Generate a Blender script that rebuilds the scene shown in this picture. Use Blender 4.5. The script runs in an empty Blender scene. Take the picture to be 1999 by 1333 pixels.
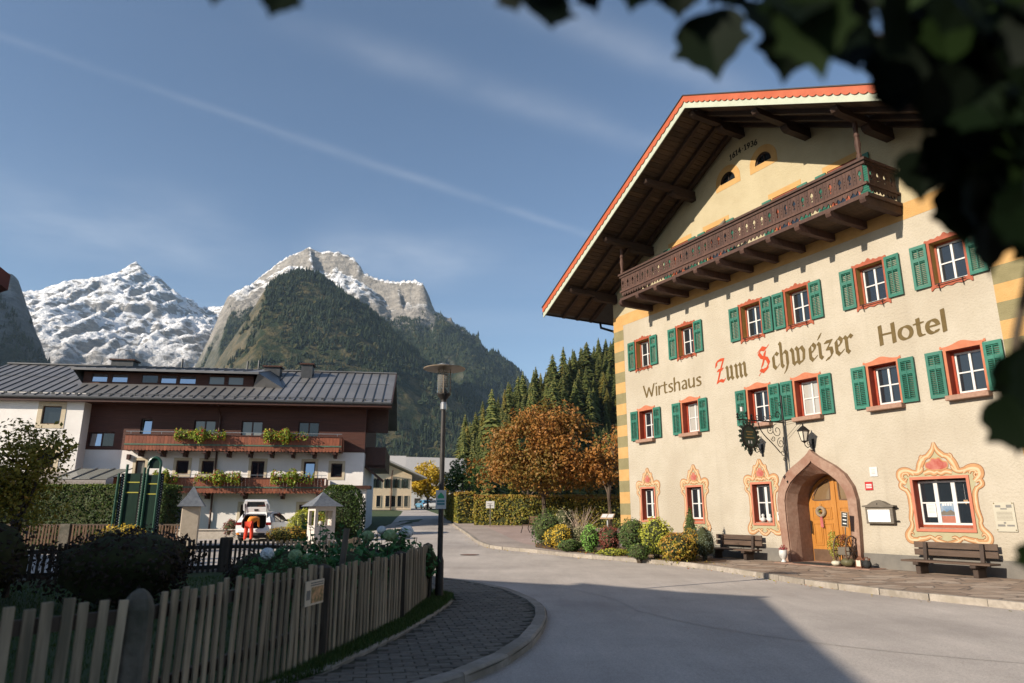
import bpy, bmesh, math, random
import numpy as np
from mathutils import Vector, Matrix, Euler, noise as mnoise
random.seed(7); RNG = np.random.default_rng(11)
scene = bpy.context.scene
COL = scene.collection
PI = math.pi

# ------------------------------------------------------------------ camera
CAM_H = 1.6
cam_data = bpy.data.cameras.new("camera")
cam = bpy.data.objects.new("camera", cam_data); COL.objects.link(cam)
cam.location = (0, 0, CAM_H)
cam.rotation_euler = (math.radians(90 + 13.976), 0, 0)
cam_data.sensor_width = 36.0
cam_data.lens = 36.0 * 1340 / 1999
cam_data.clip_start = 0.05
cam_data.clip_end = 60000
cam_data.dof.use_dof = True
cam_data.dof.focus_distance = 24.0
cam_data.dof.aperture_fstop = 1.5
scene.camera = cam

# ------------------------------------------------------------------ sky and sun
SUN_EL = math.radians(23.4)
SUN_H = Vector((-0.846, -0.538, 0)).normalized()          # horizontal direction towards the sun
SUN_DIR = Vector((SUN_H.x * math.cos(SUN_EL), SUN_H.y * math.cos(SUN_EL), math.sin(SUN_EL)))
world = bpy.data.worlds.new("World"); scene.world = world; world.use_nodes = True
wn, wl = world.node_tree.nodes, world.node_tree.links
wn.clear()
w_out = wn.new("ShaderNodeOutputWorld"); w_bg = wn.new("ShaderNodeBackground")
w_sky = wn.new("ShaderNodeTexSky"); w_sky.sky_type = 'NISHITA'; w_sky.sun_disc = False
w_sky.sun_elevation = SUN_EL
w_sky.sun_rotation = math.atan2(SUN_H.x, SUN_H.y)
w_sky.altitude = 600; w_sky.air_density = 1.0; w_sky.dust_density = 0.8; w_sky.ozone_density = 2.2
w_bg.inputs[1].default_value = 0.084
SKY_CLOUD = (w_sky, w_bg)

def sky_clouds():
    """thin cirrus and old contrails, laid out by direction on the sky"""
    tc = wn.new("ShaderNodeTexCoord")
    def math_(op, a=None, b=None, c=None):
        n = wn.new("ShaderNodeMath"); n.operation = op
        for i, v in enumerate((a, b, c)):
            if v is None: continue
            if isinstance(v, (int, float)): n.inputs[i].default_value = v
            else: wl.new(v, n.inputs[i])
        return n.outputs[0]
    sep = wn.new("ShaderNodeSeparateXYZ"); wl.new(tc.outputs["Generated"], sep.inputs[0])
    zc = math_('MAXIMUM', sep.outputs[2], 0.06)
    px = math_('DIVIDE', sep.outputs[0], zc); py = math_('DIVIDE', sep.outputs[1], zc)
    comb = wn.new("ShaderNodeCombineXYZ"); wl.new(px, comb.inputs[0]); wl.new(py, comb.inputs[1])
    wob = wn.new("ShaderNodeTexNoise"); wob.inputs["Scale"].default_value = 0.7; wob.inputs["Detail"].default_value = 5
    wl.new(comb.outputs[0], wob.inputs["Vector"])
    wobv = math_('MULTIPLY', math_('SUBTRACT', wob.outputs[0], 0.5), 0.35)
    fine = wn.new("ShaderNodeTexNoise"); fine.inputs["Scale"].default_value = 4.0; fine.inputs["Detail"].default_value = 8
    wl.new(comb.outputs[0], fine.inputs["Vector"])
    total = None
    for (ax, ay, bx, by, wd, amp) in CONTRAILS:
        dx, dy = bx - ax, by - ay; L = math.hypot(dx, dy); nx, ny = -dy / L, dx / L
        d = math_('ADD', math_('ADD', math_('MULTIPLY', px, nx), math_('MULTIPLY', py, ny)), -(ax * nx + ay * ny))
        d = math_('ADD', d, math_('MULTIPLY', wobv, wd * 2.2))
        s = math_('ADD', math_('ADD', math_('MULTIPLY', px, dx / L), math_('MULTIPLY', py, dy / L)), -(ax * dx / L + ay * dy / L))
        g = math_('POWER', 2.718, math_('MULTIPLY', math_('POWER', math_('DIVIDE', math_('ABSOLUTE', d), wd), 2.0), -1.0))
        m1 = wn.new("ShaderNodeMapRange"); wl.new(s, m1.inputs[0]); m1.inputs[1].default_value = -0.35 * L; m1.inputs[2].default_value = 0.15 * L; m1.interpolation_type = 'SMOOTHSTEP'
        m2 = wn.new("ShaderNodeMapRange"); wl.new(s, m2.inputs[0]); m2.inputs[1].default_value = 1.35 * L; m2.inputs[2].default_value = 0.85 * L; m2.interpolation_type = 'SMOOTHSTEP'
        v = math_('MULTIPLY', math_('MULTIPLY', math_('MULTIPLY', g, m1.outputs[0]), m2.outputs[0]), amp)
        total = v if total is None else math_('MAXIMUM', total, v)
    total = math_('MULTIPLY', total, math_('ADD', math_('MULTIPLY', fine.outputs[0], 2.6), -0.45))
    # broad veil of cirrus
    mp = wn.new("ShaderNodeMapping"); mp.inputs["Rotation"].default_value = (0, 0, math.radians(-35)); mp.inputs["Scale"].default_value = (0.22, 0.75, 1)
    wl.new(comb.outputs[0], mp.inputs["Vector"])
    veil = wn.new("ShaderNodeTexNoise"); veil.inputs["Scale"].default_value = 1.3; veil.inputs["Detail"].default_value = 7; veil.inputs["Distortion"].default_value = 0.6
    wl.new(mp.outputs[0], veil.inputs["Vector"])
    mr = wn.new("ShaderNodeMapRange"); wl.new(veil.outputs[0], mr.inputs[0]); mr.inputs[1].default_value = 0.44; mr.inputs[2].default_value = 0.8; mr.inputs[4].default_value = 0.09; mr.interpolation_type = 'SMOOTHSTEP'
    fac = math_('MINIMUM', math_('ADD', total, mr.outputs[0]), 0.8)
    mix = wn.new("ShaderNodeMix"); mix.data_type = 'RGBA'
    wl.new(fac, mix.inputs[0]); wl.new(w_sky.outputs[0], mix.inputs[6]); mix.inputs[7].default_value = (7.4, 7.6, 7.9, 1)
    wl.new(mix.outputs[2], w_bg.inputs[0])
# contrails: points on the flat cloud layer (direction / height), as seen over the valley
def cl(px, py):
    f = 1340.; p = math.radians(13.976)
    x, y = (px - 999.5) / f, (666.5 - py) / f
    d = (x, math.cos(p) - y * math.sin(p), math.sin(p) + y * math.cos(p))
    return d[0] / d[2], d[1] / d[2]
CONTRAILS = [(*cl(0, 70), *cl(700, 310), .02, .05), (*cl(640, 290), *cl(1150, 460), .028, .09), (*cl(700, 90), *cl(1300, 290), .06, .09),
             (*cl(1060, 20), *cl(1420, 170), .05, .11), (*cl(0, 420), *cl(420, 470), .4, .10), (*cl(650, 480), *cl(900, 520), .25, .12)]
sky_clouds()
wl.new(w_bg.outputs[0], w_out.inputs[0])

sun_data = bpy.data.lights.new("sun", 'SUN'); sun = bpy.data.objects.new("sun", sun_data); COL.objects.link(sun)
sun_data.energy = 5.0; sun_data.angle = math.radians(0.53); sun_data.color = (1.0, 0.89, 0.74)
sun.rotation_euler = SUN_DIR.to_track_quat('Z', 'Y').to_euler()

scene.view_settings.view_transform = 'Standard'; scene.view_settings.look = 'None'
scene.view_settings.exposure = 0.74; scene.view_settings.gamma = 1.0
scene.cycles.max_bounces = 6; scene.cycles.diffuse_bounces = 3; scene.cycles.glossy_bounces = 3
scene.cycles.transmission_bounces = 4; scene.cycles.transparent_max_bounces = 6; scene.cycles.volume_bounces = 1
scene.cycles.use_denoising = True
scene.cycles.caustics_reflective = False; scene.cycles.caustics_refractive = False

# ------------------------------------------------------------------ materials
MATS = {}
def nmat(name):
    m = bpy.data.materials.new(name); m.use_nodes = True
    MATS[name] = m
    return m, m.node_tree.nodes, m.node_tree.links, m.node_tree.nodes["Principled BSDF"]
def rgba(c): return (c[0], c[1], c[2], 1.0)
def pm(name, c1, c2=None, scale=4.0, rough=0.7, bump=0.0, bscale=None, stretch=(1, 1, 1), metal=0.0, coords='Object',
       rnd=0.0, detail=6, c3=None, scale3=0.6, lo=0.35, hi=0.65, spec=0.4, bdist=0.01, coat=0.0):
    """noise-mottled surface: c1/c2 fine mix, c3 large patches, rnd = brightness jitter per object"""
    if name in MATS: return MATS[name]
    m, n, l, b = nmat(name)
    b.inputs["Roughness"].default_value = rough; b.inputs["Metallic"].default_value = metal
    b.inputs["Specular IOR Level"].default_value = spec
    if coat: b.inputs["Coat Weight"].default_value = coat
    tc = n.new("ShaderNodeTexCoord"); mp = n.new("ShaderNodeMapping"); mp.inputs["Scale"].default_value = stretch
    if coords == 'World':
        g = n.new("ShaderNodeNewGeometry"); l.new(g.outputs["Position"], mp.inputs[0])
    else: l.new(tc.outputs[coords], mp.inputs[0])
    vec = mp.outputs[0]
    if rnd and coords == 'Object':
        oi = n.new("ShaderNodeObjectInfo"); ad = n.new("ShaderNodeVectorMath"); ad.operation = 'ADD'
        sc_ = n.new("ShaderNodeMath"); sc_.operation = 'MULTIPLY'; sc_.inputs[1].default_value = 37.0; l.new(oi.outputs["Random"], sc_.inputs[0])
        l.new(vec, ad.inputs[0]); l.new(sc_.outputs[0], ad.inputs[1]); vec = ad.outputs[0]
    c2 = c2 or c1
    nz = n.new("ShaderNodeTexNoise"); nz.inputs["Scale"].default_value = scale; nz.inputs["Detail"].default_value = detail; nz.inputs["Roughness"].default_value = 0.6
    l.new(vec, nz.inputs["Vector"])
    rp = n.new("ShaderNodeValToRGB"); rp.color_ramp.elements[0].position = lo; rp.color_ramp.elements[1].position = hi
    rp.color_ramp.elements[0].color = rgba(c1); rp.color_ramp.elements[1].color = rgba(c2)
    l.new(nz.outputs[0], rp.inputs[0]); out = rp.outputs[0]
    if c3:
        n3 = n.new("ShaderNodeTexNoise"); n3.inputs["Scale"].default_value = scale3; n3.inputs["Detail"].default_value = 5
        l.new(vec, n3.inputs["Vector"])
        r3 = n.new("ShaderNodeMapRange"); r3.inputs[1].default_value = 0.45; r3.inputs[2].default_value = 0.68; r3.interpolation_type = 'SMOOTHSTEP'; l.new(n3.outputs[0], r3.inputs[0])
        mx = n.new("ShaderNodeMix"); mx.data_type = 'RGBA'; l.new(r3.outputs[0], mx.inputs[0]); l.new(out, mx.inputs[6]); mx.inputs[7].default_value = rgba(c3); out = mx.outputs[2]
    if rnd:
        oi = n.new("ShaderNodeObjectInfo"); mr = n.new("ShaderNodeMapRange"); mr.inputs[3].default_value = 1 - rnd; mr.inputs[4].default_value = 1 + rnd
        l.new(oi.outputs["Random"], mr.inputs[0])
        hs = n.new("ShaderNodeHueSaturation"); l.new(mr.outputs[0], hs.inputs["Value"]); l.new(out, hs.inputs["Color"]); out = hs.outputs[0]
    l.new(out, b.inputs["Base Color"])
    if bump:
        bn = n.new("ShaderNodeTexNoise"); bn.inputs["Scale"].default_value = bscale or scale * 3; bn.inputs["Detail"].default_value = 4
        l.new(vec, bn.inputs["Vector"])
        bp = n.new("ShaderNodeBump"); bp.inputs["Strength"].default_value = bump; bp.inputs["Distance"].default_value = bdist
        l.new(bn.outputs[0], bp.inputs["Height"]); l.new(bp.outputs[0], b.inputs["Normal"])
    return m
def glass(name, tint=(0.012, 0.016, 0.02), rough=0.03, spec=0.9):
    """window pane: dark room behind, mirror-like surface"""
    if name in MATS: return MATS[name]
    m, n, l, b = nmat(name)
    tc = n.new("ShaderNodeTexCoord"); nz = n.new("ShaderNodeTexNoise"); nz.inputs["Scale"].default_value = 1.7
    l.new(tc.outputs["Object"], nz.inputs["Vector"])
    bp = n.new("ShaderNodeBump"); bp.inputs["Strength"].default_value = 0.04; bp.inputs["Distance"].default_value = 0.02
    l.new(nz.outputs[0], bp.inputs["Height"]); l.new(bp.outputs[0], b.inputs["Normal"])
    b.inputs["Base Color"].default_value = rgba(tint); b.inputs["Roughness"].default_value = rough
    b.inputs["Specular IOR Level"].default_value = spec
    return m
def leafmat(name, cols, rough=0.55, trans=0.25, rnd=0.0):
    """foliage: colour per leaf from the mesh attribute 'tint' (0..1) through a ramp, with some light passing through"""
    if name in MATS: return MATS[name]
    m, n, l, b = nmat(name)
    at = n.new("ShaderNodeAttribute"); at.attribute_name = "tint"
    rp = n.new("ShaderNodeValToRGB"); el = rp.color_ramp.elements
    while len(el) < len(cols): el.new(0.5)
    for i, c in enumerate(cols): el[i].position = i / (len(cols) - 1); el[i].color = rgba(c)
    l.new(at.outputs["Fac"], rp.inputs[0]); out = rp.outputs[0]
    if rnd:
        oi = n.new("ShaderNodeObjectInfo"); mr = n.new("ShaderNodeMapRange"); mr.inputs[3].default_value = 1 - rnd; mr.inputs[4].default_value = 1 + rnd
        l.new(oi.outputs["Random"], mr.inputs[0]); hs = n.new("ShaderNodeHueSaturation"); l.new(mr.outputs[0], hs.inputs["Value"]); l.new(out, hs.inputs["Color"]); out = hs.outputs[0]
    l.new(out, b.inputs["Base Color"]); b.inputs["Roughness"].default_value = rough; b.inputs["Specular IOR Level"].default_value = 0.3
    if trans:
        tr = n.new("ShaderNodeBsdfTranslucent"); l.new(out, tr.inputs[0]); mx = n.new("ShaderNodeMixShader"); mx.inputs[0].default_value = trans
        l.new(b.outputs[0], mx.inputs[1]); l.new(tr.outputs[0], mx.inputs[2]); l.new(mx.outputs[0], n["Material Output"].inputs[0])
    return m

# ------------------------------------------------------------------ mesh building
class MB:
    def __init__(s): s.v = []; s.f = []; s.t = []
    def add(s, verts, faces, tint=None):
        o = len(s.v); s.v.extend([tuple(p) for p in verts]); s.f.extend([tuple(i + o for i in fc) for fc in faces])
        if tint is not None: s.t.extend([tint] * len(verts))
        return s
    def box(s, x0, y0, z0, x1, y1, z1):
        v = [(x0, y0, z0), (x1, y0, z0), (x1, y1, z0), (x0, y1, z0), (x0, y0, z1), (x1, y0, z1), (x1, y1, z1), (x0, y1, z1)]
        return s.add(v, [(0, 3, 2, 1), (4, 5, 6, 7), (0, 1, 5, 4), (1, 2, 6, 5), (2, 3, 7, 6), (3, 0, 4, 7)])
    def bar(s, a, b, w, h, up=(0, 0, 1)):
        """square bar from a to b, w across, h along up"""
        a = Vector(a); b = Vector(b); d = (b - a).normalized(); up = Vector(up)
        x = d.cross(up); x = x.normalized() if x.length > 1e-6 else Vector((1, 0, 0)); y = x.cross(d).normalized()
        v = [p + x * (sx * w / 2) + y * (sy * h / 2) for p in (a, b) for sx, sy in ((-1, -1), (1, -1), (1, 1), (-1, 1))]
        return s.add(v, [(0, 3, 2, 1), (4, 5, 6, 7), (0, 1, 5, 4), (1, 2, 6, 5), (2, 3, 7, 6), (3, 0, 4, 7)][:])
    def tube(s, pts, r, n=8, cap=True):
        pts = [Vector(p) for p in pts]; rs = r if isinstance(r, (list, tuple)) else [r] * len(pts)
        o = len(s.v); ref = Vector((0, 0, 1)); verts = []
        for i, p in enumerate(pts):
            d = (pts[min(i + 1, len(pts) - 1)] - pts[max(i - 1, 0)])
            d = d.normalized() if d.length > 1e-9 else Vector((0, 0, 1))
            x = d.cross(ref)
            if x.length < 1e-3: x = d.cross(Vector((0, 1, 0)))
            x.normalize(); y = d.cross(x); ref = x.cross(d) if abs(d.dot(ref)) < .98 else ref
            verts += [p + (x * math.cos(a) + y * math.sin(a)) * rs[i] for a in [2 * PI * k / n for k in range(n)]]
        faces = [(i * n + k, i * n + (k + 1) % n, (i + 1) * n + (k + 1) % n, (i + 1) * n + k) for i in range(len(pts) - 1) for k in range(n)]
        if cap: faces += [tuple(range(n - 1, -1, -1)), tuple(range((len(pts) - 1) * n, len(pts) * n))]
        return s.add(verts, faces)
    def lathe(s, prof, n=16, c=(0, 0, 0)):
        verts = [(c[0] + r * math.cos(2 * PI * k / n), c[1] + r * math.sin(2 * PI * k / n), c[2] + z) for r, z in prof for k in range(n)]
        faces = [(i * n + k, i * n + (k + 1) % n, (i + 1) * n + (k + 1) % n, (i + 1) * n + k) for i in range(len(prof) - 1) for k in range(n)]
        if prof[0][0] > 1e-4: faces.append(tuple(range(n - 1, -1, -1)))
        if prof[-1][0] > 1e-4: faces.append(tuple(range((len(prof) - 1) * n, len(prof) * n)))
        return s.add(verts, faces)
    def prism(s, poly, y0, y1, M=None):
        """polygon (x,z) extruded along y from y0 to y1"""
        n = len(poly); v = [Vector((x, y0, z)) for x, z in poly] + [Vector((x, y1, z)) for x, z in poly]
        if M: v = [M @ p for p in v]
        f = [tuple(range(n)), tuple(range(2 * n - 1, n - 1, -1))] + [(i, i + n, (i + 1) % n + n, (i + 1) % n) for i in range(n)]
        return s.add(v, f)
    def build(s, name, mat, parent=None, smooth=False, bevel=0.0, fixn=False):
        me = bpy.data.meshes.new(name); me.from_pydata(s.v, [], s.f)
        if s.t and len(s.t) == len(s.v):
            at = me.attributes.new("tint", 'FLOAT', 'POINT'); at.data.foreach_set("value", s.t)
        if fixn or bevel:
            bm = bmesh.new(); bm.from_mesh(me); bmesh.ops.recalc_face_normals(bm, faces=bm.faces)
            if bevel: bmesh.ops.bevel(bm, geom=[e for e in bm.edges if len(e.link_faces) == 2 and e.calc_face_angle(0) > .6], offset=bevel, segments=1, affect='EDGES')
            bm.to_mesh(me); bm.free()
        if smooth: me.polygons.foreach_set("use_smooth", [True] * len(me.polygons))
        if mat: me.materials.append(mat if not isinstance(mat, str) else MATS[mat])
        return link(name, me, parent)
def link(name, me, parent=None):
    o = bpy.data.objects.new(name, me); COL.objects.link(o)
    if parent: o.parent = parent
    return o
def empty(name, loc=(0, 0, 0), rz=0.0, parent=None):
    o = bpy.data.objects.new(name, None); COL.objects.link(o); o.location = loc; o.rotation_euler = (0, 0, rz); o.empty_display_size = .2
    if parent: o.parent = parent
    return o
def tag(o, label, cat, group=None):
    o["label"] = label; o["category"] = cat
    if group: o["group"] = group
    return o
def struct(o, kind="structure"): o["kind"] = kind; return o
def copy_tree(o, parent=None):
    c = o.copy(); COL.objects.link(c); c.parent = parent
    for ch in list(o.children): copy_tree(ch, c)
    return c
def filled(loops, y=0.0, M=None):
    """flat face (x,z) with holes: loops[0] outside, the rest holes -> (verts, tris)"""
    bm = bmesh.new(); ed = []
    for lp in loops:
        vs = [bm.verts.new((x, y, z)) for x, z in lp]
        ed += [bm.edges.new((vs[i], vs[(i + 1) % len(vs)])) for i in range(len(vs))]
    bmesh.ops.triangle_fill(bm, use_beauty=True, use_dissolve=False, edges=ed)
    bm.verts.index_update()
    v = [tuple(p.co) for p in bm.verts]; f = []
    for t in bm.faces:
        ids = [q.index for q in t.verts]
        if t.normal.y > 0 or (t.normal.length == 0): ids = ids[::-1]
        f.append(tuple(ids))
    bm.free(); return v, f
def plate(mb, loops, y0, y1):
    """flat sheet with holes and thickness, front at y0, back at y1"""
    v, f = filled(loops, y0); mb.add(v, f)
    v, f = filled(loops, y1); mb.add(v, [t[::-1] for t in f])
    for lp in loops:
        n = len(lp); vv = [(x, y0, z) for x, z in lp] + [(x, y1, z) for x, z in lp]
        mb.add(vv, [(i, (i + 1) % n, (i + 1) % n + n, i + n) for i in range(n)])
    return mb
def arc(cx, cz, rx, rz, a0, a1, n):
    return [(cx + rx * math.cos(a0 + (a1 - a0) * i / n), cz + rz * math.sin(a0 + (a1 - a0) * i / n)) for i in range(n + 1)]

# ------------------------------------------------------------------ foliage
def leaves(mb, pts, nrm, size, aspect=0.6, jitter=0.8, fold=True, tint=None, tvar=0.25, rng=None):
    """leaf-sized folded faces at pts, roughly facing nrm. numpy arrays (N,3)"""
    rng = rng or RNG; N = len(pts)
    n = nrm + rng.normal(0, jitter, (N, 3)); n /= np.linalg.norm(n, axis=1, keepdims=True) + 1e-9
    a = rng.normal(0, 1, (N, 3)); a -= n * np.sum(a * n, 1, keepdims=True); a /= np.linalg.norm(a, axis=1, keepdims=True) + 1e-9
    b = np.cross(n, a); L = (size * (0.65 + 0.7 * rng.random(N)))[:, None]; W = L * aspect
    t = np.clip((tint if tint is not None else np.full(N, .5)) + rng.normal(0, tvar, N), 0, 1)
    p0 = pts - a * L * .5; p2 = pts + a * L * .5; dn = n * L * .12
    p1 = pts + b * W * .5 - dn; p3 = pts - b * W * .5 - dn
    V = np.stack([p0, p1, p2, p3], 1).reshape(-1, 3)
    o = len(mb.v); mb.v.extend(map(tuple, V.tolist()))
    idx = np.arange(N) * 4 + o
    if fold: F = np.concatenate([np.stack([idx, idx + 1, idx + 2], 1), np.stack([idx, idx + 2, idx + 3], 1)])
    else: F = np.stack([idx, idx + 1, idx + 2, idx + 3], 1)
    mb.f.extend(map(tuple, F.tolist())); mb.t.extend(np.repeat(t, 4).tolist())
def vnoise(p, scale, seed=0):
    """cheap smooth 3-D value noise on (N,3) -> 0..1"""
    q = p * scale; i = np.floor(q).astype(np.int64); f = q - i; f = f * f * (3 - 2 * f); r = 0
    def hsh(a, b, c):
        h = (a * 374761393 + b * 668265263 + c * 2147483647 + seed * 974711) & 0xffffffff
        h = ((h ^ (h >> 13)) * 1274126177) & 0xffffffff; return ((h ^ (h >> 16)) & 0xffff) / 65535.0
    for dx in (0, 1):
        for dy in (0, 1):
            for dz in (0, 1):
                w = (f[:, 0] if dx else 1 - f[:, 0]) * (f[:, 1] if dy else 1 - f[:, 1]) * (f[:, 2] if dz else 1 - f[:, 2])
                r = r + w * hsh(i[:, 0] + dx, i[:, 1] + dy, i[:, 2] + dz)
    return r
def fbm(p, scale, oct=4, seed=0, gain=.5):
    a, s, t = 1., 0., 0.
    for k in range(oct): s = s + a * vnoise(p, scale * 2 ** k, seed + k * 17); t += a; a *= gain
    return s / t
# ================================================================== HOTEL
HO = (9.8717, 19.8581, 0.0); HA = math.radians(-61.508)
def hw(u, d, v):
    """hotel facade coordinates: u along the wall, d out from it, v up -> world"""
    c, s = math.cos(HA), math.sin(HA)
    return Vector((HO[0] + u * c + d * s, HO[1] + u * s - d * c, v))
pm("stucco", (.66, .585, .46), (.73, .65, .525), scale=1.2, rough=.95, bump=.75, bscale=17, bdist=.03, c3=(.62, .54, .42), scale3=.35, spec=.1)
pm("ochre_paint", (.60, .355, .135), (.68, .42, .175), scale=2, rough=.95, bump=.8, bscale=26, bdist=.018, spec=.1)
pm("olive_paint", (.27, .235, .125), (.33, .285, .155), scale=2, rough=.95, bump=.8, bscale=26, bdist=.018, spec=.1)
pm("letter_brown", (.15, .105, .045), (.19, .135, .06), scale=6, rough=.9, bump=.5, bscale=26, spec=.1)
pm("letter_red", (.52, .07, .03), (.60, .10, .04), scale=6, rough=.9, bump=.5, bscale=26, spec=.1)
pm("plinth_grey", (.20, .185, .165), (.25, .23, .20), scale=3, rough=.95, bump=.5, bscale=40, spec=.2)
pm("dark_wood", (.034, .017, .010), (.060, .030, .017), scale=3, rough=.75, bump=.35, stretch=(6, 1, 6), rnd=.25)
pm("soffit_wood", (.065, .035, .018), (.115, .066, .034), scale=2.5, rough=.8, bump=.3, stretch=(8, .8, 8), rnd=.3)
pm("balcony_wood", (.072, .034, .024), (.115, .056, .038), scale=3, rough=.75, bump=.3, stretch=(5, 5, .7), rnd=.22)
pm("verge_red", (.52, .105, .038), (.60, .14, .052), scale=3, rough=.55, c3=(.52, .10, .03), scale3=.8)
pm("verge_pale", (.52, .56, .43), (.60, .63, .50), scale=3, rough=.6)
pm("roof_dark", (.05, .045, .042), (.075, .066, .06), scale=5, rough=.5)
pm("frame_red", (.36, .075, .030), (.44, .10, .04), scale=8, rough=.6, bump=.1)
pm("frame_orange", (.55, .175, .085), (.62, .215, .11), scale=5, rough=.8, bump=.3, bscale=30)
pm("reveal_red", (.40, .055, .022), (.47, .075, .03), scale=6, rough=.75)
pm("reveal_ochre", (.55, .33, .085), (.62, .38, .11), scale=6, rough=.85)
pm("frame_pink", (.58, .19, .11), (.64, .23, .14), scale=6, rough=.8, bump=.3, bscale=30)
pm("sash_white", (.78, .77, .74), (.82, .81, .78), scale=9, rough=.4)
pm("sill_stone", (.36, .21, .145), (.46, .28, .20), scale=14, rough=.85, bump=.3)
pm("shutter_green", (.027, .17, .118), (.037, .21, .145), scale=7, rough=.5, rnd=.12, c3=(.045, .20, .14), scale3=2)
pm("iron", (.018, .017, .016), (.03, .028, .026), scale=20, rough=.5, metal=.4)
pm("portal_stone", (.34, .205, .145), (.44, .285, .21), scale=9, rough=.85, bump=.5, bscale=40, c3=(.30, .15, .10), scale3=1.2)
pm("door_wood", (.50, .20, .036), (.60, .26, .055), scale=2.4, rough=.38, bump=.08, stretch=(6, 6, .8), coat=.3)
pm("metal_sheet", (.20, .12, .075), (.27, .165, .105), scale=4, rough=.45, metal=.5)
pm("orn_gold", (.54, .285, .135), (.62, .35, .175), scale=5, rough=.9, spec=.1)
pm("orn_line", (.25, .105, .05), (.31, .14, .065), scale=5, rough=.9, spec=.1)
pm("orn_light", (.72, .51, .31), (.78, .58, .38), scale=5, rough=.9, spec=.1)
pm("orn_red", (.46, .11, .085), (.60, .24, .19), scale=5, rough=.9, spec=.1)
pm("orn_green", (.46, .42, .26), (.52, .475, .30), scale=4, rough=.9, spec=.1, bump=.4, bscale=30)
glass("pane"); glass("pane_curtain", (.33, .32, .29), .05); glass("pane_door", (.16, .10, .05), .08)

hotel = empty("hotel_building", HO, HA)
tag(hotel, "tall cream hotel with green shutters, carved balcony and wide gable roof", "hotel")
U0, U1, AX, SL, RZ = -11.15, 5.05, -3.05, .535, 15.40
WX = [-9.2, -6.63, -3.37, -1.44, 1.11, 3.3]
def rect(x0, x1, z0, z1): return [(x0, z0), (x1, z0), (x1, z1), (x0, z1)]
GW = [(-9.3, .90, 1.22, 2.59), (-6.67, .90, 1.20, 2.57), (-3.56, .88, 1.19, 2.57), (2.215, 1.50, 1.12, 2.50)]
ATT = [(-6.63, 1.02), (-4.66, 1.02), (-1.5, 1.02), (.66, 1.02)]
def portal_arch(hw_, spring, top):
    """round-headed opening outline from the ground up"""
    return [(-hw_, -.2)] + [(-hw_, spring)] + [(hw_ * math.cos(PI - PI * i / 16), spring + (top - spring) * math.sin(PI * i / 16)) for i in range(1, 16)] + [(hw_, spring), (hw_, -.2)]
PC = -1.45
holes = []
for c in WX: holes += [rect(c - .42, c + .42, 7.47, 8.62), rect(c - .42, c + .42, 4.50, 5.65)]
for c, w, a, b in GW: holes.append(rect(c - w / 2 + .07, c + w / 2 - .07, a + .07, b - .07))
for c, w in ATT: holes.append(rect(c - w / 2, c + w / 2, 10.02, 12.02))
for c in (-3.9, -2.24): holes.append([(c - .36, 13.5)] + [(c + .36, 13.5)] + arc(c, 13.5, .36, .39, 0, PI, 12)[1:-1])
pa = [(PC + x, z) for x, z in [(-1.2, -.2), (-1.24, 1.3), (-1.24, 1.95), (-1.16, 2.27), (-.95, 2.6), (-.66, 2.84), (-.37, 3.0), (-.16, 3.13), (0, 3.26), (.16, 3.13), (.37, 3.0), (.66, 2.84), (.95, 2.6), (1.16, 2.27), (1.24, 1.95), (1.24, 1.3), (1.2, -.2)]]
outer = [(U0, -.6), (pa[0][0], -.6)] + pa + [(pa[-1][0], -.6), (U1, -.6), (U1, 11.05), (AX, 15.42), (U0, 11.05)]
lowo = outer[:-3] + [(U1, 9.79), (U0, 9.79)]
w_ = MB(); v, f = filled([lowo] + [h for h in holes if h[0][1] < 9.5], 0.0); w_.add(v, f)
w_.build("wall", "stucco", hotel)
pm("stucco_gable", (.66, .56, .36), (.74, .635, .42), scale=1.2, rough=.95, bump=.75, bscale=17, bdist=.03, spec=.1)
w_ = MB(); v, f = filled([[(U0, 9.79), (U1, 9.79), (U1, 11.05), (AX, 15.42), (U0, 11.05)]] + [h for h in holes if h[0][1] > 9.5], 0.0); w_.add(v, f)
w_.build("gable_wall", "stucco_gable", hotel)
w_ = MB()   # flanks and back
D = 17.0
w_.add([(U0, 0, -.6), (U0, D, -.6), (U0, D, 11.05), (U0, 0, 11.05)], [(0, 3, 2, 1)])
w_.add([(U1, 0, -.6), (U1, D, -.6), (U1, D, 11.05), (U1, 0, 11.05)], [(0, 1, 2, 3)])
w_.add([(U0, D, -.6), (U1, D, -.6), (U1, D, 11.05), (AX, D, 15.42), (U0, D, 11.05)], [(0, 4, 3, 2, 1)])
w_.build("flank_wall", "stucco", hotel)
# plinth (left and right of the portal)
for a, b in ((U0 - .02, PC - 1.33), (PC + 1.33, U1 + .02)):
    MB().box(a, -.035, -.6, b, -.001, .505).build("plinth", "plinth_grey", hotel)
# painted corner stripes and the band
for (a, b) in ((U0 - .004, -10.47), (4.25, U1 + .004)):
    z = 9.5; k = 0
    edges = [.51, 1.03] + [q for j in range(9) for q in (1.5 + .925 * j, 1.96 + .925 * j)] + [9.545]
    for i in range(len(edges) - 1):
        green = i % 2 == 0 and i > 0
        if i == 0: green = True
        MB().box(a, -.006, edges[i], b, 0, edges[i + 1]).build("painted_stripe", "olive_paint" if green else "ochre_paint", hotel)
    # flank stripes turn the corner
MB().box(U0 - .004, -.007, 9.55, U1 + .004, 0, 10.03).build("painted_band", "ochre_paint", hotel)

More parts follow.
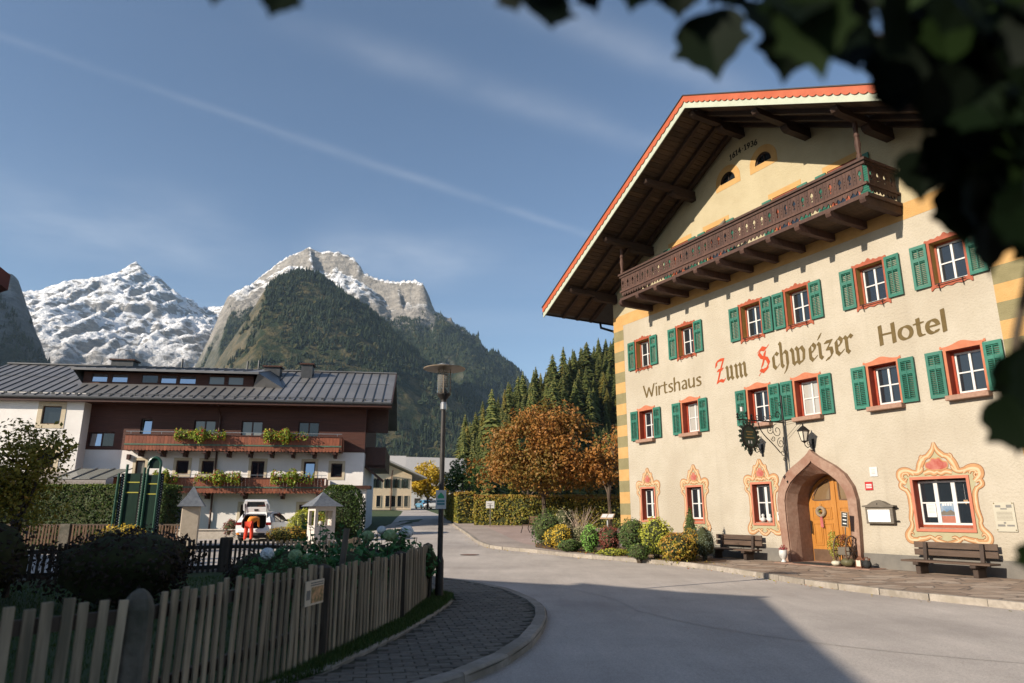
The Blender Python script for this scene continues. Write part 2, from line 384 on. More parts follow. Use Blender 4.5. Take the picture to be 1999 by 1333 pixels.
# ---- roof
roof = empty("roof", parent=hotel)
OV, EL, EH = 2.7, 9.6, .30
def soff(x): return RZ - SL * abs(x - AX)
rb = MB()
for sgn in (-1, 1):
    x1 = AX + sgn * EL; z1 = RZ - SL * EL
    P = [(AX, -OV, RZ + .03), (x1, -OV, z1 + .03), (x1, D + 1.5, z1 + .03), (AX, D + 1.5, RZ + .03)]
    Q = [(x, y, z + EH - .03) for x, y, z in P]
    rb.add(P + Q, [(0, 1, 2, 3), (7, 6, 5, 4), (0, 4, 5, 1), (1, 5, 6, 2), (2, 6, 7, 3)])
rb.build("roof_covering", "roof_dark", roof, fixn=True)
bd = MB().box(-.093, -OV + .02, 0, .093, 0.0, .028)
bme = None
for sgn in (-1, 1):
    for i in range(55):
        s_ = .1 + i * .199; x = AX + sgn * s_ * math.cos(math.atan(SL))
        if abs(x - AX) > EL - .1: continue
        if bme is None: o = bd.build("soffit_board", "soffit_wood", roof); bme = o.data
        else: o = link("soffit_board", bme, roof)
        o.location = (x, 0, soff(x)); o.rotation_euler = (0, sgn * math.atan(SL), 0)
for sgn in (-1, 1):
    for d in (.25, 1.0, 1.75):
        a = (AX, -d, RZ - .07); x1 = AX + sgn * (EL - .05); b = (x1, -d, soff(x1) - .07)
        MB().bar(a, b, .13, .15).build("rafter", "dark_wood", roof)
for k, x in enumerate([-10.93, -8.31, -5.7, -3.05, -.38, 2.27, 4.83]):
    z = soff(x) - .15
    m = MB()
    for (y0, y1, z0, z1, hwid) in ((-2.45, .1, z - .20, z, .11), (-1.15, .1, z - .38, z - .2, .125)):
        poly = [(y1, z0), (y0 + .16, z0), (y0 + .05, z0 + .05), (y0, z0 + .12), (y0, z1), (y1, z1)]
        n = len(poly)
        m.add([(x - hwid, p[0], p[1]) for p in poly] + [(x + hwid, p[0], p[1]) for p in poly],
              [tuple(range(n)), tuple(range(2 * n - 1, n - 1, -1))] + [(i, i + n, (i + 1) % n + n, (i + 1) % n) for i in range(n)])
    m.build("purlin", "dark_wood", roof, fixn=True)
def verge(name, mat, y0, y1, top, bot, scallop):
    for sgn in (-1, 1):
        n = 60; L = EL + .06; poly = [(AX, RZ + top)]
        xs = [AX + sgn * L * i / n for i in range(n + 1)]
        up = [(AX, RZ + top), (xs[-1], RZ - SL * L + top)]
        lo = []
        for i in range(n, -1, -1):
            t = L * i / n; dz = 0
            if scallop: dz = (-.035 if i % 2 else .035)
            lo.append((AX + sgn * t, RZ - SL * t + bot + dz))
        if scallop:   # rounded scallops
            lo = []
            for i in range(n * 4, -1, -1):
                t = L * i / (n * 4); ph = (i % 6) / 6
                lo.append((AX + sgn * t, RZ - SL * t + bot - .05 * abs(math.sin(PI * ph)) + (.012 if i % 6 == 0 else 0)))
        poly = up + lo
        m = MB(); plate(m, [poly if sgn > 0 else poly[::-1]], y0, y1)
        m.build(name, mat, roof, fixn=True)
verge("verge_board", "verge_pale", -OV - .035, -OV, .16, -.13, False)
verge("scalloped_board", "verge_red", -OV - .075, -OV - .038, .33, .12, True)
for sgn in (-1, 1):
    x1 = AX + sgn * (EL + .08)
    MB().bar((AX, -OV - .04, RZ + .345), (x1, -OV - .04, RZ - SL * (EL + .08) + .345), .14, .03).build("verge_flashing", "roof_dark", roof)
    MB().tube([(x1 + sgn * .03, -OV, RZ - SL * EL + .05), (x1 + sgn * .03, D, RZ - SL * EL + .05)], .075, 8).build("gutter", "iron", roof)
MB().tube([(U0 - 1.35, .25, 10.2), (U0 - 1.3, .25, 9.95), (U0 - .35, .25, 9.55), (U0 - .12, .25, 9.3), (U0 - .12, .25, .2)], .055, 8).build("downpipe", "iron", hotel)

# ---- balcony
balc = empty("balcony", parent=hotel)
BX0, BX1, BY = -8.62, 2.32, -1.48
for i in range(11):
    x = BX0 + .1 + i * (BX1 - BX0 - .2) / 10; m = MB()
    poly = [(.02, 9.70), (BY - .0, 9.70), (BY - .12, 9.76), (BY - .16, 9.84), (BY - .12, 9.92), (.02, 9.92)]; n = len(poly)
    m.add([(x - .085, p[0], p[1]) for p in poly] + [(x + .085, p[0], p[1]) for p in poly], [tuple(range(n)), tuple(range(2 * n - 1, n - 1, -1))] + [(k, k + n, (k + 1) % n + n, (k + 1) % n) for k in range(n)])
    m.build("beam", "balcony_wood", balc, fixn=True)
for i in range(7):
    MB().box(BX0, BY + .02 + i * .208, 9.925, BX1, BY + .22 + i * .208, 9.965).build("floor_board", "soffit_wood", balc)
MB().box(BX0 - .03, BY - .06, 9.93, BX1 + .03, BY + .06, 10.04).build("bottom_rail", "balcony_wood", balc)
MB().box(BX0 - .02, BY - .05, 10.29, BX1 + .02, BY + .045, 10.36).build("middle_rail", "balcony_wood", balc)
MB().box(BX0 - .06, BY - .09, 11.0, BX1 + .06, BY + .08, 11.075).build("handrail", "balcony_wood", balc)
MB().box(BX0 - .02, BY - .05, 10.90, BX1 + .02, BY + .045, 10.97).build("upper_rail", "balcony_wood", balc)
def cut_board(w, heart):
    m = MB(); h0, h1 = 10.365, 10.895; e = w / 2 - .004
    tul = [(0, 10.52), (.022, 10.57), (.018, 10.63), (.05, 10.60), (.058, 10.67), (.03, 10.72), (.03, 10.77), (.012, 10.74), (0, 10.80)]
    tul = tul + [(-x, z) for x, z in tul[-2:0:-1]]
    hrt = [(0, 10.45), (.03, 10.48), (.03, 10.51), (.012, 10.53), (0, 10.51)]; hrt = hrt + [(-x, z) for x, z in hrt[-2:0:-1]]
    dia = lambda z: [(0, z - .03), (.014, z), (0, z + .03), (-.014, z)]
    hl = [tul, hrt] if heart else [dia(10.52), dia(10.62), dia(10.72)]
    plate(m, [rect(-e, e, h0, h1)] + hl, -.014, .014); return m
b1 = cut_board(.208, True); b2 = cut_board(.104, False); me1 = me2 = None
def skirt(w):
    m = MB(); plate(m, [[(-w / 2 + .002, 10.288), (-w / 2 + .002, 10.2), (-w / 4, 10.15), (0, 10.10), (w / 4, 10.15), (w / 2 - .002, 10.2), (w / 2 - .002, 10.288)][::-1]], -.014, .014); return m
sk = skirt(.156); sme = None
nb = 35
for i in range(nb):
    x0 = BX0 + .05 + i * .312
    for me_, mb_, off, k in ((me1, b1, .106, 1), (me2, b2, .262, 2)):
        x = x0 + off
        if x > BX1 - .05: continue
        if me_ is None:
            o = mb_.build("board", "balcony_wood", balc, fixn=True)
            if k == 1: me1 = o.data
            else: me2 = o.data
        else: o = link("board", me_, balc)
        o.location = (x, BY, 0)
    for off in (.078, .234):
        if x0 + off > BX1 - .05: continue
        if sme is None: o = sk.build("scalloped_board", "balcony_wood", balc, fixn=True); sme = o.data
        else: o = link("scalloped_board", sme, balc)
        o.location = (x0 + off, BY, 0)
for x in (BX0 + .02, BX1 - .02):
    for z0, z1, w in ((9.93, 10.04, .1), (10.29, 10.36, .08), (10.90, 10.97, .08), (11.0, 11.07, .15)):
        MB().box(x - w / 2, BY + .09, z0, x + w / 2, -.002, z1).build("side_rail", "balcony_wood", balc)
    for i in range(4):
        o = link("board", me1, balc); o.location = (x, BY + .24 + i * .3, 0); o.rotation_euler = (0, 0, PI / 2)
        o = link("board", me2, balc); o.location = (x, BY + .39 + i * .3, 0); o.rotation_euler = (0, 0, PI / 2)
        for q in (.2, .36):
            o = link("scalloped_board", sme, balc); o.location = (x, BY + q + i * .3, 0); o.rotation_euler = (0, 0, PI / 2)
for x in (BX0 + .12, BX1 - .12):
    zt = soff(x) - .34
    m = MB(); m.lathe([(.07, 11.07), (.075, 11.2), (.05, 11.25), (.06, 11.35), (.085, 11.55), (.055, 11.75), (.075, 11.8), (.06, 11.9), (.075, min(zt, 12.4) - .02), (.075, zt + .02)], 8, (x, BY, 0))
    m.build("carved_post", "balcony_wood", balc, smooth=False)
# attic windows opening onto the balcony, with ochre surrounds
for c, w in ATT:
    aw = empty("window", (c, 0, 0), parent=hotel)
    plate(MB(), [rect(-w / 2 - .16, w / 2 + .16, 9.99, 12.22), rect(-w / 2 + .002, w / 2 - .002, 10.01, 12.02)], -.008, 0).build("painted_surround", "ochre_paint", aw, fixn=True)
    plate(MB(), [rect(-w / 2, w / 2, 10.0, 12.02), rect(-w / 2 + .07, w / 2 - .07, 10.07, 11.95)], .02, .16).build("frame", "frame_red", aw, fixn=True)
    for s in (-1, 1):
        plate(MB(), [rect(min(s * .01, s * (w / 2 - .08)), max(s * .01, s * (w / 2 - .08)), 10.08, 11.94), rect(min(s * .07, s * (w / 2 - .14)), max(s * .07, s * (w / 2 - .14)), 10.16, 11.87)], .1, .15).build("sash", "frame_red", aw, fixn=True)
        MB().box(min(s * .06, s * (w / 2 - .13)), .12, 10.15, max(s * .06, s * (w / 2 - .13)), .13, 11.88).build("pane", "pane", aw)
        shm = MB().box(-.19, -.02, 10.02, .19, .02, 12.0)
        for k in range(24): shm.bar((-.13, -.028, 10.15 + k * .074), (.13, -.028, 10.15 + k * .074), .012, .05, (0, -.6, 1))
        o = shm.build("shutter", "shutter_green", aw); o.location = (s * (w / 2 + .22), -.05, 0)
# arched attic lights
for c in (-3.9, -2.24):
    aw = empty("arched_window", (c, 0, 0), parent=hotel)
    ring = [(.36, 13.5)] + arc(0, 13.5, .36, .39, 0, PI, 12)[1:-1] + [(-.36, 13.5)]
    out = [(.60, 13.28)] + arc(0, 13.55, .60, .60, 0, PI, 14) + [(-.60, 13.28)]
    plate(MB(), [out, ring], -.008, 0).build("painted_surround", "ochre_paint", aw, fixn=True)
    inn = [(.30, 13.54)] + arc(0, 13.54, .30, .31, 0, PI, 12)[1:-1] + [(-.30, 13.54)]
    plate(MB(), [ring, inn], .05, .12).build("frame", "dark_wood", aw, fixn=True)
    m = MB(); v, f = filled([ring], .1); m.add(v, f).build("pane", "pane", aw)
    m = MB(); n = len(ring); m.add([(x, 0, z) for x, z in ring] + [(x, .3, z) for x, z in ring], [(i, (i + 1) % n, (i + 1) % n + n, i + n) for i in range(n)]).build("reveal", "dark_wood", aw)
    MB().box(-.015, .06, 13.5, .015, .1, 13.86).build("glazing_bar", "dark_wood", aw)

# ---- windows
def reveal(w, z0, z1, depth, mat, aw):
    x = w / 2
    v = [(-x, 0, z0), (x, 0, z0), (x, 0, z1), (-x, 0, z1), (-x, depth, z0), (x, depth, z0), (x, depth, z1), (-x, depth, z1)]
    MB().add(v, [(0, 1, 5, 4), (1, 2, 6, 5), (2, 3, 7, 6), (3, 0, 4, 7)]).build("reveal", mat, aw)
def sashes(aw, w, z0, z1, y, cols, pane="pane", t=.05, rows=2):
    """white casements: frame, glazing bars, a pane of its own in every field"""
    plate(MB(), [rect(-w / 2, w / 2, z0, z1), rect(-w / 2 + .045, w / 2 - .045, z0 + .05, z1 - .05)], y - .01, y + .06).build("sash_frame", "sash_white", aw, fixn=True)
    n = len(cols) - 1; zm = (z0 + z1) / 2
    for i in range(1, n):
        x = cols[i] * w; MB().box(x - t, y - .018, z0 + .04, x + t, y + .05, z1 - .04).build("mullion", "sash_white", aw)
    for i in range(n):
        x0, x1 = cols[i] * w + t * .8, cols[i + 1] * w - t * .8
        MB().box(x0 - .02, y - .008, zm - .018, x1 + .02, y + .045, zm + .018).build("glazing_bar", "sash_white", aw)
        for a, b in ((z0 + .05, zm - .018), (zm + .018, z1 - .05)):
            MB().box(x0 - .02, y + .018, a, x1 + .02, y + .024, b).build("pane", pane, aw)
def shutter(aw, s, w, z0, z1, sw=.44):
    m = MB(); h = sw / 2
    plate(m, [rect(-h, h, z0 - .03, z1 + .03), rect(-h + .07, h - .07, z0 + .06, z1 - .42), rect(-h + .07, h - .07, z1 - .32, z1 - .06)], -.02, .02)
    for a, b in ((z0 + .06, z1 - .42), (z1 - .32, z1 - .06)):
        n = int((b - a) / .05)
        for k in range(n):
            z = a + (k + .5) * (b - a) / n; m.bar((-h + .06, 0, z), (h - .06, 0, z), .034, .008, (0, -1, .9))
    m.box(-.012, -.03, z0 + .1, .012, -.016, z1 - .1)
    o = m.build("shutter", "shutter_green", aw, fixn=False); o.location = (s * (w / 2 + h + .075), -.055, 0)
    o.rotation_euler = (0, 0, s * -.035)
def crest(xw, z, kind):
    """upper edge of the window surround"""
    pts = []
    n = 40
    for i in range(n + 1):
        t = -1 + 2 * i / n; a = abs(t)
        if kind == 'U': dz = .05 + .012 * math.cos(6 * PI * t) + (.075 * math.exp(-(t / .16) ** 2)) + .02 * math.exp(-((a - .3) / .05) ** 2)
        else: dz = .045 + .10 * math.exp(-(t / .42) ** 2) + (.03 if a > .93 else 0)
        pts.append((t * xw, z + dz))
    return pts
def upper_window(c, pane):
    aw = empty("window", (c, 0, 0), parent=hotel); w, z0, z1 = .84, 7.47, 8.62
    top = crest(.53, z1 + .05, 'U')
    low = [(t * .53, z0 - .12 - .018 * math.cos(4 * PI * t) - (.03 if abs(t) > .9 else 0)) for t in [1 - 2 * i / 30 for i in range(31)]]
    out = [(-.49, z0 - .02), (-.53, z0 - .05)] + low[::-1] + [(.53, z0 - .05), (.49, z0 - .02), (.49, z1 + .03), (.55, z1 + .05)] + top[::-1] + [(-.55, z1 + .05), (-.49, z1 + .03)]
    plate(MB(), [out, rect(-w / 2, w / 2, z0, z1)], -.03, 0).build("surround", "frame_red", aw, fixn=True)
    reveal(w, z0, z1, .30, "reveal_ochre", aw)
    plate(MB(), [rect(-w / 2, w / 2, z0, z1), rect(-w / 2 + .05, w / 2 - .05, z0 + .05, z1 - .05)], .2, .3).build("inner_frame", "frame_red", aw, fixn=True)
    sashes(aw, w - .1, z0 + .05, z1 - .05, .25, (-.5, 0, .5), pane, .028)
    for s in (-1, 1): shutter(aw, s, w, z0, z1)
    m = MB(); m.bar((-.38, -.1, z0 - .03), (.38, -.1, z0 - .03), .018, .018)
    for x in (-.3, .3): m.bar((x, 0, z0 - .03), (x, -.1, z0 - .03), .014, .014); m.bar((x, -.09, z0 - .03), (x, -.03, z0 - .22), .014, .014)
    m.build("flower_box_holder", "iron", aw)
def lower_window(c, pane):
    aw = empty("window", (c, 0, 0), parent=hotel); w, z0, z1 = .84, 4.50, 5.65
    top = crest(.56, z1 + .06, 'L')
    out = [(-.49, z0 - .02), (.49, z0 - .02), (.49, z1 + .06), (.57, z1 + .07)] + top[::-1] + [(-.57, z1 + .07), (-.49, z1 + .06)]
    plate(MB(), [out, rect(-w / 2, w / 2, z0, z1)], -.022, 0).build("surround", "frame_orange", aw, fixn=True)
    reveal(w, z0, z1, .32, "reveal_red", aw)
    plate(MB(), [rect(-w / 2, w / 2, z0, z1), rect(-w / 2 + .05, w / 2 - .05, z0 + .05, z1 - .05)], .22, .32).build("inner_frame", "reveal_red", aw, fixn=True)
    sashes(aw, w - .1, z0 + .05, z1 - .05, .27, (-.5, 0, .5), pane, .028)
    MB().box(-.52, -.20, z0 - .15, .52, .02, z0 - .021).build("sill", "sill_stone", aw, bevel=.012)
    for s in (-1, 1): shutter(aw, s, w, z0, z1)
for i, c in enumerate(WX):
    upper_window(c, "pane"); lower_window(c, "pane_curtain" if i in (1, 3) else "pane")
def ground_window(c, w, z0, z1, cols):
    aw = empty("window", (c, 0, 0), parent=hotel); iw, a, b = w - .14, z0 + .07, z1 - .07
    plate(MB(), [rect(-w / 2, w / 2, z0, z1), rect(-iw / 2, iw / 2, a, b)], -.035, 0).build("surround", "frame_pink", aw, fixn=True)
    reveal(iw, a, b, .30, "reveal_red", aw)
    sashes(aw, iw - .02, a + .1, b - .04, .2, cols, "pane", .05)
    MB().box(-iw / 2, .02, a, iw / 2, .3, a + .03).build("inner_sill", "sill_stone", aw)
    MB().box(-iw / 2, .19, a + .03, iw / 2, .26, a + .1).build("bottom_rail", "frame_red", aw)
    return aw
for c, w, a, b in GW[:3]: ground_window(c, w, a, b, (-.5, 0, .5))
gw4 = ground_window(*GW[3], (-.5, -.165, .165, .5))

# painted baroque ornament round the ground-floor windows (a mural: flat paint, a few mm on the wall)
def smooth(pts, k=7):
    P = [pts[0]] + list(pts) + [pts[-1]]; out = []
    for i in range(1, len(P) - 2):
        for j in range(k):
            t = j / k; r = []
            for q in (0, 1):
                a, b, c, d = P[i - 1][q], P[i][q], P[i + 1][q], P[i + 2][q]
                r.append(.5 * ((2 * b) + (c - a) * t + (2 * a - 5 * b + 4 * c - d) * t * t + (3 * b - a - 3 * c + d) * t ** 3))
            out.append(tuple(r))
    return out + [tuple(pts[-1])]
def ribbon(mb, pts, w0, w1, y, wmid=None, off=0.0):
    pts = smooth(pts); n = len(pts); L = []; R_ = []
    for i, p in enumerate(pts):
        a, b = pts[max(i - 1, 0)], pts[min(i + 1, n - 1)]; dx, dz = b[0] - a[0], b[1] - a[1]; l = math.hypot(dx, dz) or 1
        t = i / (n - 1); w = w0 + (w1 - w0) * t
        if wmid is not None: w = w + (wmid - (w0 + w1) / 2) * math.sin(PI * t)
        nx, nz = -dz / l, dx / l; cx_, cz_ = p[0] + nx * off * w, p[1] + nz * off * w
        L.append((cx_ + nx * w / 2, y, cz_ + nz * w / 2)); R_.append((cx_ - nx * w / 2, y, cz_ - nz * w / 2))
    mb.add(L + R_, [(i, i + 1, n + i + 1, n + i) for i in range(n - 1)])
def spiral(cx_, cz_, r0, r1, a0, turns, n=9):
    return [(cx_ + (r0 + (r1 - r0) * i / n) * math.cos(a0 + turns * 2 * PI * i / n), cz_ + (r0 + (r1 - r0) * i / n) * math.sin(a0 + turns * 2 * PI * i / n)) for i in range(n + 1)]
def ornament(c, w, z0, z1, big):
    aw = empty("painted_ornament", (c, 0, 0), parent=hotel); a = w / 2; h = z1 - z0; m_ = .30 if big else .26
    k = 1.0 if big else .8
    # field
    fld = [(a + .10 * k, z0 + .2), (a + .19 * k, z0 - .02), (a + .12 * k, z0 - .19), (a * .55, z0 - .2 * k), (0, z0 - .25 * k)]
    fr = [(a + .07 * k, z0 + h * .55), (a + .14 * k, z1 - .12), (a + .18 * k, z1 + .08), (a * .75, z1 + .16), (a * .4, z1 + .2), (0, z1 + .62 * k + .08)]
    right = smooth(fld[::-1] + fr, 5)
    poly = right + [(-x, z) for x, z in right[::-1]][1:-1]
    v, f = filled([poly, rect(-a + .01, a - .01, z0 + .01, z1 - .01)], -.004); MB().add(v, f).build("field", "orn_green", aw)
    strokes = []
    S = lambda pts, *ws: strokes.append((pts, ws))
    for s in (-1, 1):
        X = lambda x: s * x
        # side S-scroll
        S([(X(a + .16 * k), z1 - .30), (X(a + .08 * k), z1 - .46), (X(a + .07 * k), z0 + h * .42), (X(a + .12 * k), z0 + h * .22), (X(a + .08), z0 + h * .16)], .07 * k, .04 * k, .085 * k)
        S([(X(a + .10 * k), z0 + h * .2), (X(a + .12 * k), z0 + h * .08), (X(a + .25 * k), z0 - .08), (X(a + .20 * k), z0 - .22), (X(a - .02), z0 - .22), (X(a - .08), z0 - .15)], .04 * k, .07 * k, .12 * k)
        S([(X(a - .02), z0 - .20), (X(a * .72), z0 - .17), (X(a * .55), z0 - .13), (X(a * .5), z0 - .18)], .09 * k, .03, .07 * k)
        S([(X(a * .52), z0 - .12), (X(a * .38), z0 - .20), (X(a * .12), z0 - .27), (X(0.0), z0 - .27)], .03, .05, .08 * k)
        S([(X(a * .40), z0 - .2), (X(a * .28), z0 - .12), (X(a * .16), z0 - .14)], .06 * k, .02)
        # corner shell
        S([(X(a + .12 * k), z1 - .34), (X(a + .27 * k), z1 - .24), (X(a + .24 * k), z1 - .13), (X(a + .14 * k), z1 - .17)], .05 * k, .03, .085 * k)
        S([(X(a + .12 * k), z1 - .16), (X(a + .26 * k), z1 - .02), (X(a + .25 * k), z1 + .12), (X(a + .12 * k), z1 + .17), (X(a - .04), z1 + .14), (X(a - .12), z1 + .06)], .08 * k, .05, .15 * k)
        S([(X(a + .20 * k), z1 + .02), (X(a + .16 * k), z1 + .10), (X(a + .06), z1 + .10), (X(a + .02), z1 + .03)], .03, .03, .05)
        S([(X(a - .06), z1 + .14), (X(a * .74), z1 + .11), (X(a * .58), z1 + .15), (X(a * .5), z1 + .24)], .08 * k, .05, .09 * k)
        # crest
        q = .40 * k if big else .30 * k
        S([(X(q + .10), z1 + .10), (X(q + .06), z1 + .22), (X(q), z1 + .36), (X(q * .75), z1 + .48), (X(q * .42), z1 + .52)], .09 * k, .06, .13 * k)
        S([(X(q * .55), z1 + .50), (X(q * .28), z1 + .60), (X(q * .12), z1 + .70), (X(.01), z1 + .80 * k + .06)], .10 * k, .02, .09 * k)
        S(spiral(X(q * .85), z1 + .46, .075, .02, PI / 2, s * -1.0), .05 * k, .02)
        S([(X(q * .9), z1 + .08), (X(q * .5), z1 + .12), (X(q * .2), z1 + .08), (X(0), z1 + .12)], .07, .05, .10 * k)
        S(spiral(X(a + .18 * k), z1 - .02, .09 * k, .02, 0, s * .9), .04, .015)
        S(spiral(X(a + .13 * k), z0 - .08, .09 * k, .02, -PI / 2, s * .8), .04, .015)
    for mat, nm, y, scale, off in (("orn_line", "outline", -.007, 1.32, 0), ("orn_gold", "scroll", -.010, 1.0, 0), ("orn_light", "highlight", -.013, .34, .22)):
        mb = MB(); yy = y
        for pts, ws in strokes:
            ww = [q * 1.32 for q in ws]; add = .026 if nm == "outline" else 0
            ribbon(mb, pts, ww[0] * (scale if nm != "outline" else 1) + add, ww[1] * (scale if nm != "outline" else 1) + add, yy, (ww[2] * (scale if nm != "outline" else 1) + add) if len(ww) > 2 else None, off); yy -= .00004
        mb.build(nm, mat, aw)
    q = (.27 if big else .15)
    car = [(0, z1 + .16), (q * .5, z1 + .16), (q, z1 + .22), (q * 1.02, z1 + .34), (q * .6, z1 + .38), (q * .35, z1 + .46)]
    r = smooth(car + [(0, z1 + .44)], 5); poly = r + [(-x, z) for x, z in r[::-1]][1:-1]
    v, f = filled([poly], -.0165); MB().add(v, f).build("cartouche", "orn_red", aw)
    mb = MB(); ribbon(mb, poly + [poly[0]], .028, .028, -.018); mb.build("cartouche_rim", "orn_gold", aw)
for c, w, a, b in GW[:3]: ornament(c, w, a, b, False)
ornament(*GW[3], True)

# ---- painted lettering: broad-nib strokes
def hull(P):
    P = sorted(set((round(x, 5), round(y, 5)) for x, y in P)); lo, up = [], []
    cr = lambda o, a, b: (a[0] - o[0]) * (b[1] - o[1]) - (a[1] - o[1]) * (b[0] - o[0])
    for p in P:
        while len(lo) > 1 and cr(lo[-2], lo[-1], p) <= 0: lo.pop()
        lo.append(p)
    for p in P[::-1]:
        while len(up) > 1 and cr(up[-2], up[-1], p) <= 0: up.pop()
        up.append(p)
    return lo[:-1] + up[:-1]
EL_ = lambda cx_, cy_, rx, ry, a0, a1, n=14: [(cx_ + rx * math.cos(math.radians(a0 + (a1 - a0) * i / n)), cy_ + ry * math.sin(math.radians(a0 + (a1 - a0) * i / n))) for i in range(n + 1)]
ROMAN = {
 'W': (1.42, [[(0, 1.40), (.36, .02), (.68, 1.08), (1.0, .02), (1.34, 1.40)]]),
 'i': (.16, [[(0.05, 1), (.05, 0)], [(.04, 1.34), (.06, 1.38)]]),
 'r': (.46, [[(.05, 1), (.05, 0)], [(.06, .62), (.18, .88), (.34, .96), (.44, .92)]]),
 't': (.42, [[(.14, 1.28), (.14, .22), (.22, .05), (.38, .05)], [(-.06, .95), (.38, .95)]]),
 's': (.52, [[(.46, .86), (.30, .96), (.12, .88), (.08, .72), (.26, .54), (.44, .40), (.47, .18), (.3, .03), (.06, .1)]]),
 'h': (.70, [[(.05, 1.5), (.05, 0)], [(.06, .64), (.22, .90), (.44, .95), (.60, .78), (.61, 0)]]),
 'a': (.62, [[(.10, .84), (.28, .96), (.48, .86), (.53, .6), (.53, 0)], [(.52, .56), (.22, .48), (.07, .26), (.16, .05), (.34, .04), (.52, .2)]]),
 'u': (.70, [[(.05, 1), (.05, .28), (.16, .05), (.36, .05), (.58, .28)], [(.60, 1), (.60, 0)]]),
 'H': (1.08, [[(.06, 1.42), (.06, 0)], [(.92, 1.42), (.92, 0)], [(.06, .74), (.92, .74)]]),
 'o': (.98, [EL_(.44, .5, .38, .46, 90, 450, 24)]),
 'e': (.86, [[(.08, .52), (.72, .55)] + EL_(.41, .5, .33, .46, 8, 318, 20)[0:]]),
 'l': (.18, [[(.06, 1.52), (.06, 0)]]),
 '1': (.5, [[(.02, 1.1), (.2, 1.35), (.2, 0)], [(0, 0), (.4, 0)]]), '6': (.75, [[(.5, 1.35), (.15, .9), (.06, .45)] + EL_(.33, .4, .27, .38, 180, 540, 16)]),
 '4': (.75, [[(.4, 1.35), (.02, .45), (.6, .45)], [(.42, .9), (.42, 0)]]), '9': (.75, [EL_(.33, .95, .26, .36, 0, 360, 16) + [(.55, .6), (.2, 0)]]),
 '3': (.68, [EL_(.25, 1.02, .25, .3, 140, -80, 10) + EL_(.27, .38, .28, .36, 80, -150, 12)]), '.': (.5, [[(.2, .65), (.24, .7)]]), ' ': (.4, []),
}
mn = lambda x: [(x, .93), (x + .10, .82), (x + .10, .16), (x + .22, .03)]
BLACK = {
 'u': (.82, [mn(0), [(.16, .1), (.44, .22)], mn(.40)]), 'm': (1.22, [mn(0), [(.12, .72), (.40, .95)], mn(.40), [(.52, .72), (.80, .95)], mn(.80)]),
 'c': (.56, [[(.10, .80), (.10, .2), (.26, .03), (.46, .2)], [(.10, .78), (.30, .96), (.46, .84)]]),
 'h': (.80, [[(.02, 1.52), (.10, 1.42), (.10, .16), (.2, .03)], [(.12, .70), (.36, .96), (.52, .82), (.52, .15), (.40, -.15), (.28, -.30)]]),
 'w': (1.16, [[(-.02, .98), (.10, .82), (.10, .16), (.22, .03)], [(.16, .1), (.46, .2)], [(.34, 1.0), (.46, .84), (.46, .14), (.56, .03)], [(.52, .06), (.82, .18), (.88, .7), (.74, .96), (.60, .9)]]),
 'e': (.60, [[(.10, .80), (.10, .2), (.26, .03), (.50, .2)], [(.10, .78), (.30, .96), (.46, .80), (.38, .60), (.12, .46)]]),
 'i': (.40, [mn(.02), [(.10, 1.18), (.24, 1.40)]]), 'z': (.60, [[(.06, .88), (.46, .90), (.14, .50), (.40, .48), (.44, .2), (.3, .0), (.06, -.08)]]),
 'r': (.60, [mn(0), [(.12, .72), (.32, .96), (.46, .84)]]), ' ': (.5, []),
 'Z': (.98, [[(.02, 1.10), (.10, 1.40), (.45, 1.50), (.80, 1.48), (.42, .78), (.22, .30), (.08, .02)], [(.16, .80), (.66, .84)], [(.04, -.02), (.36, .10), (.72, .0), (.80, .12)]]),
 'S': (1.06, [[(.86, 1.52), (.62, 1.34), (.34, 1.42), (.12, 1.18), (.30, .92), (.70, .78), (.84, .48), (.62, .16), (.34, .12), (.06, -.12)], [(.10, 1.30), (.36, 1.50), (.64, 1.40)], [(.30, .35), (.46, .7), (.60, 1.2)], [(.16, .16), (.44, .0), (.72, .18)]]),
}
def write(text, font, x0, x1, base, xh, nib, name, mats, y=-.006, arcp=0.0, stretch_to=True):
    """text from x0 to x1 on the wall, x-height xh"""
    adv = [font[c][0] for c in text]; gap = .16 if font is ROMAN else .04
    tot = sum(adv) + gap * (len(text) - 1); sx = (x1 - x0) / tot; x = 0; groups = {}
    for c, a in zip(text, adv):
        g = groups.setdefault(mats(c), MB())
        for st in font[c][1]:
            for i in range(len(st) - 1):
                P = []
                for q in (st[i], st[i + 1]):
                    X = x0 + (x + q[0]) * sx; Z = base + q[1] * xh
                    if arcp: Z += arcp * (1 - ((X - (x0 + x1) / 2) / ((x1 - x0) / 2)) ** 2)
                    w, t, an = nib; ca, sa = math.cos(an), math.sin(an)
                    for dx, dz in ((-w, -t), (w, -t), (w, t), (-w, t)): P.append((X + dx / 2 * ca - dz / 2 * sa, Z + dx / 2 * sa + dz / 2 * ca))
                hp = hull(P); yy = y - .000025 * len(g.f)
                g.add([(p[0], yy, p[1]) for p in hp], [tuple(range(len(hp)))])
        x += a + gap
    for m, g in groups.items(): g.build(name, m, hotel)
br = lambda c: "letter_brown"
write("Wirtshaus", ROMAN, -9.28, -5.96, 6.17, .355, (.085, .03, math.radians(14)), "lettering", br)
fr = lambda c: "letter_red" if c in "ZS" else "letter_brown"
write("Zum", BLACK, -5.17, -3.68, 6.14, .53, (.125, .022, math.radians(42)), "lettering", fr)
write("Schweizer", BLACK, -3.24, .38, 6.16, .55, (.125, .022, math.radians(42)), "lettering", fr)
write("Hotel", ROMAN, 1.16, 3.0, 6.18, .385, (.115, .035, math.radians(12)), "lettering", br)
write("1614.1936", ROMAN, -3.70, -2.40, 14.28, .155, (.05, .025, math.radians(10)), "lettering", lambda c: "iron", arcp=.07)

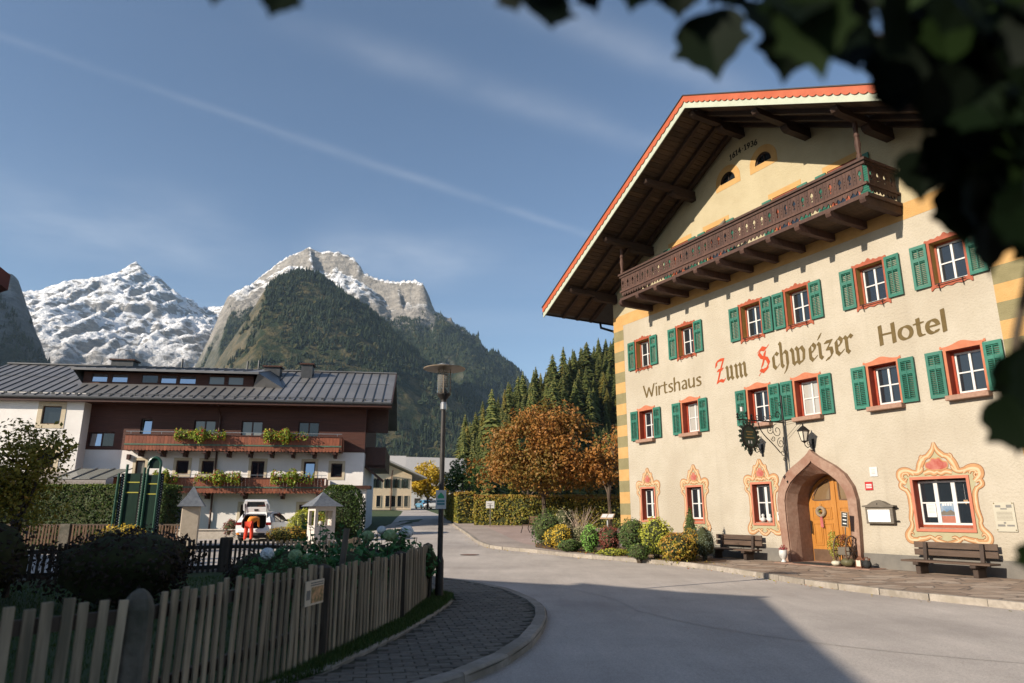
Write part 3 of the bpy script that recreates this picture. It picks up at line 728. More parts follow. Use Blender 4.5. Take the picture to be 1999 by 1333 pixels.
# ---- portal and door
portal = empty("portal", (PC, 0, 0), parent=hotel)
def ogee(hw_, base_hw, spring, top, n=10):
    """half outline from the foot up to the point"""
    pts = [(base_hw, -.2), (hw_, spring)]
    for i in range(1, n + 1):
        t = i / n
        x = hw_ * (1 - t) ** 1.0 * (1 + .42 * math.sin(PI * t) * (1 - t) ** .5 - .22 * math.sin(PI * t) * t); z = spring + (top - spring) * (t ** .92 if t < 1 else 1)
        pts.append((x, z))
    return pts
def full(half): return [(-x, z) for x, z in half] + half[::-1][1:]
o1 = [(-x, z) for x, z in []]
outer_h = [(1.28, -.2), (1.375, 1.3), (1.38, 1.95), (1.30, 2.32), (1.08, 2.68), (.76, 2.94), (.44, 3.12), (.20, 3.27), (.08, 3.37), (0, 3.46)]
mid_h = [(1.05, -.2), (1.10, 1.3), (1.10, 1.95), (1.02, 2.22), (.82, 2.50), (.55, 2.72), (.30, 2.88), (.12, 3.0), (.04, 3.06), (0, 3.12)]
inn_h = [(.96, -.2), (.97, 1.3), (.97, 1.85), (.90, 2.14), (.74, 2.40), (.53, 2.58), (.33, 2.68), (.16, 2.735), (.06, 2.748), (0, 2.75)]
def band(A, B, ya, yb):
    fa, fb = full(A), full(B); n = len(fa); m = MB()
    m.add([(x, ya, z) for x, z in fa] + [(x, yb, z) for x, z in fb], [(i, i + 1, n + i + 1, n + i) for i in range(n - 1)]); return m
band(outer_h, outer_h, .0, -.16).build("outer_edge", "portal_stone", portal)
band(outer_h, mid_h, -.16, -.16).build("front_moulding", "portal_stone", portal)
band(mid_h, mid_h, -.16, -.11).build("groove", "portal_stone", portal)
band([(x * .985, z - .012 if z > 1 else z) for x, z in mid_h], inn_h, -.11, .25).build("splay", "portal_stone", portal)
band(mid_h, [(x * .985, z - .012 if z > 1 else z) for x, z in mid_h], -.11, -.11).build("groove", "portal_stone", portal)
band(inn_h, inn_h, .25, .86).build("passage", "portal_stone", portal)
door = empty("door", (PC, .8, 0), parent=hotel)
dh = [(.0, .14), (.955, .14), (.955, 1.85), (.885, 2.12), (.73, 2.38), (.52, 2.56), (.32, 2.66), (.16, 2.715), (0, 2.735)]
for s in (-1, 1):
    g_ = [(.16, 1.98), (.78, 1.98), (.70, 2.2), (.56, 2.38), (.40, 2.48), (.16, 2.56)]
    out = [(s * max(x, .012), z) for x, z in dh]; gl = [(s * x, z) for x, z in g_]
    plate(MB(), [out, gl], -.03, .03).build("door_leaf", "door_wood", door, fixn=True)
    v, f = filled([gl], 0.0); MB().add(v, f).build("pane", "pane_door", door)
    mb = MB(); ribbon(mb, gl + [gl[0]], .04, .04, -.034); mb.build("glazing_bead", "metal_sheet", door)
    for x0, x1, z0, z1 in ((.14, .46, .62, 1.28), (.52, .84, .62, 1.28), (.14, .46, 1.40, 1.76), (.52, .84, 1.40, 1.76)):
        xa, xb = sorted((s * x0, s * x1))
        m = MB(); plate(m, [rect(xa, xb, z0, z1), rect(xa + .03, xb - .03, z0 + .03, z1 - .03)], -.05, -.028); m.box(xa + .06, -.043, z0 + .06, xb - .06, -.028, z1 - .06)
        m.build("door_panel", "door_wood", door, fixn=True)
    xa, xb = sorted((s * .03, s * .93)); MB().box(xa, -.042, .15, xb, -.031, .5).build("kick_plate", "metal_sheet", door)
MB().box(-.045, -.06, .14, .045, -.03, 2.70).build("meeting_strip", "door_wood", door)
MB().bar((-.88, -.1, .95), (-.88, -.1, 1.35), .03, .03).build("handle", "iron", door)
MB().box(-1.3, -.05, .0, 1.3, .02, .14).build("threshold", "portal_stone", door)
MB().box(PC - 1.0, .86, -.2, PC + 1.0, .88, 3).build("vestibule_back", "dark_wood", hotel)
# step slab in front of the portal
MB().box(PC - 1.22, -.75, -.3, PC + 1.95, .8, .135).build("doorstep", "portal_stone", hotel, bevel=.015)
# ================================================================== things on and by the hotel
def hroot(name, u, d, v, label, cat, group=None, rz=0.0):
    return tag(empty(name, hw(u, d, v), HA + rz), label, cat, group)
pm("bench_wood", (.10, .062, .04), (.15, .095, .065), scale=3, rough=.65, bump=.25, stretch=(.8, 6, 6), rnd=.15)
pm("bench_leg", (.05, .032, .022), (.08, .05, .035), scale=5, rough=.7, bump=.3, rnd=.15)
pm("paper", (.80, .79, .76), (.84, .83, .80), rough=.6); pm("sign_red", (.55, .03, .03), rough=.4)
pm("grey_wood", (.15, .125, .095), (.21, .18, .14), scale=4, rough=.8, bump=.3, stretch=(1, 4, 4))
pm("brass", (.32, .23, .10), (.40, .30, .14), scale=9, rough=.35, metal=.7)
pm("sign_green", (.02, .055, .035), (.03, .075, .045), scale=9, rough=.45)
pm("ceramic", (.72, .70, .66), (.80, .78, .74), scale=8, rough=.35, bump=.1)
pm("poster_blue", (.10, .22, .38), (.35, .42, .50), scale=5, rough=.5, detail=3); pm("poster_red", (.42, .14, .09), (.50, .2, .13), scale=6, rough=.5)
pm("text_grey", (.22, .21, .19), (.26, .25, .23), rough=.7); pm("plaque_grey", (.60, .555, .44), (.65, .60, .48), scale=3, rough=.25)
glass("lantern_glass", (.55, .50, .40), .15); glass("case_glass", (.78, .77, .74), .1)
pm("white_enamel", (.74, .73, .70), (.8, .79, .76), scale=5, rough=.35)
pm("wicker", (.30, .22, .14), (.42, .33, .24), scale=30, rough=.9, bump=.6); pm("ribbon_pink", (.50, .10, .12), (.60, .16, .17), rough=.6)
pm("rust", (.16, .06, .03), (.24, .10, .05), scale=20, rough=.7); pm("doormat", (.02, .022, .02), (.035, .036, .03), scale=60, rough=1, bump=.6)
pm("pumpkin_green", (.10, .095, .045), (.17, .15, .07), scale=8, rough=.55); pm("pumpkin_white", (.66, .62, .48), (.74, .70, .56), scale=8, rough=.5)
pm("chalkboard", (.02, .022, .022), (.03, .03, .03), rough=.8); pm("light_wood", (.42, .26, .13), (.5, .33, .18), scale=4, rough=.6)
leafmat("heather", [(.40, .03, .05), (.55, .08, .09), (.30, .10, .06)]); leafmat("lime_leaf", [(.36, .38, .05), (.55, .52, .08), (.62, .60, .16)])
leafmat("flower_mix", [(.16, .20, .03), (.30, .05, .06), (.65, .28, .03)])

def bench(u, d, L, label, group):
    r = hroot("bench", u, d, 0, label, "bench", group)
    for z, hh, y in ((.80, .15, .02), (.62, .15, .005)):
        MB().box(-L / 2, y + .30, z - hh / 2, L / 2, y + .345, z + hh / 2).build("backrest_board", "bench_wood", r, bevel=.006)
    for i in range(2): MB().box(-L / 2 - .06, -.22 + i * .235, .40, L / 2 + .06, .005 + i * .235, .445).build("seat_board", "bench_wood", r, bevel=.006)
    for x in (-L / 2 + .32, L / 2 - .32):
        m = MB(); m.box(x - .07, -.22, 0, x + .07, .38, .11); m.box(x - .06, -.15, .11, x + .06, .20, .33); m.box(x - .07, -.24, .33, x + .07, .26, .40)
        m.build("leg", "bench_leg", r, bevel=.012)
        MB().bar((x, .22, .30), (x, .29, .86), .09, .06, (0, 1, 0)).build("back_support", "bench_leg", r)
    return r
bench(2.45, .52, 2.0, "dark brown wooden bench below the wide three-part hotel window", "benches along the hotel wall")
bench(-4.55, .52, 2.0, "dark brown wooden bench just left of the hotel portal", "benches along the hotel wall")
bench(-8.25, .52, 1.9, "dark brown wooden bench almost hidden behind the shrubs", "benches along the hotel wall")

# wrought-iron sign bracket
r = hroot("sign_bracket", -2.36, 0, 0, "black wrought iron scroll bracket jutting from the hotel wall", "bracket")
MB().tube([(0, -.1, 5.25), (0, -.1, 3.2)], .028, 8).build("pole", "iron", r)
MB().tube([(0, -.1, 3.2), (0, -.13, 2.6)], .015, 6).build("spear_shaft", "iron", r)
MB().lathe([(.0, 0), (.05, .12), (.012, .16), (.012, .2)], 6, (0, -.14, 2.42)).build("spear_tip", "iron", r)
MB().bar((0, -.1, 4.38), (0, -2.12, 4.36), .035, .04).build("arm", "iron", r)
def curl(cy, cz, r0, r1, a0, turns, n=22): return [(0, cy + (r0 + (r1 - r0) * i / n) * math.cos(a0 + turns * 2 * PI * i / n), cz + (r0 + (r1 - r0) * i / n) * math.sin(a0 + turns * 2 * PI * i / n)) for i in range(n + 1)]
MB().tube([(0, -1.25 + .9 * (i / 14), 4.36 - .95 * (i / 14) ** .55 * (1 - .10 * math.sin(PI * i / 14))) for i in range(15)], .016, 6).build("brace_curve", "iron", r)
for (cy, cz, r0, r1, a0, tn) in ((-.42, 4.1, .22, .05, PI / 2, 1.4), (-.75, 4.12, .15, .03, 0, -1.3), (-.30, 3.72, .17, .04, PI / 2, 1.4), (-.24, 3.42, .12, .03, PI / 2, -1.3), (-.62, 3.85, .10, .02, PI, 1.2),
    (-.34, 4.58, .17, .04, -PI / 2, 1.3), (-.66, 4.50, .10, .02, -PI / 2, -1.3), (-.95, 4.46, .09, .02, -PI / 2, 1.2), (-1.25, 4.47, .09, .02, -PI / 2, -1.2), (-1.95, 4.47, .10, .02, -PI / 2, 1.2), (-.20, 4.95, .10, .02, -PI / 2, 1.3), (-.18, 3.22, .07, .02, PI / 2, 1.3)):
    MB().tube(curl(cy, cz, r0, r1, a0, tn), .011, 5).build("scroll", "iron", r)
for y, z in ((-1.5, 4.5), (-1.72, 4.56), (-2.1, 4.5)):
    m = MB(); m.lathe([(.0, 0), (.05, .04), (.02, .09), (.045, .13), (0, .2)], 6, (0, y, z - .12)); m.build("finial", "iron", r)
MB().box(-.03, -1.93, 4.62, .03, -1.86, 4.75).build("candle_block", "ceramic", r)
MB().tube([(.02, -.1, 4.36), (.72, -.1, 4.42)], .006, 5).build("stay_wire", "iron", r)
MB().tube([(.72, -.1, 4.42), (.06, -.1, 3.9)], .006, 5).build("stay_wire", "iron", r)
# hanging sign: oval board with a leafy rim, plane square to the wall
r = hroot("hanging_sign", -2.36, 1.67, 3.86, "dark green oval inn sign with leafy rim hanging from the iron bracket", "sign")
def yz(mb): mb.v = [(v[1], v[0], v[2]) for v in mb.v]; return mb
ov = arc(0, 0, .30, .335, 0, 2 * PI, 36)[:-1]
yz(plate(MB(), [ov], -.02, .02)).build("board", "sign_green", r, fixn=True)
yz(plate(MB(), [arc(0, 0, .33, .365, 0, 2 * PI, 36)[:-1], arc(0, 0, .275, .31, 0, 2 * PI, 36)[:-1]], -.032, .032)).build("rim", "iron", r, fixn=True)
lf = None
for k in range(18):
    a = 2 * PI * k / 18
    if lf is None:
        m = MB(); m.prism([(0, -.05), (.045, -.03), (.035, .02), (.06, .05), (.02, .075), (0, .13), (-.02, .075), (-.06, .05), (-.035, .02), (-.045, -.03)], -.012, .012); yz(m); o = m.build("leaf", "sign_green", r, fixn=True); lf = o.data
    else: o = link("leaf", lf, r)
    o.location = (0, .355 * math.cos(a), .39 * math.sin(a)); o.rotation_euler = (a - PI / 2 if True else 0, 0, 0)
for z, w in ((.14, .30), (.06, .22), (-.04, .36)):
    for sx in (-.024, .024): MB().box(sx - .003, -w / 2, z - .018, sx + .003, w / 2, z + .018).build("gilt_line", "brass", r)
for k in (-1, 1):
    MB().box(.02, -.02 + .055 * k, -.22, .026, .025 + .055 * k, -.13).build("white_emblem", "ceramic", r)
    MB().tube([(0, k * .2, .32), (0, k * .2, .50)], .008, 5).build("hanger", "iron", r)
MB().lathe([(0, 0), (.07, .10), (.03, .14), (.08, .2), (.02, .24)], 6, (0, 0, -.61)).build("pendant", "iron", r)

def wall_lantern(u, label):
    r = hroot("wall_lantern", u, .40, 3.66, label, "lantern", "wrought iron wall lanterns")
    m = MB(); m.lathe([(.085, 0), (.165, .30)], 6, (0, 0, .04)); m.build("glass", "lantern_glass", r)
    for k in range(6):
        a = 2 * PI * k / 6
        MB().bar((.087 * math.cos(a), .087 * math.sin(a), .04), (.17 * math.cos(a), .17 * math.sin(a), .345), .018, .018).build("frame_bar", "iron", r)
    MB().lathe([(.205, .335), (.19, .36), (.07, .47), (.03, .49), (.02, .52), (.03, .54), (0, .56)], 6, (0, 0, 0)).build("cap", "iron", r)
    MB().lathe([(0, -.04), (.05, 0), (.09, .02), (.09, .045)], 6).build("base", "iron", r)
    MB().tube([(0, 0, -.04), (0, .02, -.10), (0, .12, -.16), (0, .26, -.10), (0, .39, 0.03)], .013, 6).build("arm", "iron", r)
    MB().tube(curl(.2, -.02, .09, .02, PI / 2, 1.1), .009, 5).build("scroll", "iron", r)
    m = MB().box(-.04, .375, -.28, .04, .395, .12); m.build("wall_plate", "iron", r)
wall_lantern(-1.40, "six-sided iron wall lantern above the portal's point")
wall_lantern(-3.37, "six-sided iron wall lantern half hidden behind the oval sign")

# notice case
r = hroot("notice_case", .55, .012, 1.3, "grey wooden notice case with curved hood right of the portal", "notice case")
MB().box(-.40, -.13, 0, .40, 0, .44).build("case_body", "grey_wood", r, bevel=.01)
MB().box(-.32, -.142, .05, .32, -.128, .37).build("pane", "case_glass", r)
hood = [(-.46, .44), (.46, .44), (.46, .48), (.30, .50), (.15, .585), (0, .625), (-.15, .585), (-.30, .50), (-.46, .48)]
m = MB(); m.prism(hood, -.17, 0); m.build("hood", "grey_wood", r, fixn=True)
for x in (-.2, 0, .2): MB().box(x - .09, -.147, .09, x + .09, -.1435, .34).build("sheet", "paper", r)
for z in (.42, .08): MB().bar((.40, -.05, z), (.50, -.05, z), .05, .02).build("bracket", "iron", r)
MB().box(-.015, -.15, .50, .015, -.171, .54).build("keyhole_plate", "iron", r)
# small signs by the portal
r = hroot("red_sign", .27, .006, 2.2, "small red square sign on the cream wall above the notice case", "sign")
MB().box(-.115, -.014, 0, .115, 0, .23).build("plate", "sign_red", r)
for z in (.155, .115, .07): MB().box(-.085, -.0165, z - .012, .085, -.0145, z + .012).build("print_line", "paper", r)
r = hroot("white_sign", .46, .006, 2.57, "small white square plate highest on the wall right of the portal", "sign")
MB().box(-.115, -.014, 0, .115, 0, .26).build("plate", "white_enamel", r)
for z in (.18, .12, .08): MB().box(-.06, -.0165, z - .004, .05, -.0145, z + .004).build("print_line", "text_grey", r)
r = hroot("bell_plate", -2.93, .006, 1.35, "small pale intercom plate at the left edge of the portal", "plate")
MB().box(-.07, -.02, 0, .07, 0, .26).build("plate", "white_enamel", r); MB().box(-.03, -.026, .16, .03, -.021, .22).build("button_panel", "text_grey", r)
r = hroot("information_plaque", 3.64, .02, 1.16, "pale glass information plaque between wide window and striped corner", "plaque")
MB().box(-.225, -.012, 0, .225, 0, .67).build("plate", "plaque_grey", r)
for (x, z, w, h) in ((-.12, .58, .12, .05), (.12, .58, .12, .07), (0, .52, .14, .03), (-.1, .14, .16, .05), (.1, .14, .16, .04), (-.02, .2, .05, .04)):
    MB().box(x - w / 2, -.0145, z - h / 2, x + w / 2, -.0125, z + h / 2).build("engraving", "text_grey", r)
for k in range(7): MB().box(-.17, -.0145, .44 - k * .03, .17, -.0125, .447 - k * .03).build("print_line", "grey_wood", r)
for x in (-.2, .2):
    for z in (.03, .64): MB().lathe([(.014, 0), (.014, .02)], 8).build("screw_cap", "brass", r).location = (x, -.015, z)
# things in the wide window
def flat_poster(name, u, v, w, h, label, build):
    r = hroot(name, u, -.205, v, label, "poster"); build(r, w, h); return r
def pst1(r, w, h): MB().box(-w / 2, -.004, 0, w / 2, 0, h).build("sheet", "paper", r); [MB().box(-w * .35, -.006, h * (.3 + .1 * k), w * .35, -.0045, h * (.3 + .1 * k) + .006).build("print_line", "text_grey", r) for k in range(6)]
def pst2(r, w, h):
    MB().box(-w / 2, -.004, h * .33, w / 2, 0, h).build("sky_panel", "poster_blue", r); MB().box(-w / 2, -.004, 0, w / 2, 0, h * .33).build("red_panel", "poster_red", r)
    for k, x in enumerate((-.1, -.04, .03, .09)): MB().box(x - .022, -.006, h * .82, x + .022, -.0045, h * .93).build("print_letter", "paper", r)
    m = MB(); v, f = filled([[(-w / 2, h * .36), (w / 2, h * .36), (w / 2, h * .5), (w * .2, h * .62), (-w * .1, h * .52), (-w * .3, h * .6), (-w / 2, h * .5)]], -.0055); m.add(v, f).build("mountain_shape", "grey_wood", r)
flat_poster("white_notice", 1.80, 1.48, .24, .36, "white sheet taped inside the wide window's left casement", pst1)
flat_poster("event_poster", 2.215, 1.34, .34, .52, "blue and red poster in the middle of the wide hotel window", pst2)
r = hroot("heart_ornament", 2.69, -.205, 1.86, "small orange heart hanging in the wide window's right casement", "ornament")
ht = [(0, -.07), (.05, -.01), (.055, .03), (.03, .05), (0, .03), (-.03, .05), (-.055, .03), (-.05, -.01)]
plate(MB(), [ht], -.01, 0).build("heart", "light_wood", r, fixn=True); MB().tube([(0, -.005, .03), (0, -.005, .42)], .002, 4).build("string", "paper", r)
# curios on the sill left of the portal
for k, (x, lab) in enumerate(((-3.70, "round white figure on the sill of the window beside the portal, left one"), (-3.42, "round white figure on the sill of the window beside the portal, right one"))):
    r = hroot("sill_figure", x, -.12, 1.29, lab, "figure", "white figures on the window sill")
    MB().lathe([(.03, 0), (.085, .04), (.09, .1), (.05, .15), (.03, .16), (.05, .19), (.05, .23), (.02, .26), (0, .265)], 10).build("body", "ceramic", r, smooth=True)
# wreath on the door
r = hroot("door_wreath", -1.95, -.715, 1.62, "pale straw wreath with pink ribbon hanging on the left door leaf", "wreath")
mb = MB()
for k in range(24):
    a = 2 * PI * k / 24; mb.lathe([(0, -.05), (.05, -.03), (.062, 0), (.05, .03), (0, .05)], 7, (.125 * math.cos(a), 0, .125 * math.sin(a)))
mb.build("ring", "wicker", r)
MB().lathe([(0, -.03), (.05, 0), (0, .04)], 8, (0, -.05, .0)).build("centre_flower", "lime_leaf", r)
for x in (-.02, .03): MB().add([(x, -.045, -.14), (x + .03, -.045, -.14), (x + .05, -.04, -.48), (x + .005, -.045, -.45)], [(0, 1, 2, 3), (3, 2, 1, 0)]).build("ribbon", "ribbon_pink", r)
MB().tube([(0, -.03, .12), (.02, -.02, .26)], .008, 5).build("hook", "wicker", r)
# vase with heather
r = hroot("flower_vase", -2.47, .52, .137, "white head-shaped vase of red heather at the portal's left foot", "vase")
m = MB(); m.lathe([(.075, 0), (.085, .02), (.05, .06), (.055, .09), (.10, .14), (.125, .22), (.125, .30), (.115, .35), (.10, .36), (.09, .33)], 14); m.build("vase_body", "ceramic", r, smooth=True)
m = MB(); m.lathe([(0, -.03), (.016, 0), (.012, .05), (0, .06)], 6, (0, -.125, .19)); m.build("nose", "ceramic", r, smooth=True)
mb = MB(); P = RNG.normal(0, 1, (160, 3)); P /= np.linalg.norm(P, axis=1, keepdims=True); P *= RNG.random((160, 1)) ** .4; P[:, 2] = abs(P[:, 2]); N = P.copy(); P = P * [.13, .13, .16] + [0, 0, .35]
leaves(mb, P, N, .055, .35); mb.build("heather", "heather", r)
MB().box(PC - .6, .02, 0, 0, 0, 0) if False else None
r = hroot("doormat", -1.5, .28, .136, "black rubber doormat on the step before the portal", "doormat")
MB().box(-.62, -.28, .001, .62, .28, .018).build("mat", "doormat", r)
# wooden wheel display with flowers
r = hroot("flower_wagon", -.42, .30, .137, "old wooden handcart wheel display with trailing lime plant in the doorway", "planter")
for x, y in ((-.22, 0), (.2, -.06)):
    m = MB(); ring = [(x, y + .30 * math.cos(2 * PI * k / 20), .42 + .40 * math.sin(2 * PI * k / 20)) for k in range(21)]
    m.tube(ring, .022, 6, cap=False); m.build("wheel_rim", "metal_sheet", r)
    for k in range(5):
        a = PI * k / 5; m = MB(); m.tube([(x, y - .3 * math.cos(a), .42 - .4 * math.sin(a)), (x, y + .3 * math.cos(a), .42 + .4 * math.sin(a))], .014, 5); m.build("spoke", "metal_sheet", r)
MB().box(-.2, -.16, .30, .18, .18, .52).build("crate", "grey_wood", r, bevel=.01)
for (cx_, cz_, rx, rz, mt, n, sz) in ((-.35, .55, .18, .42, "lime_leaf", 420, .06), (.0, .72, .18, .17, "flower_mix", 220, .06)):
    P = RNG.normal(0, 1, (n, 3)); P /= np.linalg.norm(P, axis=1, keepdims=True); P *= RNG.random((n, 1)) ** .35; N = P.copy()
    P = P * [rx, .16, rz] + [cx_, -.12, cz_]; mb = MB(); leaves(mb, P, N, sz, .5, tvar=.35); mb.build("trailing_plant" if mt == "lime_leaf" else "flowers", mt, r)
r = hroot("menu_board", -.33, .42, 1.2, "small chalk menu board with wooden frame above the flower wagon", "board")
m = MB(); plate(m, [rect(-.11, .11, 0, .42), rect(-.09, .09, .02, .40)], -.02, .01); m.build("frame", "light_wood", r, fixn=True)
MB().box(-.09, -.01, .02, .09, .0, .40).build("slate", "chalkboard", r)
for z in (.08, .18, .28, .34): MB().box(-.06, -.0125, z, .055, -.0105, z + .03).build("chalk_line", "paper", r)
MB().box(-.012, .0, -1.06, .012, .02, .05).build("stake", "grey_wood", r)
r.rotation_euler = (0, math.radians(6), HA)
def pumpkin(u, d, R, z, mt, lab):
    r = hroot("pumpkin", u, d, .137, lab, "pumpkin", "pumpkins on the doorstep")
    n, vs, fs = 24, [], []
    for j in range(9):
        t = PI * j / 8
        for k in range(n):
            a = 2 * PI * k / n; q = R * math.sin(t) * (1 - .09 * (k % 3 == 0)); vs.append((q * math.cos(a), q * math.sin(a), z - z * math.cos(t) * (1 - .15 * (j > 6))))
    fs = [(j * n + k, j * n + (k + 1) % n, (j + 1) * n + (k + 1) % n, (j + 1) * n + k) for j in range(8) for k in range(n)]
    MB().add(vs, fs).build("body", mt, r, smooth=True); MB().tube([(0, 0, 2 * z - .04), (.01, 0, 2 * z + .01), (.03, 0, 2 * z + .04)], [.02, .014, .012], 6).build("stalk", "wicker", r)
pumpkin(-.68, .50, .13, .08, "pumpkin_white", "small pale white pumpkin on the step before the flower wagon")
pumpkin(-.30, .50, .19, .125, "pumpkin_green", "larger dark green pumpkin on the step before the flower wagon")
r = hroot("table_lantern", .05, .48, .137, "small rusty metal lantern at the right end of the doorstep", "lantern")
MB().box(-.085, -.085, 0, .085, .085, .04).build("base", "rust", r); MB().box(-.07, -.07, .04, .07, .07, .2).build("glass", "lantern_glass", r)
for sx in (-1, 1):
    for sy in (-1, 1): MB().bar((sx * .075, sy * .075, .04), (sx * .075, sy * .075, .21), .015, .015).build("frame_bar", "rust", r)
MB().lathe([(.12, .21), (.05, .28), (.03, .30), (0, .31)], 4).build("cap", "rust", r)
r = hroot("dark_pot", .24, .46, .137, "round dark pot at the very end of the doorstep", "pot")
MB().lathe([(.06, 0), (.10, .05), (.115, .12), (.09, .18), (.095, .2), (.08, .19)], 12).build("pot", "chalkboard", r, smooth=True)
mb = MB(); P = RNG.normal(0, 1, (90, 3)); P /= np.linalg.norm(P, axis=1, keepdims=True); N = P.copy(); P = P * .085 + [0, 0, .2]; leaves(mb, P, N, .05, .5); mb.build("plant", "flower_mix", r)
# folded parasol lying along the balcony parapet
r = hroot("folded_parasol", -3.8, 1.1, 11.0, "dark folded canvas parasol lying above the balcony rail", "parasol")
m = MB(); m.tube([(-.75, 0, .02), (-.45, 0, .12), (-.2, 0, .08), (.1, 0, .2), (.4, 0, .24), (.62, 0, .42)], [.06, .13, .12, .14, .12, .05], 8); m.build("canvas", "grey_wood", r)
MB().tube([(0.6, 0, -1.0), (.63, 0, .5)], .02, 6).build("pole", "dark_wood", r)
HOTEL_MATS = list(MATS)
# ================================================================== ground, roads, pavements
def sstep(a, b, x): t = np.clip((x - a) / (b - a), 0, 1); return t * t * (3 - 2 * t)
def gz(x, y):
    """gentle rise of the valley floor up the street"""
    x = np.asarray(x, float); y = np.asarray(y, float)
    y1 = np.clip(y - 26, 0, 34); y2 = np.clip(y - 60, 0, 50)
    w = np.maximum(sstep(-13, -6, x), sstep(46, 70, y))
    return (.012 * y1 + .007 * y2) * (1 - w) + (.035 * y1 + .02 * y2) * w
def gzf(x, y): return float(gz(x, y))
pm("grass", (.030, .052, .014), (.052, .078, .022), scale=3, rough=.95, bump=.6, bscale=30, coords='World', c3=(.06, .075, .025), scale3=.05)
pm("lawn", (.022, .045, .012), (.038, .066, .018), scale=5, rough=.95, bump=.8, bscale=40, coords='World', c3=(.045, .06, .02), scale3=.4)
pm("asphalt", (.425, .375, .335), (.51, .455, .405), scale=26, rough=.85, bump=.35, bscale=90, coords='World', c3=(.385, .34, .305), scale3=.22, spec=.3)
pm("sidewalk_asphalt", (.34, .28, .24), (.42, .35, .30), scale=18, rough=.9, bump=.3, bscale=80, coords='World', c3=(.31, .255, .22), scale3=.3)
pm("gravel", (.34, .25, .21), (.44, .33, .29), scale=30, rough=.95, bump=.7, bscale=70, coords='World', c3=(.31, .225, .19), scale3=.35)
pm("soil", (.075, .045, .028), (.12, .07, .04), scale=9, rough=1, bump=.8, bscale=30, coords='World')
pm("kerb_stone", (.23, .20, .168), (.32, .28, .235), scale=12, rough=.85, bump=.4, bscale=50, rnd=.15, c3=(.22, .19, .15), scale3=2)
pm("paver", (.105, .09, .072), (.15, .13, .105), scale=14, rough=.85, bump=.4, bscale=60, rnd=.2)
pm("joint_sand", (.05, .045, .03), (.07, .062, .04), scale=20, rough=1, coords='World')
def wear(name, amt, scale, amt2, scale2):
    """stains, polished tracks and fine grit over a pavement"""
    m = MATS[name]; n, l = m.node_tree.nodes, m.node_tree.links; b = n["Principled BSDF"]; src = b.inputs["Base Color"].links[0].from_socket
    g = n.new("ShaderNodeNewGeometry"); cur = src
    for sc, am, st in ((scale, amt, (1, 1, 1)), (scale2, amt2, (1, 1, 1)), (.55, amt * .8, (2.4, .35, 1))):
        mp = n.new("ShaderNodeMapping"); mp.inputs["Scale"].default_value = st; mp.inputs["Rotation"].default_value = (0, 0, .5); l.new(g.outputs["Position"], mp.inputs[0])
        q = n.new("ShaderNodeTexNoise"); q.inputs["Scale"].default_value = sc; q.inputs["Detail"].default_value = 9; q.inputs["Roughness"].default_value = .7; l.new(mp.outputs[0], q.inputs["Vector"])
        r = n.new("ShaderNodeMapRange"); r.inputs[1].default_value = .32; r.inputs[2].default_value = .68; r.inputs[3].default_value = 1 - am; r.inputs[4].default_value = 1 + am * .6; l.new(q.outputs[0], r.inputs[0])
        x = n.new("ShaderNodeVectorMath"); x.operation = 'SCALE'; l.new(cur, x.inputs[0]); l.new(r.outputs[0], x.inputs["Scale"]); cur = x.outputs[0]
    l.new(cur, b.inputs["Base Color"])
wear("asphalt", .16, .45, .30, 60); wear("sidewalk_asphalt", .14, .6, .25, 60); wear("gravel", .12, .5, .3, 45)
def wall_dirt(name):
    """rain streaks and splash dirt on old plaster"""
    m = MATS[name]; n, l = m.node_tree.nodes, m.node_tree.links; b = n["Principled BSDF"]; cur = b.inputs["Base Color"].links[0].from_socket; tc = n.new("ShaderNodeTexCoord")
    mp = n.new("ShaderNodeMapping"); mp.inputs["Scale"].default_value = (2.6, 1, .16); l.new(tc.outputs["Object"], mp.inputs[0])
    q = n.new("ShaderNodeTexNoise"); q.inputs["Scale"].default_value = 1.6; q.inputs["Detail"].default_value = 7; l.new(mp.outputs[0], q.inputs["Vector"])
    r = n.new("ShaderNodeMapRange"); r.inputs[1].default_value = .55; r.inputs[2].default_value = .75; r.inputs[3].default_value = 0; r.inputs[4].default_value = .13; l.new(q.outputs[0], r.inputs[0])
    sp = n.new("ShaderNodeSeparateXYZ"); l.new(tc.outputs["Object"], sp.inputs[0]); q2 = n.new("ShaderNodeTexNoise"); q2.inputs["Scale"].default_value = 2.2; q2.inputs["Detail"].default_value = 8; l.new(tc.outputs["Object"], q2.inputs["Vector"])
    hz = n.new("ShaderNodeMath"); hz.operation = 'MULTIPLY_ADD'; l.new(q2.outputs[0], hz.inputs[0]); hz.inputs[1].default_value = -1.0; l.new(sp.outputs[2], hz.inputs[2])
    r2 = n.new("ShaderNodeMapRange"); r2.inputs[1].default_value = .35; r2.inputs[2].default_value = -.05; r2.inputs[3].default_value = 0; r2.inputs[4].default_value = .3; l.new(hz.outputs[0], r2.inputs[0])
    ad = n.new("ShaderNodeMath"); ad.operation = 'ADD'; ad.use_clamp = True; l.new(r.outputs[0], ad.inputs[0]); l.new(r2.outputs[0], ad.inputs[1])
    mx = n.new("ShaderNodeMix"); mx.data_type = 'RGBA'; l.new(ad.outputs[0], mx.inputs[0]); l.new(cur, mx.inputs[6]); mx.inputs[7].default_value = (.30, .26, .20, 1); l.new(mx.outputs[2], b.inputs["Base Color"])
wall_dirt("stucco")
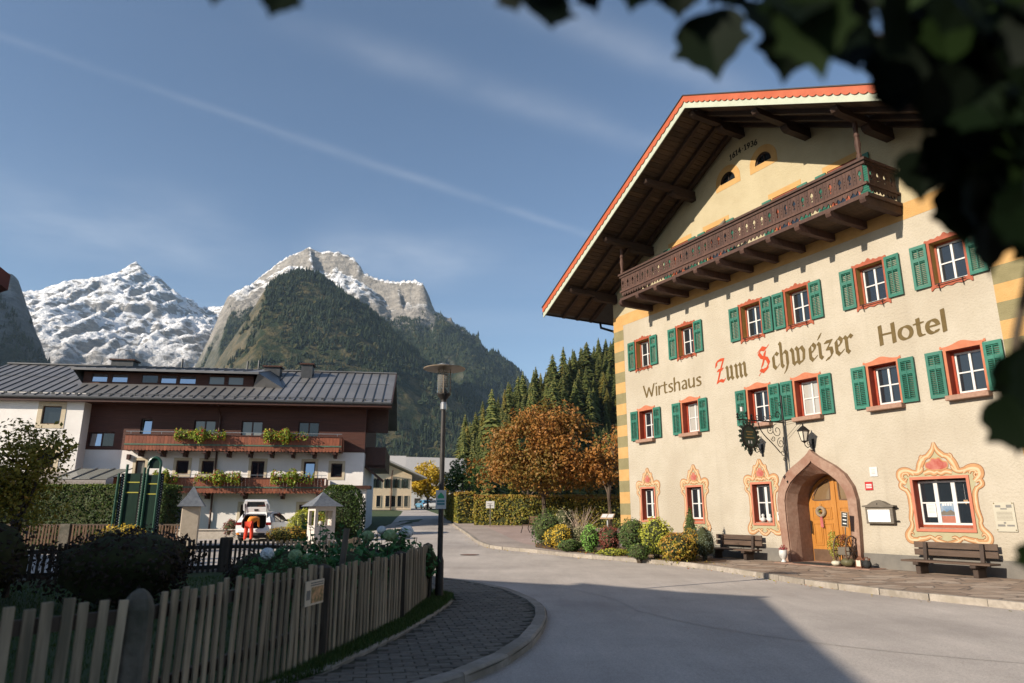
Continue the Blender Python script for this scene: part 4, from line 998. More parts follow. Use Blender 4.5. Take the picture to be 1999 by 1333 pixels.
# porphyry flagstones before the hotel
def flag_mat():
    m, n, l, b = nmat("flagstone"); g = n.new("ShaderNodeNewGeometry")
    mp = n.new("ShaderNodeMapping"); mp.inputs["Rotation"].default_value = (0, 0, -HA); mp.inputs["Scale"].default_value = (1.3, 2.0, 1); l.new(g.outputs["Position"], mp.inputs[0])
    vo = n.new("ShaderNodeTexVoronoi"); vo.inputs["Scale"].default_value = 1.25; l.new(mp.outputs[0], vo.inputs["Vector"])
    ve = n.new("ShaderNodeTexVoronoi"); ve.feature = 'DISTANCE_TO_EDGE'; ve.inputs["Scale"].default_value = 1.25; l.new(mp.outputs[0], ve.inputs["Vector"])
    rp = n.new("ShaderNodeValToRGB"); e = rp.color_ramp.elements; e[0].color = (.19, .135, .10, 1); e[1].color = (.36, .29, .23, 1); q = e.new(.5); q.color = (.27, .195, .14, 1)
    sp = n.new("ShaderNodeSeparateColor"); l.new(vo.outputs["Color"], sp.inputs[0]); l.new(sp.outputs[0], rp.inputs[0])
    nz = n.new("ShaderNodeTexNoise"); nz.inputs["Scale"].default_value = 5; nz.inputs["Detail"].default_value = 8; l.new(g.outputs["Position"], nz.inputs["Vector"])
    mx = n.new("ShaderNodeMix"); mx.data_type = 'RGBA'; mx.blend_type = 'OVERLAY'; mx.inputs[0].default_value = .5; l.new(rp.outputs[0], mx.inputs[6]); l.new(nz.outputs[0], mx.inputs[7])
    mr = n.new("ShaderNodeMapRange"); mr.inputs[2].default_value = .05; l.new(ve.outputs["Distance"], mr.inputs[0])
    m2 = n.new("ShaderNodeMix"); m2.data_type = 'RGBA'; l.new(mr.outputs[0], m2.inputs[0]); m2.inputs[6].default_value = (.10, .08, .065, 1); l.new(mx.outputs[2], m2.inputs[7])
    l.new(m2.outputs[2], b.inputs["Base Color"]); b.inputs["Roughness"].default_value = .75
    bp = n.new("ShaderNodeBump"); bp.inputs["Strength"].default_value = .6; bp.inputs["Distance"].default_value = .02; l.new(mr.outputs[0], bp.inputs["Height"]); l.new(bp.outputs[0], b.inputs["Normal"])
flag_mat()

xs = np.unique(np.concatenate([np.arange(-60, 61, 2.), -np.geomspace(60, 30000, 26), np.geomspace(60, 30000, 26)]))
ys = np.unique(np.concatenate([np.arange(-30, 131, 2.), -np.geomspace(30, 30000, 24), np.geomspace(130, 30000, 24)]))
X, Y = np.meshgrid(xs, ys); Z = gz(X, Y) - .03
nx, ny = len(xs), len(ys)
gm = MB(); gm.v = list(map(tuple, np.stack([X.ravel(), Y.ravel(), Z.ravel()], 1).tolist()))
gm.f = [(j * nx + i, j * nx + i + 1, (j + 1) * nx + i + 1, (j + 1) * nx + i) for j in range(ny - 1) for i in range(nx - 1)]
struct(gm.build("ground", "grass"))
def sheet(name, poly, lift, mat, step=2.0, skirt=0.0, kind=True):
    """polygon draped on the ground: triangulated and subdivided along the slope"""
    bm = bmesh.new(); vs = [bm.verts.new((x, y, 0)) for x, y in poly]; bm.faces.new(vs)
    for ax, rng in ((0, [p[0] for p in poly]), (1, [p[1] for p in poly])):
        q = math.ceil(min(rng) / step) * step
        while q < max(rng):
            co = [0, 0, 0]; co[ax] = q; no = [0, 0, 0]; no[ax] = 1
            bmesh.ops.bisect_plane(bm, geom=bm.verts[:] + bm.edges[:] + bm.faces[:], plane_co=co, plane_no=no); q += step
    bmesh.ops.triangulate(bm, faces=bm.faces)
    for v in bm.verts: v.co.z = gzf(v.co.x, v.co.y) + lift
    bmesh.ops.recalc_face_normals(bm, faces=bm.faces)
    for f_ in bm.faces:
        if f_.normal.z < 0: f_.normal_flip()
    if skirt:
        be = [e for e in bm.edges if e.is_boundary]; r = bmesh.ops.extrude_edge_only(bm, edges=be)
        for v in [g for g in r["geom"] if isinstance(g, bmesh.types.BMVert)]: v.co.z -= skirt
    me = bpy.data.meshes.new(name); bm.to_mesh(me); bm.free(); me.materials.append(MATS[mat])
    o = link(name, me)
    if kind: struct(o)
    return o
KR = [(30, -16), (20, -6), (14, 3.5), (10.6, 9), (8.67, 12.38), (7.62, 14.2), (6.82, 16.2), (6.40, 18.2), (5.95, 20.2), (5.25, 22.1), (4.3, 23.7), (3.23, 25.15), (2.1, 26.6), (1.01, 27.96), (-.1, 29.1), (-.8, 30.1), (-1.4, 32.4), (-1.8, 35), (-2.35, 38.6), (-3.38, 44.8), (-4.55, 52.7), (-6.2, 64), (-8.6, 78), (-11, 92), (-14, 108), (-18, 126)]
KR = [tuple(p) for p in smooth(KR, 4)]
road = sheet("road", [(-45, -14), (32, -18)] + KR + [(-26, 126), (-19, 104), (-13.6, 88), (-11, 70), (-9.6, 56), (-8.4, 44), (-8.6, 40), (-45, 38)], .004, "asphalt", 3)
side = [p for p in KR if p[1] < 52.8]
# pavement: flagstones by the hotel, asphalt further up, gravel square
s1 = [p for p in side if p[1] <= 24.2 and p[1] > -6]
wall_l = hw(-8.2, -.2, 0); wall_r = hw(8, -.2, 0)
sheet("pavement", s1 + [(wall_l.x, wall_l.y), (wall_r.x, wall_r.y), (22, -6)], .115, "flagstone", 3)
s2 = [p for p in side if p[1] >= 24.0]
inner = [(p[0] + 1.55, p[1] + .35) for p in s2]
sheet("sidewalk", s2 + inner[::-1], .111, "sidewalk_asphalt", 3)
cornr = hw(-11.3, -2, 0)
sheet("gravel_square", [(p[0] - .1, p[1] - .05) for p in inner if p[1] < 46] + [(-1.5, 50), (12, 50), (12, 36), (cornr.x, cornr.y), (wall_l.x, wall_l.y), (wall_l.x - .8, wall_l.y - .4)], .107, "gravel", 3)
bed = [(1.0, 30.6), (.95, 29.0), (2.0, 27.4), (3.2, 26.0), (4.3, 24.4), (5.0, 22.3), (5.7, 21.6), (6.6, 22.2), (6.9, 23.2), (5.6, 26.8), (4.2, 29.6), (3.2, 31.5), (1.8, 32)]
sheet("planting_bed", bed, .125, "soil", 2)
# kerb stones
def kerb(path, name, L, w, top, mat="kerb_stone", side=1, parent_name="kerb", label=None):
    root = struct(empty(parent_name, (0, 0, 0)))
    d = [0]
    for a, b in zip(path, path[1:]): d.append(d[-1] + math.dist(a, b))
    n = int(d[-1] / L); P = []
    def at(s):
        for i in range(len(d) - 1):
            if s <= d[i + 1] + 1e-9: t = (s - d[i]) / (d[i + 1] - d[i]); return (path[i][0] + (path[i + 1][0] - path[i][0]) * t, path[i][1] + (path[i + 1][1] - path[i][1]) * t)
        return path[-1]
    for k in range(n):
        a, b = at(k * L + .006), at((k + 1) * L - .006); dx, dy = b[0] - a[0], b[1] - a[1]; l = math.hypot(dx, dy); nx_, ny_ = -dy / l * w * side, dx / l * w * side
        za, zb = gzf(*a), gzf(*b); j = random.uniform(-.006, .006); o_ = random.uniform(-.008, .008)
        a = (a[0] + nx_ * o_, a[1] + ny_ * o_); b = (b[0] + nx_ * o_, b[1] + ny_ * o_)
        m = MB(); c = .022
        prof = [(0, -.2), (0, top - c), (c, top), (w, top), (w, -.2)]
        va = [(a[0] + nx_ * q / w, a[1] + ny_ * q / w, za + z + j) for q, z in prof]; vb = [(b[0] + nx_ * q / w, b[1] + ny_ * q / w, zb + z + j) for q, z in prof]
        m.add(va + vb, [tuple(range(5)), tuple(range(9, 4, -1))] + [(i, i + 5, (i + 1) % 5 + 5, (i + 1) % 5) for i in range(5)])
        m.build(name, mat, root, fixn=True)
    return root
kerb([p for p in KR if -2 < p[1] < 50], "kerb_stone", 1.0, .16, .128, side=1, parent_name="kerb_right")
# paved path round the garden corner
KL = [(-3.2, 3.2), (-2.2, 4.7), (-1.3, 5.9), (-.39, 7.24), (-.05, 7.99), (.2, 8.8), (.37, 9.69), (.5, 10.7), (.55, 11.78), (.48, 12.7), (.29, 13.5), (0, 14.6), (-.43, 15.58), (-1.0, 16.5), (-1.57, 17.14), (-3.0, 18.3), (-5.0, 19.2), (-8.4, 19.6), (-14, 15.6)]
KL = [tuple(p) for p in smooth(KL, 4)]
GE = [(-4.4, 3.9), (-3.3, 5.2), (-2.5, 6.1), (-1.9, 7.0), (-1.65, 7.99), (-1.42, 9.2), (-1.24, 10.52), (-1.10, 11.8), (-1.03, 12.9), (-1.12, 13.6), (-1.45, 14.1)]
GE = [tuple(p) for p in smooth(GE, 4)]
kerb([p for p in KL][4:], "kerb_stone", 1.0, .17, .11, side=1, parent_name="kerb_left")
sheet("path_bed", KL + [(-14, 14.8), (-8.2, 18.6), (-4.2, 18.0), (-1.5, 14.4)] + GE[::-1], .078, "joint_sand", 3)
sheet("lawn", GE + [(-1.5, 14.4), (-4.2, 18.2), (-8.1, 18.7), (-14, 14.4), (-26, 8), (-26, 0), (-8, 0)], .10, "lawn", 3)
kerb(GE[2:-3], "edging_stone", .9, .09, .128, side=1, parent_name="path_edging")
# pavers, stretcher bond, turned with the path
def inside(p, poly):
    c = False; j = len(poly) - 1
    for i in range(len(poly)):
        if (poly[i][1] > p[1]) != (poly[j][1] > p[1]) and p[0] < (poly[j][0] - poly[i][0]) * (p[1] - poly[i][1]) / (poly[j][1] - poly[i][1]) + poly[i][0]: c = not c
        j = i
    return c
kin = [(p[0] - .25 if p[1] < 13 else p[0] - .12, p[1] - (0 if p[1] < 12 else .2)) for p in KL if p[1] > 3 and p[0] > -5]
gin = [(p[0] + .08, p[1]) for p in GE]
ppoly = kin + [(-5, 18.7), (-4.2, 18.1), (-1.5, 14.5)] + gin[::-1]
proot = struct(empty("paved_path", (0, 0, 0)))
an = math.radians(12); ca, sa = math.cos(an), math.sin(an); cells = []
for j in range(-10, 180):
    for i in range(-30, 30):
        u, v = (i + .5 * (j % 2)) * .245, j * .123; px_, py_ = -.6 + u * ca - v * sa, 4 + u * sa + v * ca
        if inside((px_, py_), ppoly) and py_ > 4.5: cells.append((px_, py_))
cells.sort(key=lambda p: abs(p[0] + .3) * .2 + (p[1] if p[1] > 7.3 else 60 - p[1]))
pb = MB().box(-.117, -.056, -.03, .117, .056, .012); pme = None; rest = MB()
for k, (px_, py_) in enumerate(cells):
    z = .082 + random.uniform(-.004, .004)
    if k < 300:
        if pme is None: o = pb.build("paver", "paver", proot, bevel=.008); pme = o.data
        else: o = link("paver", pme, proot)
        o.location = (px_, py_, z); o.rotation_euler = (random.uniform(-.012, .012), random.uniform(-.012, .012), an + random.uniform(-.02, .02))
    else:
        q = [(px_ + a * ca - b * sa, py_ + a * sa + b * ca) for a, b in ((-.117, -.056), (.117, -.056), (.117, .056), (-.117, .056))]
        rest.add([(a, b, z - .03) for a, b in q] + [(a, b, z + .012) for a, b in q], [(4, 5, 6, 7), (0, 1, 5, 4), (1, 2, 6, 5), (2, 3, 7, 6), (3, 0, 4, 7)])
o = rest.build("distant_pavers", "paver", proot); o["kind"] = "stuff"
# manhole covers
for (x, y, lab) in ((-1.6, 27.1, "round iron manhole cover in the road, farther of two"), (-1.97, 25.7, "round iron manhole cover in the road, nearer of two")):
    r = tag(empty("manhole_cover", (x, y, gzf(x, y) + .006)), lab, "manhole", "manhole covers in the road")
    MB().lathe([(.36, 0), (.36, .006), (.31, .006), (.31, .002)], 28).build("frame", "iron", r); MB().lathe([(.0, .008), (.305, .008), (.305, 0)][::-1], 28).build("lid", "rust" if "rust" in MATS else "iron", r)
# repaired seams in the asphalt
pm("tar", (.31, .28, .25), (.37, .335, .30), scale=10, rough=.7, coords='World')
for pts in ([(-1.7, 17.6), (.6, 16.4), (1.8, 14.2), (2.1, 12.2)], [(2.1, 12.2), (2.9, 10.4), (4.4, 8.8), (6.5, 7.6)], [(2.1, 12.1), (1.75, 11.2)]):
    sp = smooth(pts, 8); m = MB(); L = []; R_ = []
    for i, p in enumerate(sp):
        a, b = sp[max(i - 1, 0)], sp[min(i + 1, len(sp) - 1)]; l = math.dist(a, b); nx_, ny_ = -(b[1] - a[1]) / l, (b[0] - a[0]) / l; w = .008 + .006 * random.random()
        L.append((p[0] + nx_ * w, p[1] + ny_ * w, .008)); R_.append((p[0] - nx_ * w, p[1] - ny_ * w, .008))
    n = len(sp); m.add(L + R_, [(i, n + i, n + i + 1, i + 1) for i in range(n - 1)]); struct(m.build("asphalt_seam", "tar"))

# ================================================================== mountains
RID = dict(
M1=[(-5285,5300,1099),(-4848,5450,1420),(-4326,5550,1656),(-4151,5600,1778),(-4011,5600,1813),(-3889,5700,1860),(-3712,5700,1896),(-3569,5700,1961),(-3422,5650,2020),(-3316,5600,2059),(-3256,5600,2116),(-3211,5650,2049),(-3175,5700,2001),(-3119,5700,2020),(-3021,5750,1937),(-2942,5800,1825),(-2807,5800,1755),(-2529,5700,1734),(-2270,5600,1740)],
M2=[(-2189,4900,1459),(-2113,4850,1467),(-1990,4800,1570),(-1778,4700,1693),(-1622,4650,1792),(-1516,4600,1816),(-1449,4600,1851),(-1370,4600,1816),(-1236,4580,1804),(-1118,4550,1754),(-1059,4500,1670),(-1035,4500,1621),(-909,4450,1555),(-777,4400,1519),(-649,4350,1513),(-590,4300,1474),(-566,4290,1386),(-545,4280,1285),(-500,4250,1224),(-421,4200,1183),(-351,4150,1122),(-314,4100,1027),(-290,4050,947),(-164,3950,843),(-42,3850,747),(113,3700,625),(382,3400,420),(664,3000,216)],
M2b=[(-1449,4600,1851),(-1250,4200,1380),(-1084,3900,1055)], M2c=[(-777,4400,1519),(-648,4000,1062),(-450,3500,672),(-278,3100,453)],
M3=[(-1256,2500,366),(-1196,2600,535),(-1159,2650,650),(-1089,2700,783),(-1032,2750,896),(-969,2800,984),(-905,2800,1014),(-851,2830,1011),(-819,2900,983),(-821,3100,964)],
M3b=[(-851,2830,1011),(-728,2750,855),(-613,2650,717),(-456,2500,519),(-293,2300,345),(-151,2050,208)], M3c=[(-905,2800,1014),(-852,2500,717),(-770,2200,457),(-681,1900,250)],
M0=[(-2305,1900,897),(-2203,2200,942),(-2094,2500,922),(-2009,2600,935),(-2005,2650,922),(-2033,2750,855),(-2092,2900,785),(-2155,3100,691),(-2079,3300,482)],
M4=[(-677,9000,1586),(-315,9300,1911),(-226,9400,2012),(-154,9400,2034),(-54,9400,1968),(60,9300,1832),(411,9000,1517)])
def ridge_h(x, y, keys, slope, ease):
    h = np.full(x.shape, -500.); dm = np.full(x.shape, 1e9)
    for k in keys:
        R = RID[k]
        for (ax, ay, az), (bx, by, bz) in zip(R, R[1:]):
            dx, dy = bx - ax, by - ay; t = np.clip(((x - ax) * dx + (y - ay) * dy) / (dx * dx + dy * dy), 0, 1)
            d = np.hypot(x - ax - t * dx, y - ay - t * dy); z = az + t * (bz - az)
            c = z - slope[0] * np.minimum(d, ease) - slope[1] * np.maximum(d - ease, 0)
            h = np.maximum(h, c); dm = np.minimum(dm, d)
    return h, dm
def mountain(name, keys, x0, x1, y0, y1, st, slope, ease, amp, mat, seed, fscale=1/260., cut=None, gul=1.0):
    xs = np.arange(x0, x1 + st, st); ys = np.arange(y0, y1 + st, st); X, Y = np.meshgrid(xs, ys); x, y = X.ravel(), Y.ravel()
    P = np.stack([x, y, np.zeros_like(x)], 1)
    wx = (fbm(P, 1 / 420., 3, seed + 5) - .5) * 160; wy = (fbm(P, 1 / 420., 3, seed + 9) - .5) * 160
    h0, dm = ridge_h(x, y, keys, slope, ease); k = np.clip(dm / 260, 0, 1)
    h1, _ = ridge_h(x + wx * k, y + wy * k, keys, slope, ease); h = h1
    if cut is not None: h = h - np.maximum(0, cut(x + wx * .6, y + wy * .6))
    PG = np.stack([(x + wx * .9) * 1.0, (y + wy * .9) * gul, 0 * x], 1)         # gullies run down the fall line
    rn = 1 - np.abs(2 * fbm(PG + [0, 0, 77], fscale, 5, seed, .58) - 1)       # ridged
    r2 = 1 - np.abs(2 * fbm(P * [1.6, 1, 1], fscale * 3.2, 3, seed + 31, .5) - 1)
    h = h + amp * (rn - .72) * np.clip(dm / 170 + .06, 0, 1) * 1.6 + amp * .35 * (r2 - .7) * np.clip(dm / 90 + .18, 0, 1)
    h = np.maximum(h, -5 - .0 * x)
    nx, ny = len(xs), len(ys); m = MB(); m.v = list(map(tuple, np.stack([x, y, h], 1).tolist()))
    H2 = h.reshape(ny, nx)
    m.f = [(j * nx + i, j * nx + i + 1, (j + 1) * nx + i + 1, (j + 1) * nx + i) for j in range(ny - 1) for i in range(nx - 1) if max(H2[j, i], H2[j, i + 1], H2[j + 1, i], H2[j + 1, i + 1]) > -4.9]
    o = struct(m.build(name, mat, smooth=True))
    return xs, ys, H2
def mount_mat(name, snow_z, snow_w, tree_z, rock, forest, meadow, snow_amt=1.0, snow_t=.62):
    m, n, l, b = nmat(name); g = n.new("ShaderNodeNewGeometry"); b.inputs["Roughness"].default_value = .95; b.inputs["Specular IOR Level"].default_value = .1
    sp = n.new("ShaderNodeSeparateXYZ"); l.new(g.outputs["Position"], sp.inputs[0]); sn = n.new("ShaderNodeSeparateXYZ"); l.new(g.outputs["Normal"], sn.inputs[0])
    def nz(sc, det=8, mp=None):
        q = n.new("ShaderNodeTexNoise"); q.inputs["Scale"].default_value = sc; q.inputs["Detail"].default_value = det; q.inputs["Roughness"].default_value = .65
        if mp: k = n.new("ShaderNodeMapping"); k.inputs["Scale"].default_value = mp; l.new(g.outputs["Position"], k.inputs[0]); l.new(k.outputs[0], q.inputs["Vector"])
        else: l.new(g.outputs["Position"], q.inputs["Vector"])
        return q.outputs[0]
    def M(op, *a):
        q = n.new("ShaderNodeMath"); q.operation = op
        for i, v in enumerate(a):
            if isinstance(v, (int, float)): q.inputs[i].default_value = v
            else: l.new(v, q.inputs[i])
        return q.outputs[0]
    def rng(v, a, b_): q = n.new("ShaderNodeMapRange"); q.interpolation_type = 'SMOOTHSTEP'; l.new(v, q.inputs[0]); q.inputs[1].default_value = a; q.inputs[2].default_value = b_; return q.outputs[0]
    def mix(f, a, c):
        q = n.new("ShaderNodeMix"); q.data_type = 'RGBA'; l.new(f, q.inputs[0])
        for s, v in ((6, a), (7, c)):
            if isinstance(v, tuple): q.inputs[s].default_value = rgba(v)
            else: l.new(v, q.inputs[s])
        return q.outputs[2]
    n1, n2, n3 = nz(.004), nz(.02), nz(.012, 6, (1, 1, 3.2))
    rockc = mix(rng(n3, .35, .65), tuple(c * .62 for c in rock), rock)
    green = mix(rng(n2, .42, .62), forest, meadow)
    alt = M('ADD', sp.outputs[2], M('MULTIPLY', M('SUBTRACT', n1, .5), 700.0))
    col = mix(rng(alt, tree_z - 90, tree_z + 90), green, rockc)
    steep = rng(sn.outputs[2], .62, .40); col = mix(M('MULTIPLY', steep, M('ADD', .3, M('MULTIPLY', rng(alt, tree_z - 350, tree_z), .6))), col, rockc)
    sa = M('ADD', sp.outputs[2], M('MULTIPLY', M('SUBTRACT', n2, .5), snow_w * 2.2))
    sf = M('MULTIPLY', rng(sa, snow_z - snow_w, snow_z + snow_w), rng(M('ADD', sn.outputs[2], M('MULTIPLY', M('SUBTRACT', n3, .5), 1.1)), snow_t, snow_t + .13))
    col = mix(M('MULTIPLY', sf, snow_amt), col, (.86, .86, .87))
    l.new(col, b.inputs["Base Color"])
    bp = n.new("ShaderNodeBump"); bp.inputs["Strength"].default_value = 1.0; bp.inputs["Distance"].default_value = 40; l.new(n2, bp.inputs["Height"]); l.new(bp.outputs[0], b.inputs["Normal"])
rk = (.31, .285, .255)
mount_mat("far_peak", 900, 220, 560, (.36, .34, .32), (.035, .05, .03), (.07, .075, .045), 1.0, .60)
mount_mat("massif", 1340, 140, 1120, rk, (.02, .032, .016), (.045, .05, .025), .95, .62)
mount_mat("wooded_hill", 2600, 100, 1500, (.32, .28, .23), (.020, .031, .013), (.10, .082, .038))
mount_mat("dark_flank", 900, 250, 620, (.20, .20, .20), (.028, .04, .025), (.05, .055, .035), .25)
mount_mat("snow_peak", 1300, 150, 700, (.38, .36, .34), (.03, .045, .03), (.05, .05, .04))
g1 = mountain("far_mountain", ["M1"], -6600, -1300, 2500, 6500, 18, (1.25, .60), 170, 150, "far_peak", 3, 1 / 190., gul=.34)
g2 = mountain("rocky_mountain", ["M2", "M2b", "M2c"], -2900, 1000, 2700, 5600, 15, (2.4, .82), 85, 120, "massif", 8, 1 / 170., cut=lambda x, y: 1.8 * (-.432 * y - x), gul=.4)
g3 = mountain("wooded_mountain", ["M3", "M3b", "M3c"], -2000, 500, 1300, 3800, 14, (.78, .86), 200, 60, "wooded_hill", 15, cut=lambda x, y: 1.15 * (-.37 * y - x))
g0 = mountain("shaded_mountain", ["M0"], -3900, -900, 1100, 4300, 20, (1.3, .8), 200, 90, "dark_flank", 23, cut=lambda x, y: 1.0 * (x + .752 * y) * .8)
g4 = mountain("distant_peak", ["M4"], -1900, 1800, 8300, 10400, 40, (.9, .6), 400, 120, "snow_peak", 31)
leafmat("far_spruce", [(.004, .009, .0045), (.010, .020, .0085), (.024, .037, .013), (.07, .06, .019)], trans=0.0, rough=.9)
def sample(g, x, y):
    xs, ys, H = g; i = np.clip((x - xs[0]) / (xs[1] - xs[0]), 0, len(xs) - 1.001); j = np.clip((y - ys[0]) / (ys[1] - ys[0]), 0, len(ys) - 1.001)
    a, b = i.astype(int), j.astype(int); f, h = i - a, j - b
    return (H[b, a] * (1 - f) + H[b, a + 1] * f) * (1 - h) + (H[b + 1, a] * (1 - f) + H[b + 1, a + 1] * f) * h
def far_forest(g, n, x0, x1, y0, y1, zmax, hgt, seed, keepout=None, thin=.42):
    r = np.random.default_rng(seed); x = r.uniform(x0, x1, n); y = r.uniform(y0, y1, n); z = sample(g, x, y)
    P = np.stack([x, y, z], 1); nn = fbm(P, 1 / 170., 4, seed)
    e = 12.; sl = np.hypot(sample(g, x + e, y) - sample(g, x - e, y), sample(g, x, y + e) - sample(g, x, y - e)) / (2 * e)
    ok = (z > 5) & (z + (nn - .5) * 420 < zmax) & (nn > thin - .10 * (r.random(n))) & (sl < 1.7)
    ok &= ~((fbm(P + 500, 1 / 110., 3, seed + 3) > .60) & (r.random(n) < .8))
    P = P[ok]; N = len(P); h = hgt * (.55 + .75 * r.random(N)); w = h * (.16 + .08 * r.random(N)); t = np.clip(.18 + .5 * fbm(P, 1 / 60., 2, seed + 7) + r.normal(0, .14, N) , 0, 1)
    bro = r.random(N) < .13; h = np.where(bro, h * .62, h); w = np.where(bro, w * 1.9, w); t = np.where(bro, np.clip(t + .32, 0, 1), t)
    k = 5; ang = 2 * PI * np.arange(k) / k; V = []; T = []
    a0 = r.random(N)[:, None] * 6
    base = np.stack([P[:, 0:1] + w[:, None] * np.cos(ang + a0), P[:, 1:2] + w[:, None] * np.sin(ang + a0), np.repeat((P[:, 2] + h * .10)[:, None], k, 1)], 2)
    mid = np.stack([P[:, 0:1] + w[:, None] * np.where(bro, .92, .58)[:, None] * np.cos(ang + a0 + .6), P[:, 1:2] + w[:, None] * np.where(bro, .92, .58)[:, None] * np.sin(ang + a0 + .6), np.repeat((P[:, 2] + h * np.where(bro, .62, .45))[:, None], k, 1)], 2)
    top = P + np.stack([0 * h, 0 * h, h], 1)
    V = np.concatenate([base, mid, top[:, None, :]], 1).reshape(-1, 3); s = 2 * k + 1
    F = []
    for i in range(k):
        F.append([i, (i + 1) % k, k + (i + 1) % k, k + i]); 
    Q = (np.array(F)[None] + (np.arange(N) * s)[:, None, None]).reshape(-1, 4)
    Tt = (np.array([[k + i, k + (i + 1) % k, 2 * k] for i in range(k)])[None] + (np.arange(N) * s)[:, None, None]).reshape(-1, 3)
    m = MB(); m.v = list(map(tuple, V.tolist())); m.f = list(map(tuple, Q.tolist())) + list(map(tuple, Tt.tolist())); m.t = np.repeat(t, s).tolist()
    o = m.build("forest", "far_spruce"); o["kind"] = "stuff"; return o
far_forest(g3, 42000, -1750, 350, 1350, 3100, 1120, 23, 5)
far_forest(g2, 34000, -1900, 900, 2800, 4500, 1180, 24, 6, thin=.40)
far_forest(g0, 12000, -2600, -1000, 1300, 3600, 800, 26, 7)
far_forest(g1, 9000, -5000, -1700, 3800, 5000, 700, 26, 9)

# ---- near wooded hillside behind the hotel
RID["H"] = [(-10, 140, 1), (-11, 168, 5), (-9, 205, 15), (-2, 248, 31), (10, 285, 45), (31, 335, 67), (56, 380, 84), (120, 425, 112), (240, 450, 138), (380, 465, 150)]
hx = np.arange(-140, 401, 7.); hy = np.arange(100, 561, 7.); HX, HY = np.meshgrid(hx, hy)
hh, hd = ridge_h(HX.ravel(), HY.ravel(), ["H"], (.9, .75), 40.); hp = np.stack([HX.ravel(), HY.ravel(), 0 * hd], 1)
hh = hh + 7 * (fbm(hp, 1 / 24., 4, 3) - .5) * np.clip(hd / 20, 0, 1); hh = np.maximum(hh, gz(hp[:, 0], hp[:, 1]) - .6).reshape(HX.shape)
m = MB(); m.v = list(map(tuple, np.stack([HX.ravel(), HY.ravel(), hh.ravel()], 1).tolist())); nx = len(hx)
m.f = [(j * nx + i, j * nx + i + 1, (j + 1) * nx + i + 1, (j + 1) * nx + i) for j in range(len(hy) - 1) for i in range(nx - 1)]
pm("forest_floor", (.025, .03, .012), (.05, .05, .02), scale=.4, rough=1, coords='World')
struct(m.build("hillside", "forest_floor", smooth=True)); gH = (hx, hy, hh)
leafmat("spruce_needle", [(.026, .038, .012), (.066, .085, .022), (.125, .135, .034), (.20, .17, .045)], trans=.22, rough=.7, rnd=.3)
leafmat("larch_leaf", [(.06, .065, .015), (.11, .105, .022), (.17, .14, .03), (.25, .17, .035)], trans=.2, rnd=.25)
pm("bark", (.06, .042, .03), (.11, .08, .055), scale=4, rough=.95, bump=.6, stretch=(3, 3, .6))
def spruce_mesh(seed, full=1.0):
    r = np.random.default_rng(seed); m = MB(); H = 1.0; tiers = 26
    for i in range(tiers):
        f_ = i / (tiers - 1); z = .07 + .91 * f_; R = (.015 + .155 * (1 - f_) ** .85) * (.85 + .3 * r.random()) * full; nb = int(11 - 5 * f_); a0 = r.random() * 6
        for b in range(nb):
            a = a0 + 2 * PI * b / nb + r.normal(0, .16); L = R * (.65 + .6 * r.random()); c, s = math.cos(a), math.sin(a); w = L * .34
            dr = .30 * L + .02; zt = z + .010
            p = [(0, 0, zt), (c * L * .55 - s * w, s * L * .55 + c * w, z - dr * .55), (c * L, s * L, z - dr), (c * L * .55 + s * w, s * L * .55 - c * w, z - dr * .55), (c * L * .5, s * L * .5, zt - dr * .18)]
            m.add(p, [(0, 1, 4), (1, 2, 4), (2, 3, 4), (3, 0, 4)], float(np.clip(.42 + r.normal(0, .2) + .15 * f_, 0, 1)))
    return m
svars = []
for k in range(4):
    svars.append(spruce_mesh(40 + k, (1.35, 1.1, 1.55, 1.25)[k]))
smesh = []
tm = MB(); tm.tube([(0, 0, -.05), (0, 0, .5), (0, 0, .97)], [.013, .009, .002], 6)
r_ = np.random.default_rng(77); cand = []
for k in range(6500):
    x, y = r_.uniform(-30, 110), r_.uniform(150, 430)
    if x < -.062 * y - 2: continue
    z = float(sample(gH, np.array([x]), np.array([y]))[0])
    if z < gzf(x, y) + 1.2: continue
    cand.append((x, y, z))
kept = []
for c in cand:
    if all((c[0] - q[0]) ** 2 + (c[1] - q[1]) ** 2 > 4.3 ** 2 for q in kept): kept.append(c)
kept.sort(key=lambda c: c[1]); trunk_me = None; rest_f = MB()
kept = [c for c in kept if c[0] < 60 + .02 * c[1]]
for k, (x, y, z) in enumerate(kept[:290]):
    larch = r_.random() < .22; h = r_.uniform(8, 21) * (.85 if larch else 1)
    t = empty("spruce_tree" if not larch else "larch_tree", (x, y, z - .4), r_.random() * 6); t.scale = (h * r_.uniform(.95, 1.35), h * r_.uniform(.95, 1.35), h)
    if larch: tag(t, "yellowing larch among the spruces on the hillside behind the hotel", "tree", "larches on the near hillside")
    else: tag(t, "tall dark spruce on the steep hillside behind the hotel", "tree", "spruces on the near hillside")
    v = k % 4; key = (v, larch)
    ex = dict(smesh).get(key)
    if ex is None: o = svars[v].build("crown", "larch_leaf" if larch else "spruce_needle", t); smesh.append((key, o.data))
    else: o = link("crown", ex, t)
    if trunk_me is None: o = tm.build("trunk", "bark", t); trunk_me = o.data
    else: link("trunk", trunk_me, t)

